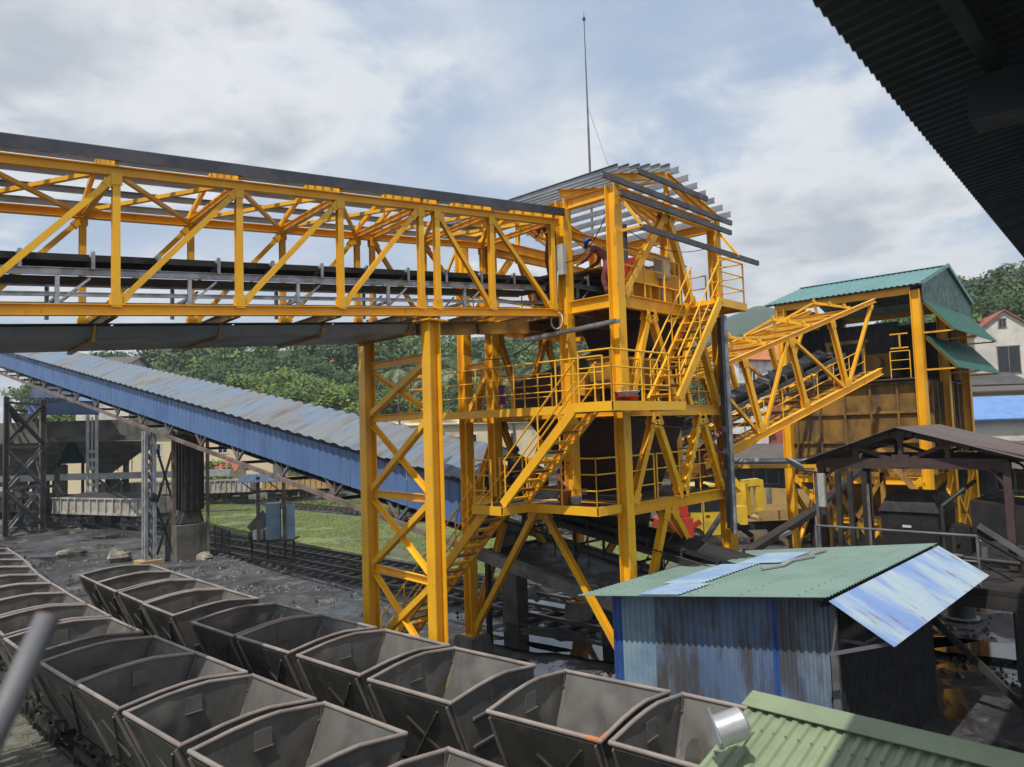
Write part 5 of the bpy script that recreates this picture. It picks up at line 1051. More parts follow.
# ------------------------------------------------------------------ mine cars
def make_car(seed=0, L=1.84, W=2.04, RZ=1.93):
    """hopper tub at the origin, rails along Y, z = 0 at the rail head"""
    r = thing('mine_car', (0, 0, 0), '-', 'mine car', 'empty steel mine cars in two rows')
    hl, hw = L/2-.03, W/2-.03; bz = .62; bw = .42; ar = .10
    arch = [(-hw, 0), (-.42, ar*.75), (-.05, ar), (.25, ar), (hw, 0)]
    # end walls (arched), side walls (sloping in), bottom
    b = MB(); rnd = random.Random(seed); dents = [(rnd.uniform(-.9, .9), rnd.uniform(.2, .9), rnd.uniform(.12, .3), rnd.choice((-1, 1))*rnd.uniform(.015, .05)) for _ in range(14)]
    def az(x):
        for (x0_, a0), (x1_, a1) in zip(arch, arch[1:]):
            if x <= x1_: return a0+(a1-a0)*(x-x0_)/(x1_-x0_)
        return 0
    def dent(a, t, k):
        v = .018*mnoise.noise(V((a*2.2+seed*5, t*3, k*3)))
        for (da, dt, dr_, dd) in dents[k*3:k*3+4]:
            q = ((a-da)**2 + (t-dt)**2)/dr_**2
            if q < 1: v += dd*(1-q)**2
        return v*(1 if .03 < t < .97 else 0)
    NX, NZ = 18, 12
    def skin(fn, nrm):
        for th, fl in ((-.004, False), (.004, True)):
            vs = [fn(i/NX, j/NZ) + nrm*th for j in range(NZ+1) for i in range(NX+1)]
            fs = [(j*(NX+1)+i, j*(NX+1)+i+1, (j+1)*(NX+1)+i+1, (j+1)*(NX+1)+i) for j in range(NZ) for i in range(NX)]
            b.add(vs, [tuple(reversed(f_)) for f_ in fs] if fl else fs, True)
    for kk, s_ in enumerate((-1, 1)):
        def fe(p_, t, s_=s_, kk=kk):
            wx = bw+(hw-bw)*t; x = -wx+2*wx*p_; return V((x, s_*hl + dent(x, t, kk)*(1-abs(2*p_-1)**6), bz+(RZ+az(x)*1.0-bz)*t))
        skin(fe, Y_)
        def fs_(p_, t, s_=s_, kk=kk):
            y = -hl+.01+(2*hl-.02)*p_; o = dent(y, t, kk+2)*(1-abs(2*p_-1)**6); return V((s_*(bw+(hw-bw)*t+o*.9), y, bz+(RZ-bz)*t-s_*0))
        skin(fs_, V((s_*.92, 0, -.39)))
    b.box((-bw, -hl+.01, bz-.012), (bw, hl-.01, bz+.004)); tub = b.build('tub', CAR, r)
    if seed:
        vs = []; n1_, n2_ = 12, 8
        for i in range(n1_+1):
            for j in range(n2_+1):
                y = -hl+.03+(2*hl-.06)*i/n1_; x = -bw-.02+(2*bw+.04)*j/n2_; e1 = sin(pi*i/n1_)**.5*sin(pi*j/n2_)**.5
                vs.append((x, y, bz+.0+(.05*seed+.10*mnoise.noise(V((x*2+seed, y*1.5, seed))))*e1))
        bb = MB(); bb.add(vs, [(i*(n2_+1)+j, (i+1)*(n2_+1)+j, (i+1)*(n2_+1)+j+1, i*(n2_+1)+j+1) for i in range(n1_) for j in range(n2_)], True); bb.build('coal_residue', COAL, r)
    # outer skin panels carry darker paint
    b = MB()
    for s_ in (-1, 1):
        o = s_*.020; b.plate([(s_*hw+o, -hl+.02, RZ-.04), (s_*hw+o, hl-.02, RZ-.04), (s_*bw+o, hl-.02, bz+.02), (s_*bw+o, -hl+.02, bz+.02)], .006)
    b.build('outer_panel', CAROUT, r)
    b = MB(); b.pipe([(x, s_*0-hl-.005, RZ+z+.01) for x, z in arch for s_ in (0,)], .032, 8); b.pipe([(x, hl+.005, RZ+z+.01) for x, z in arch], .032, 8)
    for s_ in (-1, 1): b.tube((s_*hw, -hl-.02, RZ+.01), (s_*hw, hl+.02, RZ+.01), .034, 8)
    for sx in (-1, 1):
        for sy in (-1, 1): b.lathe((sx*hw, sy*hl, RZ+.01), [(.001, -.04), (.03, -.025), (.038, 0), (.03, .025), (.001, .04)], 8)
    b.build('rim', RIM, r)
    def side(sx, v, t):      # point on sloping side wall: v along the car, t 0 top .. 1 bottom
        return V((sx*(hw + (bw-hw)*t + .03), v, RZ + (bz-RZ)*t))
    b = MB()
    for sx in (-1, 1):
        b = MB(); b.bar(side(sx, -.58, .14), side(sx, .42, .95), .03, .055, up=X_); b.bar(side(sx, .20, .34), side(sx, -.34, .72), .034, .05, up=X_); b.build('diagonal_stiffener', CAROUT, r)
    for sx in (-1, 1):
        for sy in (-1, 1):
            b = MB(); b.bar(side(sx, sy*(hl-.05), .03), side(sx, sy*(hl-.05), .46), .012, .09, up=X_)
            b.bar(side(sx, sy*(hl-.05), .47), side(sx, sy*(hl-.05), .98), .012, .06, up=X_); b.build('corner_strip', RIM, r)
    for sy in (-1, 1):                         # ledge plate and slot inside the end wall, lifting lugs
        b = MB(); b.box((-.13, sy*(hl-.014)-.006, RZ-.26), (.13, sy*(hl-.014)+.006, RZ-.03)); b.bar((-.14, sy*(hl-.03), RZ-.27), (.14, sy*(hl-.03), RZ-.27), .03, .012)
        b.build('end_plate', CAR, r); b = MB(); b.box((hw-.09, sy*(hl-.02)-.012, RZ-.17), (hw-.01, sy*(hl-.02)+.012, RZ+.01)); b.bar((hw-.14, sy*(hl-.03), RZ-.18), (hw, sy*(hl-.03), RZ-.18), .03, .012); b.build('lifting_lug', CAR, r)
    for sy in (-1, 1):
        for z in (RZ-.35, RZ-.75): b = MB(); b.bar((-.55, sy*(hl+.03), z), (-.05, sy*(hl+.03), z+.02), .04, .035); b.build('end_bar', CAR, r)
    uf = MB()
    for sx in (-1, 1): uf.bar((sx*.36, -hl-.02, .46), (sx*.36, hl+.02, .46), .08, .16); uf.bar((sx*.52, -.55, .34), (sx*.52, .55, .34), .05, .14)
    for y in (-.62, 0, .62): uf.bar((-.5, y, .52), (.5, y, .52), .1, .07)
    for sx in (-1, 1):
        for y in (-.42, .42): uf.box((sx*.50-.05, y-.11, .14), (sx*.50+.05, y+.11, .36)); uf.box((sx*.58-.03, y-.06, .18), (sx*.58+.03, y+.06, .30))
    uf.build('underframe', DIRTST, r)
    for sx in (-1, 1):
        for y in (-.42, .42):
            b = MB(); b.tube((sx*.40, y, .20), (sx*.48, y, .20), .20, 20); b.tube((sx*.38, y, .20), (sx*.40, y, .20), .235, 20); b.tube((sx*.48, y, .20), (sx*.50, y, .20), .07, 12); b.build('wheel', DIRTST, r)
    for y in (-.42, .42):
        b = MB(); b.tube((-.37, y, .20), (.37, y, .20), .045, 8); b.build('axle', DIRTST, r)
    for sy in (-1, 1):
        b = MB(); b.bar((0, sy*hl, .45), (0, sy*(hl+.06), .45), .22, .14); b.tube((0, sy*(hl+.01), .45), (0, sy*(hl+.09), .45), .07, 10); b.build('coupler', RUSTY, r)
    return r
protos = [make_car(0), make_car(1), make_car(2)]
cars = []
def put_car(x, y, rz, label, sx=1.0, sy=1.0, yl=1.80):
    c = protos[len(cars)] if len(cars) < 3 else copy_tree(protos[(len(cars)*2+len(cars)//4) % 3])
    c.location = (x, y, .18); c.rotation_euler = (0, 0, rz); c.scale = (1, 1, 1); c['label'] = label; cars.append(c); return c
Bcars = [(13.95, -5.72), (12.22, -5.80), (10.22, -5.86), (8.28, -5.93), (5.56, -5.90), (3.66, -5.80), (1.58, -5.70), (-.46, -5.62), (-2.84, -5.32), (-4.78, -5.10), (-6.75, -5.0)]
Acars = [(22.9, -7.7), (21.0, -7.85), (19.1, -8.05), (17.2, -8.30), (15.25, -8.50), (13.33, -8.62), (11.47, -8.74), (9.45, -8.82), (7.40, -8.90), (4.97, -8.85), (3.15, -8.78), (1.12, -8.72), (-.93, -8.64), (-3.5, -8.50), (-5.4, -8.4)]
def ang(lst, i):
    a = lst[max(0, i-1)]; c = lst[min(len(lst)-1, i+1)]; return atan2(-(a[1]-c[1]), (a[0]-c[0]))
Bl = ['empty mine car at the far end of the right row, nearest the lattice post', 'second empty mine car from the far end of the right row', 'third empty mine car from the far end of the right row', 'empty mine car with a dark end wall, just before the gap of the right row',
      'empty mine car just after the first gap of the right row', 'empty mine car left of the back trestle leg, small yellow mark on its side', 'empty mine car whose far rim meets the back trestle leg', 'empty mine car right before the front trestle leg, the last before a gap',
      'empty mine car left of the one with the silver lamp, after the second gap', 'empty mine car under the silver lamp beside the pale green roof', 'mine car mostly hidden under the pale green roof']
Al = ['farthest brownish mine car of the left row', 'second farthest brownish mine car of the left row', 'third farthest brownish mine car of the left row', 'fourth mine car from the far end of the left row', 'fifth mine car from the far end of the left row', 'sixth mine car from the far end of the left row',
      'mine car of the left row level with the nearest corner of the far right group', 'mine car of the left row with a rusty spot on its far rim corner', 'mine car behind the blurred foreground pole, followed by a gap', 'mine car in front of the gap right of the blurred pole, dark inside',
      'mine car just right of the blurred pole with a bright right wall', 'second mine car right of the blurred pole in the left row', 'mine car at the bottom edge of the picture, left of centre', 'mine car whose far corner just peeks above the bottom edge', 'nearest mine car of the left row, below the bottom edge']
for i, (y, x) in enumerate(Bcars): put_car(x, y, ang(Bcars, i), Bl[i])
for i, (y, x) in enumerate(Acars[:-1]): put_car(x, y, ang(Acars, i), Al[i])
def text_on(body, par, size, mtx, m):
    cu = bpy.data.curves.new('painted_number', 'FONT'); cu.body = body; cu.size = size; cu.extrude = .001; cu.align_x = 'CENTER'; cu.materials.append(m)
    tmp = bpy.data.objects.new('painted_number', cu); COL.objects.link(tmp); dg = bpy.context.evaluated_depsgraph_get()
    me = bpy.data.meshes.new_from_object(tmp.evaluated_get(dg)); bpy.data.objects.remove(tmp)
    o = bpy.data.objects.new('painted_number', me); COL.objects.link(o); o.parent = par; o.matrix_local = mtx; return o
sl_ = atan2(1.93-.62, (1.02-.03)-.42)
for k, tx in ((4, '151'), (5, '151'), (6, 'L54'), (7, 'L58'), (13, '134'), (12, '128')):
    c = cars[k] if k < 11 else cars[11+k-2]
    # lettering lies on the near (-x) side wall: text x axis along -y, text y axis up the slope
    ex = V((0, -1, 0)); ey = V((-(.99-.42), 0, 1.31)).normalized(); ez = ex.cross(ey)
    pos = V((-(.99-.57*.20)-.030, -.02, 1.93-1.31*.20))
    M_ = Matrix(((ex.x, ey.x, ez.x, pos.x), (ex.y, ey.y, ez.y, pos.y), (ex.z, ey.z, ez.z, pos.z), (0, 0, 0, 1))); text_on(tx, c, .17, M_, YTXT)

# ------------------------------------------------------------------ freight wagons beyond
def freight(pa_, pb_, label, group, heap=True, hh=1.05, m=FRW):
    a = V((pa_.x, pa_.y, 0)); c = V((pb_.x, pb_.y, 0)); d = (c-a).normalized(); n = V((-d.y, d.x, 0)); Ln = (c-a).length; w = 2.5
    if n.dot(a-CAM) < 0: n = -n
    r = thing('freight_wagon', (a+c)/2, label, 'freight wagon', group); z0, z1 = 1.15, 1.15+hh
    P = lambda l, q, z: a + d*l + n*q + Z_*z
    b = MB(); b.hexa([P(0, 0, z0), P(Ln, 0, z0), P(Ln, w, z0), P(0, w, z0), P(0, 0, z0+.08), P(Ln, 0, z0+.08), P(Ln, w, z0+.08), P(0, w, z0+.08)])
    for q in (.03, w-.03): b.bar(P(0, q, (z0+z1)/2+.04), P(Ln, q, (z0+z1)/2+.04), .05, hh-.08)
    for l in (.03, Ln-.03): b.bar(P(l, .06, (z0+z1)/2+.04), P(l, w-.06, (z0+z1)/2+.04), .05, hh-.08)
    body = b.build('body', m, r)
    b = MB()
    for i in range(12): l = .3 + (Ln-.6)*i/11; b.bar(P(l, -.05, z0), P(l, -.05, z1-.05), .14, .10, up=d)
    b.bar(P(0, -.05, z1), P(Ln, -.05, z1), .12, .09); b.bar(P(0, -.03, z0+.02), P(Ln, -.03, z0+.02), .1, .16)
    for l in (-.05, Ln+.05):
        for q in (.5, 1.25, 2.0): b.bar(P(l, q, z0), P(l, q, z1), .1, .12, up=n)
    b.build('rib', m, body)
    if heap:
        vs = []; nn = 16
        for i in range(nn+1):
            for j in range(7):
                l = .1+(Ln-.2)*i/nn; q = .08+(w-.16)*j/6; e1 = min(1, min(i, nn-i)/2.5); e2 = sin(pi*j/6)
                vs.append(P(l, q, z1-.12+.42*e1*e2+.06*mnoise.noise(V((l*2, q*2, 3)))))
        b = MB(); b.add(vs, [(i*7+j, (i+1)*7+j, (i+1)*7+j+1, i*7+j+1) for i in range(nn) for j in range(6)], True); b.build('coal_load', COAL, r)
    b = MB(); b.bar(P(.1, w/2, .95), P(Ln-.1, w/2, .95), 1.2, .3); b.bar(P(-.3, w/2, .98), P(0, w/2, .98), 2.2, .2); b.bar(P(Ln, w/2, .98), P(Ln+.3, w/2, .98), 2.2, .2)
    for l in (Ln*.42, Ln*.60): b.hexa([P(l-.35, .3, .45), P(l+.35, .3, .45), P(l+.35, .9, .45), P(l-.35, .9, .45), P(l-.5, .1, 1.1), P(l+.5, .1, 1.1), P(l+.5, .9, 1.1), P(l-.5, .9, 1.1)])
    b.build('underframe', DIRTST, r)
    for l0 in (1.5, Ln-1.5):
        b = MB(); b.bar(P(l0-1.1, .35, .52), P(l0+1.1, .35, .52), .14, .3); b.build('bogie_frame', DIRTST, r)
        for dl in (-.75, .75): b = MB(); b.tube(P(l0+dl, .42, .52), P(l0+dl, .56, .52), .42, 18); b.tube(P(l0+dl, .25, .52), P(l0+dl, .42, .52), .10, 10); b.build('wheel', GREYST, r)
    return r
FG = 'grey ribbed freight wagons'
freight(gnd(52, 529), gnd(141, 533), 'pale grey ribbed freight wagon heaped with coal beside the lattice tower', FG)
freight(gnd(-48, 525), gnd(42, 528), 'dark stained freight wagon behind the legs of the lattice tower', FG, m=DIRTST)
freight(gnd(96, 508), gnd(176, 506), 'far freight wagon seen just left of the thick black pier', FG, heap=False)
freight(gnd(186, 506), gnd(250, 504), 'far freight wagon seen right of the thick black pier', FG, heap=False)
freight(gnd(262, 502), gnd(330, 500), 'far freight wagon partly behind the small hut', FG, m=OCHRE, heap=False)

# ------------------------------------------------------------------ small hut with blue box
ht = thing('signal_hut', gnd(270, 560), 'small open hut with pale blue awning and a blue steel box on a raised platform', 'hut'); q = V(ht.location)
D_ = q.copy(); hD = (q-V((CAM.x, CAM.y, 0))).length
ex = e_; ey = V((q.x-CAM.x, q.y-CAM.y, 0)).normalized()
P = lambda x, y, z: q + ex*x + ey*y + Z_*z
b = MB(); b.bar(P(-1.0, .4, .95), P(1.3, .4, .95), 1.3, .08); b.build('platform', DIRTST, ht)
for x, y in ((-.9, -.1), (-.1, -.15), (.75, -.1), (1.2, -.1), (-.9, .9), (1.2, .9)): b = MB(); b.bar(P(x, y, -.1), P(x, y, .9), .07, .07, up=X_); b.build('leg', DIRTST, ht)
b = MB(); b.bar(P(.2, .35, 1.0), P(.2, .35, 2.75), .72*2*.5, .9, up=ey); bx = b.build('box_cabinet', WALLP, ht)
b = MB(); b.bar(P(.55, -.12, 1.0), P(.55, -.12, 2.75), .05, .06, up=ey); b.bar(P(-.15, -.12, 1.0), P(-.15, -.12, 2.75), .05, .06, up=ey); b.build('box_edge', WALLD, bx); b = MB(); b.bar(P(.98, -.12, 1.0), P(.98, -.12, 2.7), .5, .04, up=ey); b.build('side_door', PATCH, bx)
for x in (-.55, .72): b = MB(); b.bar(P(x, -.22, .9), P(x, -.22, 4.1), .17, .14, up=ey); b.build('post', RUSTY, ht)
b = MB(); b.corr(P(-1.7, -.9, 3.85), P(-1.3, 1.2, 4.15)-P(-1.7, -.9, 3.85), ex*2.3, .18, .03, nrm=(0, 0, 1), th=.01); b.build('awning', PATCH, ht)
for x in (-.55, .72): b = MB(); b.bar(P(x, -.2, 3.2), P(x-.75, -.6, 3.85), .05, .05); b.build('strut', DIRTST, ht)
b = MB(); b.bar(P(-.75, .1, 1.25), P(-.28, .1, 1.25), .5, .45); b.build('pump_case', WHITE, ht)
b = MB(); b.tube(P(-1.0, .1, 1.2), P(-.75, .1, 1.2), .2, 12); b.build('pump_motor', BROWNP, ht)
b = MB(); b.bar(P(-.9, .9, 1.3), P(-.1, .9, 2.1), .05, .7, up=Z_); b.build('leaning_panel', GREYST, ht)

# ------------------------------------------------------------------ blue shed with green roof
SX0, SY0 = -2.30, -5.21; SLV, SLU = 4.81, 6.08
shed = thing('tin_shed', (SX0+3, SY0+2.4, 0), 'blue corrugated shed with a patched green roof and faded blue awning', 'shed')
zr = lambda y: 3.32 - .60*(y-SY0)/SLV
b = MB(); b.corr((SX0, SY0, 3.32), (0, SLV, -.60), (SLU, 0, 0), .13, .022, nrm=(0, .12, .99), trap=False, th=.006); rs = b.build('roof', GROOF, shed)
b = MB(); xa, xb = SX0+.0, SX0+1.7
b.corr((SX0+.0, SY0+2.55, zr(SY0+2.55)+.030), (0, .85, -.85*.1247), (1.15, 0, 0), .13, .022, nrm=(0, .12, .99), trap=False, th=.004)
b.corr((SX0+1.16, SY0+2.75, zr(SY0+2.75)+.030), (0, .85, -.85*.1247), (2.4, 0, 0), .13, .022, nrm=(0, .12, .99), trap=False, th=.004)
b.corr((SX0+3.6, SY0+2.3, zr(SY0+2.3)+.030), (0, 1.0, -.1247), (1.6, 0, 0), .13, .022, nrm=(0, .12, .99), trap=False, th=.004); b.build('patch_sheet', PATCH, rs)
b = MB()
pts = [(SX0+2.7, SY0+2.3), (SX0+3.1, SY0+2.05), (SX0+3.8, SY0+2.15), (SX0+4.3, SY0+1.9), (SX0+4.6, SY0+2.1), (SX0+5.2, SY0+2.0)]
for a, c in zip(pts, pts[1:]): b.bar((a[0], a[1], zr(a[1])+.06), (c[0], c[1], zr(c[1])+.06), .10, .03)
b.build('sealant_strip', SILV, rs)
WX0, WX1, WY0, WY1 = SX0+.55, SX0+5.8, SY0+.10, SY0+SLV-.42
WP = [('WALLD', WY1-.22, WY1), ('WALLP', WY1-.95, WY1-.22), ('WALLB', WY0+1.05, WY1-.95), ('WALLD', WY0+.95, WY0+1.05), ('WALLP2', WY0+.12, WY0+.95)]
mm = {'WALLD': WALLD, 'WALLP': WALLP, 'WALLB': WALLB, 'WALLP2': WALLB}
for nme, ya, yb in WP:
    b = MB(); ns = max(1, int(round((yb-ya)/.25)))
    for q_ in range(ns):
        y0_, y1_ = ya+(yb-ya)*q_/ns, ya+(yb-ya)*(q_+1)/ns; zt1 = zr(y1_)-.01; b.corr((WX0, y0_, -.1), (0, 0, zt1+.1), (0, y1_-y0_, 0), .125, .025, nrm=(-1, 0, 0), th=.006)
    b.build('wall_sheet', mm[nme], shed)
b = MB(); b.box((WX0-.04, WY0-.02, 0), (WX0+.03, WY0+.09, 3.2)); b.build('corner_post', GREYST, shed)
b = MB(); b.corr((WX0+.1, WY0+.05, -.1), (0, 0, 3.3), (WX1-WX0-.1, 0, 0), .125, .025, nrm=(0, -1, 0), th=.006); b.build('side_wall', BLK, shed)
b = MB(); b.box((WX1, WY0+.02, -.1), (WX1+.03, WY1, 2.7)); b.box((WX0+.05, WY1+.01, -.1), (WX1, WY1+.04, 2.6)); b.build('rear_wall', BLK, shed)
b = MB(); b.bar((WX0+.1, WY0-.35, 2.55), (WX0+3.2, WY0-.35, 2.4), .06, .05); b.bar((WX0+.1, WY0, 2.55), (WX0+.1, WY0-.4, 2.55), .05, .05); b.build('awning_rail', GREYST, shed)
b = MB(); b.corr((SX0, SY0-.02, 3.27), (0, -.88, -.52), (SLU, 0, 0), .115, .02, nrm=V((0, -.52, .88)).normalized(), trap=False, th=.005); aw = b.build('awning', AWN, shed)
for x in (SX0+.1, SX0+SLU/2, SX0+SLU-.1): b = MB(); b.bar((x, WY0-.03, 2.45), (x, SY0-.8, 2.76), .05, .05, up=X_); b.build('awning_prop', GREYST, aw)
b = MB(); b.box((SX0+.15, SY0+.06, 3.16), (SX0+SLU-.1, SY0+.12, 3.28)); b.box((SX0+.08, SY0+.12, 3.14), (SX0+.16, SY0+.2, 3.22)); b.build('purlin', BLK, shed)

# ------------------------------------------------------------------ brown open shed with crusher platform
BSX, BY_L, BY_R, BY_A = 6.25, -1.95, -6.12, -3.92
bs = thing('open_shed', (8, -4, 0), 'dark brown steel open shed with trussed gable and low pitched roof', 'open shed')
TZ, EZ, AZ_ = 4.85, 4.95, 5.72
for x in (BSX, BSX+3.4):
    for y in (BY_L, BY_R):
        b = MB(); b.hsec((x, y, 0), (x, y, TZ+.05), .16, .16, X_); b.build('post', BROWNP, bs)
        s_ = -1 if y == BY_L else 1
        b = MB(); prev = None
        for k in range(7):
            a = k/6*pi/2; q = V((x, y + s_*(.55-.55*cos(a)), TZ-.1-.75+.75*sin(a)))
            if prev: b.bar(prev, q, .06, .08, up=X_)
            prev = q
        b.build('curved_bracket', BROWNP, bs)
    b = MB(); b.bar((x, BY_L+.05, TZ), (x, BY_R-.05, TZ), .10, .26); tr_ = b.build('truss', BROWNP, bs)
    b = MB()
    for y0, y1, z0_, z1_ in ((BY_L+.35, BY_A, EZ, AZ_-.1), (BY_R-.5, BY_A, EZ, AZ_-.1)): b.bar((x, y0, z0_), (x, y1, z1_), .09, .13)
    for y, zz in ((-2.85, 5.30), (-3.92, 5.6), (-4.95, 5.35)): b.bar((x, y, TZ+.13), (x, y, zz), .10, .12, up=X_)
    b.bar((x, -3.7, TZ+.1), (x, -2.88, 5.25), .07, .09); b.bar((x, -4.1, TZ+.1), (x, -4.9, 5.30), .07, .09); b.plate([(x-.07, -4.12, TZ-.1), (x-.07, -3.72, TZ-.1), (x-.07, -3.72, TZ+.22), (x-.07, -4.12, TZ+.22)], .02, X_)
    b.plate([(x-.07, -3.84, AZ_-.3), (x-.07, -4.0, AZ_-.3), (x-.07, -4.08, AZ_-.07), (x-.07, -3.76, AZ_-.07)], .02, X_)
    b.build('web', BROWNP, tr_)
b = MB(); b.corr((BSX-.35, BY_A, AZ_+.02), (0, -3.9, -1.15), (4.15, 0, 0), .2, .025, nrm=(0, -.3, .95), trap=False, th=.008); b.build('roof_slope', BRROOF, bs)
b = MB(); b.corr((BSX-.35, BY_A, AZ_+.02), (0, 2.45, -.88), (4.15, 0, 0), .2, .025, nrm=(0, .33, .94), trap=False, th=.008); b.build('roof_slope', BRROOF, bs)
b = MB()
for f_ in (.1, .5, .95):
    b.bar((BSX-.2, BY_A-3.0*f_, AZ_-.05-.95*f_), (BSX+3.7, BY_A-3.0*f_, AZ_-.05-.95*f_), .05, .08); b.bar((BSX-.2, BY_A+2.4*f_, AZ_-.05-.86*f_), (BSX+3.7, BY_A+2.4*f_, AZ_-.05-.86*f_), .05, .08)
b.build('purlin', BROWNP, bs)
pf = thing('crusher_platform', (6, -5, 0), 'coal blackened raised platform with grey handrail under the brown shed', 'platform')
PZ = 2.45
b = MB(); b.box((3.9, -7.4, PZ-.1), (10.5, -2.2, PZ)); b.build('deck', DIRTST, pf)
b = MB(); b.bar((3.95, -7.4, PZ-.25), (3.95, -2.2, PZ-.25), .12, .28); b.bar((3.95, -7.35, PZ-.25), (10.5, -7.35, PZ-.25), .12, .28); b.build('edge_beam', DIRTST, pf)
for (x, y) in ((4.0, -6.6), (4.0, -2.6), (7, -7.2), (7, -2.4), (10.3, -7.2), (10.3, -2.4)): b = MB(); b.hsec((x, y, 0), (x, y, PZ-.4), .22, .22, X_); b.build('column', DIRTST, pf)
for (a, c) in (((4.0, -4.6, PZ-.4), (4.0, -6.5, .2)), ((4.0, -4.2, PZ-.4), (4.0, -2.7, .2)), ((5.2, -7.0, PZ-.4), (4.1, -6.7, .5))): b = MB(); b.bar(a, c, .12, .12); b.build('strut', DIRTST, pf)
railing([(4.0, -2.6), (4.0, -5.9)], PZ, pf, m=GREYST, r=.03, mid=1, step=3.2); railing([(4.0, -5.9), (7.0, -6.9)], PZ, pf, m=DIRTST, r=.028, mid=1, step=1.5, z2=PZ-1.4)
cm = thing('crusher', (7.3, -4.3, PZ), 'black coal stained crusher housing standing under the brown shed', 'machine')
b = MB(); b.box((6.6, -4.55, PZ), (8.3, -3.25, PZ+1.15)); b.build('housing', BLKM, cm)
b = MB(); b.hexa([(6.55, -4.6, PZ+1.17), (8.35, -4.6, PZ+1.17), (8.35, -3.2, PZ+1.17), (6.55, -3.2, PZ+1.17), (6.75, -4.4, PZ+1.6), (8.2, -4.4, PZ+1.6), (8.2, -3.4, PZ+1.6), (6.75, -3.4, PZ+1.6)]); b.build('hood', BLKM, cm)
b = MB(); b.box((6.585, -3.95, PZ+.78), (6.597, -3.75, PZ+.84)); b.build('plate', WHITE, cm)
b = MB(); b.tube((6.45, -4.95, PZ+.55), (6.75, -4.95, PZ+.55), .42, 18); b.tube((6.40, -4.95, PZ+.55), (6.45, -4.95, PZ+.55), .1, 10); b.tube((6.7, -4.9, PZ+.55), (7.6, -4.9, PZ+.55), .22, 14); b.build('flywheel', BLKM, cm)
b = MB(); b.box((6.2, -4.5, PZ), (6.5, -4.0, PZ+.4)); b.build('motor_block', GREYST, cm)
sc2 = thing('vibrating_screen', (7.3, -6.2, PZ), 'long black screen box machine right of the crusher under the brown shed', 'machine')
b = MB(); b.hexa([(6.2, -7.2, PZ+.5), (8.2, -7.2, PZ+.5), (8.2, -5.35, PZ+.7), (6.2, -5.35, PZ+.7), (6.2, -7.2, PZ+1.35), (8.2, -7.2, PZ+1.35), (8.2, -5.35, PZ+1.55), (6.2, -5.35, PZ+1.55)]); b.build('screen_box', BLKM, sc2)
b = MB(); b.box((7.2, -7.3, PZ+1.5), (8.2, -6.3, PZ+2.0)); b.build('top_box', BLKM, sc2)
b = MB(); b.bar((6.12, -5.5, PZ+1.0), (6.12, -6.7, PZ+.15), .06, .12); b.bar((6.12, -6.6, PZ+.5), (6.12, -6.6, PZ), .12, .12, up=X_); b.bar((6.12, -5.6, PZ+.5), (6.12, -5.6, PZ), .12, .12, up=X_); b.build('support', GREYST, sc2)
fg_ = thing('equipment_frame', (6, -2.6, PZ), 'dark frame posts and beam standing under the left of the brown shed roof', 'frame')
for y in (-2.45, -2.75, -3.1): b = MB(); b.bar((6.0, y, PZ), (6.0, y, TZ-.2), .12, .12, up=X_); b.build('post', DIRTST, fg_)
for k in range(5):
    p_ = (6.1+.0*k, -2.2-.0*k, 0)
gw = thing('guide_beam', (13, -3, 0), 'bare yellow diagonal steel members standing beneath the loading bin', 'frame')
for (a, c) in (((15.8, -.2, 5.2), (12.9, -2.6, 3.3)), ((15.5, 1.4, 4.6), (15.5, 1.4, 0)), ((15.5, -.6, 4.6), (15.5, -.6, 0)), ((15.5, 1.4, .6), (15.5, -.6, 3.8)), ((15.5, 1.4, 3.8), (15.5, -.6, .6)), ((15.5, 1.5, 3.9), (15.5, -1.4, 3.9))):
    b = MB(); b.hsec(a, c, .16, .16, X_); b.build('member', YELD, gw)

# boom and scrap between tower and shed
bm_ = thing('discharge_boom', at(790, 530, 21), 'dark slender conveyor boom rising to the right behind the shed roof', 'boom')
a, c = at(748, 552, 19.5), at(812, 512, 22); d2 = at(868, 463, 25)
b = MB(); b.bar(a, c, .3, .16); b.bar(c, d2, .22, .14); b.build('arm', DIRTST, bm_)
for q_ in (a, c, d2): b = MB(); b.bar(V((q_.x, q_.y, 0)), q_, .13, .13, up=X_); b.build('prop', DIRTST, bm_)
scr = [((700, 548), (722, 514), 20.0, GALV, 'grey steel channel leaning up beside the tower foot'), ((722, 514), (752, 536), 21.0, DIRTST, 'dark bar sloping down from the tip of the leaning grey channel'), ((755, 548), (790, 532), 20.0, SILV, 'silver sheet strip lying against the boom behind the shed roof')]
for i, (p1, p2, D, m_, lb) in enumerate(scr):
    a, c = at(*p1, D), at(*p2, D+.6); s_ = thing('scrap_bar', (a.x, a.y, 0), lb, 'steel bar', 'steel scrap behind the shed')
    b = MB(); b.bar(a, c, .12, .10); b.build('bar', m_, s_); g_ = V((c.x, c.y, 0)); b = MB(); b.bar(g_, c-Z_*.06, .08, .08, up=X_); b.build('stand', DIRTST, s_)
# inclined dark conveyor between tower and truck
c3 = thing('return_conveyor', (7, 4, 0), 'dark low conveyor frame right of the tower feet in front of the truck', 'conveyor')
belt_conv(lambda k, a, z: V((4.9+k*.62+a*.2, 1.2-k*.75+a, .75-.06*k+z)), 0, 5.5, c3, pitch=.8, w=.7, legm=GREYST, leg=.5)
for k in (.3, 2.7, 5.2): q = V((4.9+k*.62, 1.2-k*.75, .75-.06*k)); b = MB(); b.bar(V((q.x, q.y, 0)), q, .12, .9, up=X_); b.build('stand', DIRTST, c3)

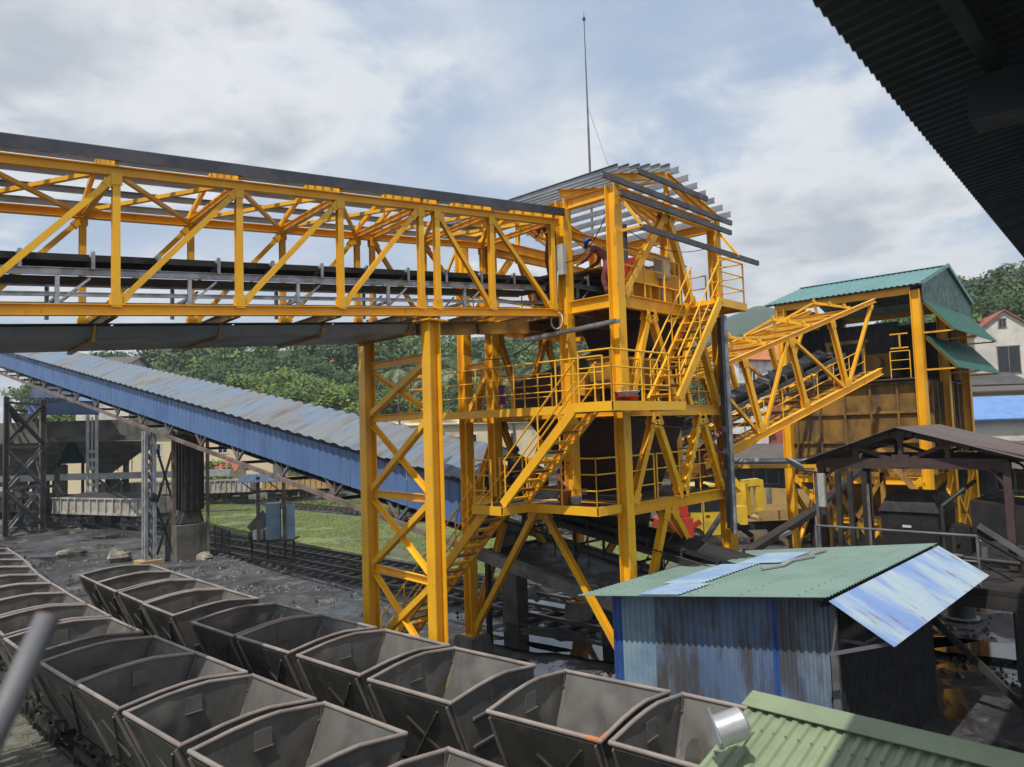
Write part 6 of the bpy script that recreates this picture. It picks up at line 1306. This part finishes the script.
# ------------------------------------------------------------------ street lamp
sl1 = thing('street_lamp', (*at(823, 600, 19.2).xy, 0), 'grey street lamp head on a short arm beside the brown shed post', 'street lamp'); q = V(sl1.location)
hd = at(803, 470, 18.6); tip = at(790, 461, 18.4)
b = MB(); b.tube(q, V((q.x, q.y, hd.z-.1)), .05, 8); b.pipe([V((q.x, q.y, hd.z-.1)), hd], .035, 8); b.build('pole', GREYST, sl1)
b = MB(); d = (tip-hd); dn, s1, u1 = bas(d)
vs = []; prf = [(0, .05, .04), (.15, .11, .07), (.4, .15, .08), (.75, .13, .07), (1.0, .04, .02)]
for (f_, w_, h__) in prf:
    for k in range(10): a = 2*pi*k/10; vs.append(hd + d*f_*1.25 + s1*w_*cos(a) + u1*h__*(sin(a) if sin(a) > 0 else sin(a)*.5))
b.add(vs, [(j*10+k, j*10+(k+1) % 10, (j+1)*10+(k+1) % 10, (j+1)*10+k) for j in range(4) for k in range(10)], True); b.build('lamp_head', SILV, sl1)
bb_ = at(822, 490, 18.9); b = MB(); b.bar(bb_-Z_*.42, bb_+Z_*.42, .16, .12, up=X_); b.build('control_box', CABI, sl1)

# ------------------------------------------------------------------ booth roof, floodlight, station roof, foreground rail
booth = thing('booth', (-6.4, -8.8, 0), 'pale green ribbed booth roof in the bottom right corner', 'booth')
RXB, RZB = -8.45+1.22, 3.5     # ridge
def bo(x, y, z): return V((x, y, z))
b = MB(); b.corr((RXB, -10.6, RZB), (-2.6, 0, -.62), (0, 4.18, 0), .105, .022, nrm=(-.23, 0, .97), th=.006); b.build('roof_slope', BOOTHR, booth)
b = MB(); b.box((RXB+.02, -10.6, 2.7), (RXB+.06, -6.45, RZB-.01)); b.build('fascia', BOOTHR, booth)
b = MB(); b.bar((RXB-.10, -10.62, RZB+.035), (RXB-.10, -6.40, RZB+.035), .24, .008, up=V((-.23, 0, .97))); b.build('ridge_cap', BOOTHR, booth)
b = MB(); b.box((RXB-2.2, -10.4, 0), (RXB-.05, -6.75, 2.85)); b.build('wall', GREYST, booth)
fl = thing('floodlight', (RXB-.9, -6.35, 3.0), 'round silver floodlight drum fixed at the edge of the pale green roof', 'floodlight')
q = at(729, 727, 5.9); fl.location = q
ax_ = wd(.95, .1, .25).normalized()
b = MB(); b.tube(q-ax_*.10, q+ax_*.11, .122, 24); b.tube(q+ax_*.11, q+ax_*.14, .122, 24, .085); b.tube(q-ax_*.12, q-ax_*.10, .134, 24); b.build('drum', SILV, fl)
b = MB(); b.tube(q-ax_*.125, q-ax_*.12, .118, 24); b.build('glass', CABI, fl)
b = MB(); k1 = at(706, 708, 5.85); k2 = at(719, 744, 5.75); b.bar(k1, k2, .02, .05); b.bar(k2, V((RXB-.3, -6.6, 3.35)), .03, .03); b.bar(q, k1.lerp(k2, .5), .03, .05); b.build('bracket', SILV, fl)
stn = thing('station_roof', (-5, -9, 8), 'dark corrugated roof overhead in the top right corner, seen from below', 'roof')
b = MB(); b.corr((-12.6, -8.29, 8.3), (0, -5.6, .55), (17.0, .82, 0), .135, .024, nrm=(0, 0, 1), trap=False, th=.006); b.build('roof_sheet', STROOF, stn)
for y in (-8.75, -10.4, -12.2): b = MB(); b.bar((-12.6, y, 8.19-(y+8.12)*.098-.05), (4.4, y, 8.19-(y+8.12)*.098-.05), .09, .14); b.build('purlin', STROOF, stn)
for x in (-10.5, -6.5, -2.5, 1.5): b = MB(); b.bar((x, -8.6, 8.06), (x, -13.7, 8.56), .10, .16); b.build('rafter', STROOF, stn); b = MB(); b.bar((x, -13.2, 0), (x, -13.2, 8.4), .2, .2, up=X_); b.build('column', GREYST, stn)
q = at(1003, 104, 6.0); b = MB(); b.box((-8.3, -8.95, 7.85), (-8.0, -8.6, 8.12)); b.build('junction_box', STROOF, stn)
b = MB(); b.tube((-12, -9.1, 8.05), (3, -9.1, 8.05), .03, 6); b.build('conduit', DGAL, stn)
rl_ = thing('foreground_pole', at(22, 690, 1.45), 'blurred dark steel pole leaning in from the lower left corner', 'pole')
a, c = at(47, 619, 1.50), at(-42, 812, 1.30)
b = MB(); b.tube(a, c, .0235, 20, .0235); b.build('pipe', GREYST, rl_)
dn = (c-a).normalized(); b = MB(); b.tube(a-dn*.004, a, .024, 20); b.build('rusty_end', RUSTY, rl_)
base = thing('platform_edge', V((CAM.x, CAM.y, 4.2)), 'dark platform floor under the viewpoint', 'platform')
b = MB(); b.box((CAM.x-2.0, CAM.y-2.6, 4.25), (CAM.x+.1, CAM.y+1.6, 4.4)); b.build('deck', DECK, base)
b = MB(); b.tube((c.x, c.y, c.z), (c.x+.02, c.y, 4.41), .0235, 12); b.build('stanchion', GREYST, rl_)
for (x, y) in ((-1.9, -2.5), (0, -2.5), (-1.9, 1.5), (0, 1.5)): b = MB(); b.bar((CAM.x+x, CAM.y+y, 0), (CAM.x+x, CAM.y+y, 4.25), .15, .15, up=X_); b.build('post', GREYST, base)

# ------------------------------------------------------------------ truck
tr0 = gnd(726, 546); 
a_ = wd(1, .10, 0).normalized(); n_ = V((-a_.y, a_.x, 0)); 
if n_.dot(tr0-CAM) < 0: n_ = -n_
tk = thing('crane_truck', (tr0.x, tr0.y, 0), 'yellow crane truck with open flat bed parked behind the tower foot', 'truck')
tO = V((tr0.x, tr0.y, 0)) - n_*0
P = lambda x, y, z: tO + a_*x + n_*y + Z_*z
def prof_body(pts, y0, y1, name, m, par):
    b = MB(); k = len(pts); vs = [P(x, y0, z) for x, z in pts] + [P(x, y1, z) for x, z in pts]
    b.add(vs, [tuple(range(k)), tuple(range(2*k-1, k-1, -1))] + [(i, k+i, k+(i+1) % k, (i+1) % k) for i in range(k)]); return b.build(name, m, par)
cab = prof_body([(-2.5, .55), (-2.55, 1.4), (-2.3, 1.75), (-1.95, 2.75), (-1.7, 2.95), (-.2, 3.0), (0, 2.9), (.05, .55)], 0, 2.3, 'cab', TRUCKY, tk)
def pane(pts, name='window'): b = MB(); b.plate([P(x, y, z) for x, y, z in pts], .02); return b.build(name, GLASS, cab)
pane([(-2.05, -.012, 1.75), (-1.15, -.012, 1.70), (-1.15, -.012, 2.62), (-1.8, -.012, 2.66)]); pane([(-1.0, -.012, 1.70), (-.2, -.012, 1.70), (-.2, -.012, 2.62), (-1.0, -.012, 2.64)])
pane([(-2.33, .15, 1.78), (-2.33, 2.15, 1.78), (-2.00, 2.15, 2.72), (-2.00, .15, 2.72)], 'windscreen')
b = MB(); b.bar(P(-1.08, -.02, .7), P(-1.08, -.02, 2.7), .03, .03, up=n_); b.bar(P(-.95, -.03, 1.5), P(-.75, -.03, 1.5), .04, .05); b.build('door_trim', DIRTST, cab)
b = MB(); b.plate([P(-1.9, -.015, 1.0), P(-1.3, -.015, 1.35), P(-1.15, -.015, 1.15), P(-1.75, -.015, .85)], .015); b.build('door_emblem', RED, cab)
b = MB(); b.bar(P(-2.45, -.15, 1.9), P(-2.45, -.15, 2.4), .15, .08, up=n_); b.build('mirror', DIRTST, cab)
b = MB(); b.bar(P(-2.5, 1.15, .75), P(6.6, 1.15, .75), .9, .3); b.build('chassis', DIRTST, tk)
bed = MB(); bed.bar(P(1.7, 1.15, 1.2), P(6.8, 1.15, 1.2), 2.4, .15); bed.bar(P(1.7, -.03, 1.45), P(6.8, -.03, 1.45), .05, .4); bed.bar(P(1.7, 2.33, 1.45), P(6.8, 2.33, 1.45), .05, .4); bed.bar(P(6.8, 0, 1.45), P(6.8, 2.3, 1.45), .05, .4); bed = bed.build('flat_bed', OCHRE, tk)
for i in range(6): b = MB(); b.bar(P(1.8+i*.95, -.075, 1.25), P(1.8+i*.95, -.075, 1.62), .08, .04, up=n_); b.build('stake', RED if i % 2 else OCHRE, bed)
cr = MB(); cr.bar(P(.7, 1.15, .9), P(.7, 1.15, 3.5), .45, .45, up=X_); cr.bar(P(.7, 1.15, 3.4), P(1.6, 1.15, 2.4), .35, .3); cr.bar(P(1.5, 1.15, 1.3), P(1.5, 1.15, 2.9), .5, .5, up=X_); cr.bar(P(.45, .5, 1.4), P(1.25, .5, 1.4), .6, .9); cr.bar(P(1.45, 1.15, 2.9), P(2.3, 1.15, 2.95), .4, .35); cr.bar(P(2.3, 1.15, 3.05), P(2.3, 1.15, 1.45), .35, .4, up=a_); cr.build('crane', TRUCKY, tk)
for x in (-1.5, 3.6, 5.0):
    for y in (.0, 2.0): b = MB(); b.tube(P(x, y, .48), P(x, y+.28, .48), .48, 20); w_ = b.build('wheel', BOOT, tk); b = MB(); b.tube(P(x, y-.015, .48), P(x, y, .48), .22, 14); b.build('rim', SILV, w_)
rm = thing('red_machine', at0(668, 36), 'small red machine standing left of the yellow truck', 'machine'); q = V(rm.location)
b = MB(); facing_box(b, q, E2, 1.7, 1.5, .5, 1.5); b.build('body', RED, rm)
b = MB(); c = q - E2.normalized()*0; facing_box(b, q + e_*.45, E2, .5, .9, 1.5, 2.5); b.build('mast', RED, rm)
b = MB(); b.bar(q-e_*.8-dr*.75+Z_*.62, q+e_*.3-dr*.75+Z_*.62, .1, .2); b.bar(q-e_*.8-dr*.3+Z_*1.55, q+e_*.2-dr*.3+Z_*1.55, .6, .08); b.build('hood', DIRTST, rm)
for s_ in (-.6, .6): b = MB(); b.tube(q+e_*s_-dr*.8+Z_*.35, q+e_*s_-dr*.55+Z_*.35, .35, 14); b.build('wheel', BOOT, rm)
wg = thing('parked_van', at0(588, 46), 'pale van with a yellow lower band glimpsed beneath the lower deck', 'van'); q = V(wg.location)
b = MB(); facing_box(b, q, E2, 5.5, 2, 1.2, 2.4); b.build('body', WHITE, wg); b = MB(); facing_box(b, q, E2, 5.56, 2.06, .45, 1.19); b.build('lower_band', TRUCKY, wg)
for s_ in (-1.7, 0, 1.7): b = MB(); b.plate([q+e_*(s_-.6)-dr*1.02+Z_*1.5, q+e_*(s_+.6)-dr*1.02+Z_*1.5, q+e_*(s_+.6)-dr*1.02+Z_*2.2, q+e_*(s_-.6)-dr*1.02+Z_*2.2], .03); b.build('window', GLASS, wg)
for s_ in (-1.8, 1.8): b = MB(); b.tube(q+e_*s_-dr*1.0+Z_*.4, q+e_*s_-dr*.75+Z_*.4, .4, 14); b.build('wheel', BOOT, wg)

# ------------------------------------------------------------------ small things
def bucket(p_, r_, h_, m, label, name='bucket', cat='bucket', r2=None, group=None):
    t = thing(name, p_, label, cat, group); r2 = r2 or r_*1.15
    b = MB(); b.lathe(p_, [(.001, .002), (r_, 0), (r2, h_), (r2+.012, h_), (r2+.012, h_-.02), (r2-.01, h_-.01), (r_-.01, .02), (.001, .02)], 18); b.build('body', m, t)
    b = MB(); prev = None
    for k in range(9):
        a = pi*k/8; q_ = V(p_)+V((r2*cos(a), .02*sin(a), h_-.02-.10*sin(a)*0+.12*sin(a)))
        if prev: b.tube(prev, q_, .005, 5)
        prev = q_
    b.build('handle', GREYST, t); return t
bucket((-.45, -.30, ZM+.002), .11, .26, RED, 'red bucket on the main deck beside the stair head')
bucket((-1.0, -.88, ZM+.002), .17, .12, RED, 'red basin on the main deck left of the corner column', 'basin', 'basin', .22); 
bucket((-1.0, -.88, ZM+.125), .19, .10, WHITE, 'white basin stacked on the red basin on the main deck', 'basin', 'basin', .23)
bucket((-.55, 1.28, ZL+.002), .13, .30, ORNG, 'orange bucket on the lower deck beside the maroon clad worker')
bucket((-.60, .92, ZL+.002), .10, .18, WHITE, 'small white pail on the lower deck right of the orange bucket')
jug = thing('water_bottle', (.62, .52, ZM+1.16), 'blue water bottle standing on the yellow tank', 'water bottle'); q = V(jug.location)
b = MB(); b.lathe(q, [(.001, 0), (.13, 0), (.14, .02), (.14, .14), (.125, .16), (.14, .18), (.14, .27), (.10, .34), (.035, .38), (.035, .42)], 18); b.build('body', BLUEP, jug)
b = MB(); b.lathe(q, [(.04, .42), (.04, .46), (.001, .465)], 14); b.build('cap', WHITE, jug)
cl = thing('hanging_cloth', (-.1, 3.65, ZM+.62), 'dark purple cloth hung low on the main deck railing', 'cloth')
b = MB(); vs = []
for i in range(6):
    for j in range(6): vs.append((-.10-.02*sin(i*1.9+j*.6), 3.55+.045*i+.01*sin(j*1.3), ZM+.66-.10*j))
b.add(vs, [(i*6+j, i*6+j+1, (i+1)*6+j+1, (i+1)*6+j) for i in range(5) for j in range(5)], True); b.add([(x-.012, y, z) for x, y, z in vs], [(i*6+j, (i+1)*6+j, (i+1)*6+j+1, i*6+j+1) for i in range(5) for j in range(5)], True); b.build('cloth', PURP, cl)
dm = thing('steel_drum', gnd(962, 618), 'short dark steel drum with pale ring at its foot on the yard', 'drum'); q = V(dm.location)
b = MB(); b.tube(q+Z_*.02, q+Z_*.58, .36, 24); b.build('body', DGAL, dm); b = MB(); b.lathe(q, [(.36, .0), (.48, .0), (.47, .05), (.36, .06)], 24); b.build('base_ring', CONC, dm); b = MB(); b.lathe(q, [(.30, .58), (.40, .58), (.40, .61), (.30, .62)], 24); b.build('top_ring', OCHRE, dm)
def rock(p_, s, label, seed):
    b = MB(); vs = []; n, m__ = 12, 7
    for j in range(m__):
        ph = pi*j/(m__-1)
        for i in range(n):
            a = 2*pi*i/n; d = V((sin(ph)*cos(a), sin(ph)*sin(a), cos(ph))); k = 1 + .35*mnoise.cell(d*1.6+V((seed, 0, 0))) + .2*mnoise.noise(d*2.5+V((seed, 0, 0))); vs.append(V((d.x*s[0], d.y*s[1], d.z*s[2]))*k)
    b.add(vs, [(j*n+i, (j+1)*n+i, (j+1)*n+(i+1) % n, j*n+(i+1) % n) for j in range(m__-1) for i in range(n)]); o = b.build('rock', ROCK); o.location = V(p_); return tag(o, label, 'rock')
rock(gnd(119, 560)+Z_*.15, (.55, .4, .36), 'large pale rock lying left of the lattice post foot', 1)
rock(gnd(74, 553)+Z_*.05, (.75, .32, .2), 'flat pale broken slab on the coal ground at the left', 5)
rock(gnd(205, 558)+Z_*.05, (.4, .3, .2), 'small pale lump by the foot of the conveyor pier', 9)
# cable across the yard by the left row
cb = MB(); pr = None
a, c = gnd(25, 555, 1.9), gnd(88, 603, 1.95)
cbt = thing('steel_cable', (a+c)/2, 'thin dark steel cable stretched beside the far end of the left row of cars', 'cable'); 
for k in range(13):
    q_ = a.lerp(c, k/12)-Z_*.15*sin(pi*k/12)
    if pr: cb.tube(pr, q_, .03, 6)
    pr = q_
for q_ in (a, c): cb.tube(V((q_.x, q_.y, 0)), q_, .03, 6)
cb.build('cable', DIRTST, cbt)
# power lines upper right
pole = thing('utility_pole', at0(1120, 48), 'utility pole just outside the right edge that carries the power lines', 'utility pole'); q = V(pole.location)
b = MB(); b.tube(q, q+Z_*17.5, .16, 10, .11); b.build('pole', CONC, pole)
for z in (14.6, 16.8): b = MB(); b.bar(q+Z_*z-e_*1.0, q+Z_*z+e_*1.0, .1, .1); b.build('cross_arm', GREYST, pole)
for i, (p1, p2) in enumerate((((955, 283, 75), (1110, 232, 48)), ((962, 290, 75), (1120, 248, 48)))):
    a, c = at(*p1), at(*p2); b = MB(); pr = None
    for k in range(17):
        q_ = a.lerp(c, k/16)-Z_*.9*sin(pi*k/16)
        if pr: b.tube(pr, q_, .025, 5)
        pr = q_
    w_ = b.build('power_line', DIRTST); tag(w_, ('upper' if i == 0 else 'lower')+' thin power line crossing the sky right of the green roof', 'power line', 'power lines')

# ------------------------------------------------------------------ people
def limb_mesh(name, pts, edges, radii, m, par, sub=1, root=0):
    me = bpy.data.meshes.new(name); me.from_pydata([tuple(p_) for p_ in pts], edges, []); me.materials.append(m)
    o = bpy.data.objects.new(name, me); COL.objects.link(o); o.parent = par
    sk = o.modifiers.new('skin', 'SKIN'); sk.use_smooth_shade = True
    sv = me.skin_vertices[0].data if me.skin_vertices else None
    if sv is None:
        bpy.context.view_layer.objects.active = o; sv = me.skin_vertices[0].data
    for i, r_ in enumerate(radii): sv[i].radius = (r_, r_) if isinstance(r_, (int, float)) else r_; sv[i].use_root = (i == root)
    ss = o.modifiers.new('sub', 'SUBSURF'); ss.levels = sub; ss.render_levels = sub
    return o
def person(loc, rz, label, J, cloth, head_m, scale=1.0, group=None, boots=BOOT):
    """J: joint dict in body coordinates (x forward, y left, z up)"""
    t = thing('person', loc, label, 'person', group); t.rotation_euler = (0, 0, rz); t.scale = (scale,)*3
    names = ['pelvis', 'waist', 'chest', 'neck', 'head0', 'head1', 'shL', 'elL', 'wrL', 'haL', 'shR', 'elR', 'wrR', 'haR', 'hipL', 'knL', 'anL', 'toL', 'hipR', 'knR', 'anR', 'toR']
    pts = [V(J[n]) for n in names]; ix = {n: i for i, n in enumerate(names)}
    ed = [('pelvis', 'waist'), ('waist', 'chest'), ('chest', 'neck'), ('neck', 'head0'), ('head0', 'head1'), ('chest', 'shL'), ('shL', 'elL'), ('elL', 'wrL'), ('wrL', 'haL'), ('chest', 'shR'), ('shR', 'elR'), ('elR', 'wrR'), ('wrR', 'haR'),
          ('pelvis', 'hipL'), ('hipL', 'knL'), ('knL', 'anL'), ('anL', 'toL'), ('pelvis', 'hipR'), ('hipR', 'knR'), ('knR', 'anR'), ('anR', 'toR')]
    E_ = [(ix[a], ix[b_]) for a, b_ in ed]
    rad = dict(pelvis=(.13, .10), waist=(.12, .09), chest=(.14, .10), neck=.05, head0=(.075, .09), head1=(.08, .095), shL=.055, elL=.04, wrL=.028, haL=(.03, .018), shR=.055, elR=.04, wrR=.028, haR=(.03, .018), hipL=.085, knL=.055, anL=.038, toL=.035, hipR=.085, knR=.055, anR=.038, toR=.035)
    limb_mesh('body', pts, E_, [rad[n] for n in names], SKIN, t, 1)
    cn = ['pelvis', 'waist', 'chest', 'ncl', 'shL', 'elL', 'wrL', 'shR', 'elR', 'wrR', 'hipL', 'knL', 'anL', 'hipR', 'knR', 'anR']; ic = {n: i for i, n in enumerate(cn)}
    JJ = dict(J); JJ['ncl'] = V(J['chest']).lerp(V(J['neck']), .6)
    ec = [('pelvis', 'waist'), ('waist', 'chest'), ('chest', 'ncl'), ('chest', 'shL'), ('shL', 'elL'), ('elL', 'wrL'), ('chest', 'shR'), ('shR', 'elR'), ('elR', 'wrR'), ('pelvis', 'hipL'), ('hipL', 'knL'), ('knL', 'anL'), ('pelvis', 'hipR'), ('hipR', 'knR'), ('knR', 'anR')]
    g_ = dict(pelvis=(.165, .13), waist=(.155, .12), chest=(.175, .13), ncl=.075, hipL=.105, hipR=.105, knL=.075, knR=.075, anL=.062, anR=.062, shL=.075, shR=.075, elL=.058, elR=.058, wrL=.042, wrR=.042)
    limb_mesh('overalls', [V(JJ[n]) for n in cn], [(ic[a], ic[b_]) for a, b_ in ec], [g_[n] for n in cn], cloth, t, 1)
    h0, h1 = V(J['head0']), V(J['head1']); up = (h1-h0).normalized(); fw = V(J.get('face', (1, 0, 0))); fw = (fw - up*fw.dot(up)).normalized(); sd_ = up.cross(fw)
    M = Matrix(((fw.x, sd_.x, up.x, h1.x), (fw.y, sd_.y, up.y, h1.y), (fw.z, sd_.z, up.z, h1.z), (0, 0, 0, 1)))
    def local(bld, name, m):
        o = bld.build(name, m); o.parent = t; o.matrix_local = M; return o
    b = MB(); b.lathe((0, 0, 0), [(.001, .135), (.05, .125), (.09, .09), (.112, .03), (.115, -.005), (.118, -.01)], 18); b.add([(.10, -.09, .0), (.17, -.05, -.012), (.17, .05, -.012), (.10, .09, .0)], [(0, 1, 2, 3)]); b.box((.085, -.07, -.01), (.17, .07, 0)); local(b, 'helmet' if head_m is HELM else 'cap', head_m)
    b = MB(); b.box((.075, -.012, -.09), (.115, .012, -.05)); local(b, 'nose', SKIN)
    for s_ in (-1, 1): b = MB(); b.lathe((.088, s_*.033, -.038), [(.001, -.008), (.010, 0), (.001, .008)], 8); local(b, 'eye', BOOT)
    b = MB(); b.box((.085, -.022, -.118), (.094, .022, -.112)); local(b, 'mouth', OVER)
    for sfx in 'LR':
        a, c = V(J['an'+sfx]), V(J['to'+sfx]); b = MB(); b.tube(a+V((0, 0, .12)), a-V((0, 0, .03)), .062, 10); b.bar(a+(a-c)*.35-V((0, 0, .045)), c+(c-a)*.15-V((0, 0, .02)), .10, .075); o = b.build('boot', boots); o.parent = t
        wr, ha = V(J['wr'+sfx]), V(J['ha'+sfx]); d = (ha-wr).normalized(); s1 = d.cross(V((0, 0, 1))).normalized() if abs(d.z) < .95 else d.cross(V((0, 1, 0))).normalized(); u1 = s1.cross(d)
        b = MB()
        for k in range(4): f0 = ha + s1*(.028-.018*k)+d*.01; ln = (.055, .068, .072, .060)[3-k]; mid = f0+d*ln*.55-u1*.006; b.tube(f0, mid, .010, 6, .009); b.tube(mid, mid+d*ln*.35-u1*.025, .009, 6, .007)
        th = wr.lerp(ha, .5)+s1*.03; b.tube(th, th+s1*.025+d*.03, .011, 6, .010); b.tube(th+s1*.025+d*.03, th+s1*.03+d*.06-u1*.01, .010, 6, .008); o = b.build('fingers', SKIN); o.parent = t
    return t
bend = dict(pelvis=(-.12, 0, .92), waist=(-.02, 0, 1.05), chest=(.22, 0, 1.27), neck=(.36, 0, 1.39), head0=(.42, 0, 1.43), head1=(.50, 0, 1.50), face=(.7, 0, -.5), shL=(.24, .19, 1.28), elL=(.42, .24, 1.04), wrL=(.62, .18, .98), haL=(.70, .16, .97),
            shR=(.24, -.19, 1.28), elR=(.40, -.25, 1.02), wrR=(.60, -.18, .92), haR=(.68, -.16, .90), hipL=(-.10, .10, .88), knL=(.02, .14, .48), anL=(-.10, .15, .09), toL=(.08, .17, .04), hipR=(-.10, -.10, .88), knR=(-.02, -.14, .48), anR=(-.20, -.15, .09), toR=(-.02, -.17, .04))
sit = dict(pelvis=(0, 0, .42), waist=(0, 0, .58), chest=(.06, 0, .84), neck=(.12, 0, 1.0), head0=(.14, 0, 1.07), head1=(.17, 0, 1.17), face=(1, 0, -.2), shL=(.06, .19, .86), elL=(.18, .23, .62), wrL=(.38, .14, .56), haL=(.46, .10, .55),
           shR=(.06, -.19, .86), elR=(.20, -.23, .62), wrR=(.38, -.12, .58), haR=(.46, -.08, .58), hipL=(.02, .10, .42), knL=(.42, .15, .46), anL=(.40, .15, .09), toL=(.56, .17, .04), hipR=(.02, -.10, .42), knR=(.42, -.15, .46), anR=(.38, -.15, .09), toR=(.54, -.17, .04))
squat = dict(pelvis=(-.05, 0, .26), waist=(0, 0, .40), chest=(.12, 0, .66), neck=(.20, 0, .80), head0=(.23, 0, .86), head1=(.28, 0, .95), face=(1, 0, -.3), shL=(.12, .19, .67), elL=(.30, .24, .50), wrL=(.46, .14, .38), haL=(.53, .10, .34),
             shR=(.12, -.19, .67), elR=(.30, -.24, .50), wrR=(.46, -.14, .40), haR=(.53, -.10, .36), hipL=(-.02, .10, .26), knL=(.32, .20, .46), anL=(.08, .18, .09), toL=(.24, .22, .04), hipR=(-.02, -.10, .26), knR=(.32, -.20, .46), anR=(.08, -.18, .09), toR=(.24, -.22, .04))
WG = 'workers on the tower'
person((.75, .80, ZU+.03), radians(95), 'worker in blue helmet and maroon overalls bending over the belt on the top deck', bend, OVER, HELM, 1.0, WG)
person((.55, 2.35, ZU+.84), radians(200), 'worker in red overalls working high between the gallery end and a column', bend, OVER, OVER, 1.0, WG)
b = MB(); b.box((.2, 2.0, ZU+.76), (1.1, 3.0, ZU+.82)); b.build('work_stage', DECK, tower)
person((.1, 3.35, ZL+.02), radians(200), 'worker in dark blue clothes sitting on the lower deck behind the stair', sit, NAVY, NAVY, 1.0, WG)
b = MB(); b.box((-.1, 3.2, ZL+.02), (.3, 3.5, ZL+.34)); st_ = thing('low_stool', (.1, 3.35, ZL), 'low box stool under the worker sitting on the lower deck', 'stool'); b.build('seat', DIRTST, st_)
person((.25, 1.9, ZL+.02), radians(230), 'worker in maroon clothes squatting on the lower deck by the orange bucket', squat, OVER, OVER, 1.0, WG)
reach = dict(bend); 
person((4.1, -.02+.35, ZL+.02), radians(-60), 'worker in maroon sleeves leaning to the grey drain pipe on the lower deck', bend, OVER, OVER, .95, WG)
# remove the working copy of nothing; keep names tidy

# ------------------------------------------------------------------ air
hm = bpy.data.materials.new('haze'); hm.use_nodes = True; ht_ = hm.node_tree; ht_.nodes.clear()
pv = N(ht_, 'ShaderNodeVolumePrincipled'); pv.inputs['Color'].default_value = (0.80, 0.87, 0.95, 1); pv.inputs['Density'].default_value = 0.0005; pv.inputs['Anisotropy'].default_value = 0.2
ho = N(ht_, 'ShaderNodeOutputMaterial'); L(ht_, pv.outputs[0], ho.inputs['Volume'])
b = MB(); b.box((-700, -700, -2.5), (1000, 1100, 140)); hz_ = b.build('haze', hm); tag(hz_, kind='stuff')

b = MB(); b.tube((-.99, -.70, 1.94), (-.99, -.90, 1.94), .037, 10); b.tube((-.99, -.89, 1.94), (-.80, -.89, 1.96), .036, 10); o = b.build('rusted_corner', OTILE); o.parent = cars[8]; o['label'] = 'orange rusted rim corner'

def screws(P0, Lv, Wv, nl, nw, nrm, m, par):
    b = MB(); P0 = V(P0); Lv = V(Lv); Wv = V(Wv); n = V(nrm).normalized()
    for i in range(nl):
        for j in range(nw):
            q_ = P0+Lv*((i+.5)/nl)+Wv*((j+.5)/nw); b.tube(q_, q_+n*.012, .013, 6, .006)
    o = b.build('roof_screws', m, par); o['kind'] = 'stuff'
screws((RXB, -10.6, RZB+.022), (-2.6, 0, -.62), (0, 4.18, 0), 3, 40, (-.23, 0, .97), RUSTY, booth)
screws((SX0, SY0, 3.345), (0, SLV, -.60), (SLU, 0, 0), 5, 23, (0, .12, .99), RUSTY, shed)

# cables and small fittings on the tower
def droop(a, c, sag, r_, name, m, par, n=12):
    b = MB(); pr = None; a = V(a); c = V(c)
    for k in range(n+1):
        q_ = a.lerp(c, k/n)-Z_*sag*sin(pi*k/n)
        if pr is not None: b.tube(pr, q_, r_, 6)
        pr = q_
    return b.build(name, m, par)
droop((-.18, 1.3, ZU+.9), (.1, .1, 11.2), .35, .012, 'cable', BOOT, tower)
droop((-.16, .16, 10.9), (4.5, -.16, 10.8), .5, .010, 'cable', BOOT, tower)
droop((-.17, 1.6, ZU-.4), (-.17, 5.0, ZM+1.6), .5, .014, 'cable', BOOT, tower)
droop((.1, -.17, ZM-.3), (4.5, -.17, ZM-.35), .25, .012, 'cable', BOOT, tower)
droop((4.45, -.2, ZU-.5), (7.3, 1.3, 7.9), .5, .014, 'cable', BOOT, tower)
pwk = thing('pipework', (6.3, -5.0, PZ), 'tangle of dark pipes and valves between crusher and screen under the brown shed', 'pipes')
rnd = random.Random(5)
for (pts, r_) in (([(6.0, -4.8, PZ+.1), (6.0, -4.8, PZ+1.4), (6.4, -5.2, PZ+1.8), (7.5, -5.2, PZ+1.9)], .05), ([(5.9, -5.2, PZ+.3), (5.9, -3.2, PZ+.3), (5.9, -3.2, PZ+1.9)], .04), ([(6.0, -6.9, PZ+.2), (6.0, -5.0, PZ+.25), (6.0, -5.0, PZ+.9)], .06)):
    b = MB(); b.pipe([V(p_) for p_ in pts], r_, 8); b.build('pipe', RUSTY if r_ < .05 else DIRTST, pwk)
b = MB(); b.lathe((5.9, -4.2, PZ+.36), [(.001, 0), (.10, 0), (.10, .03), (.001, .03)], 14); b.build('valve_wheel', RED, pwk)
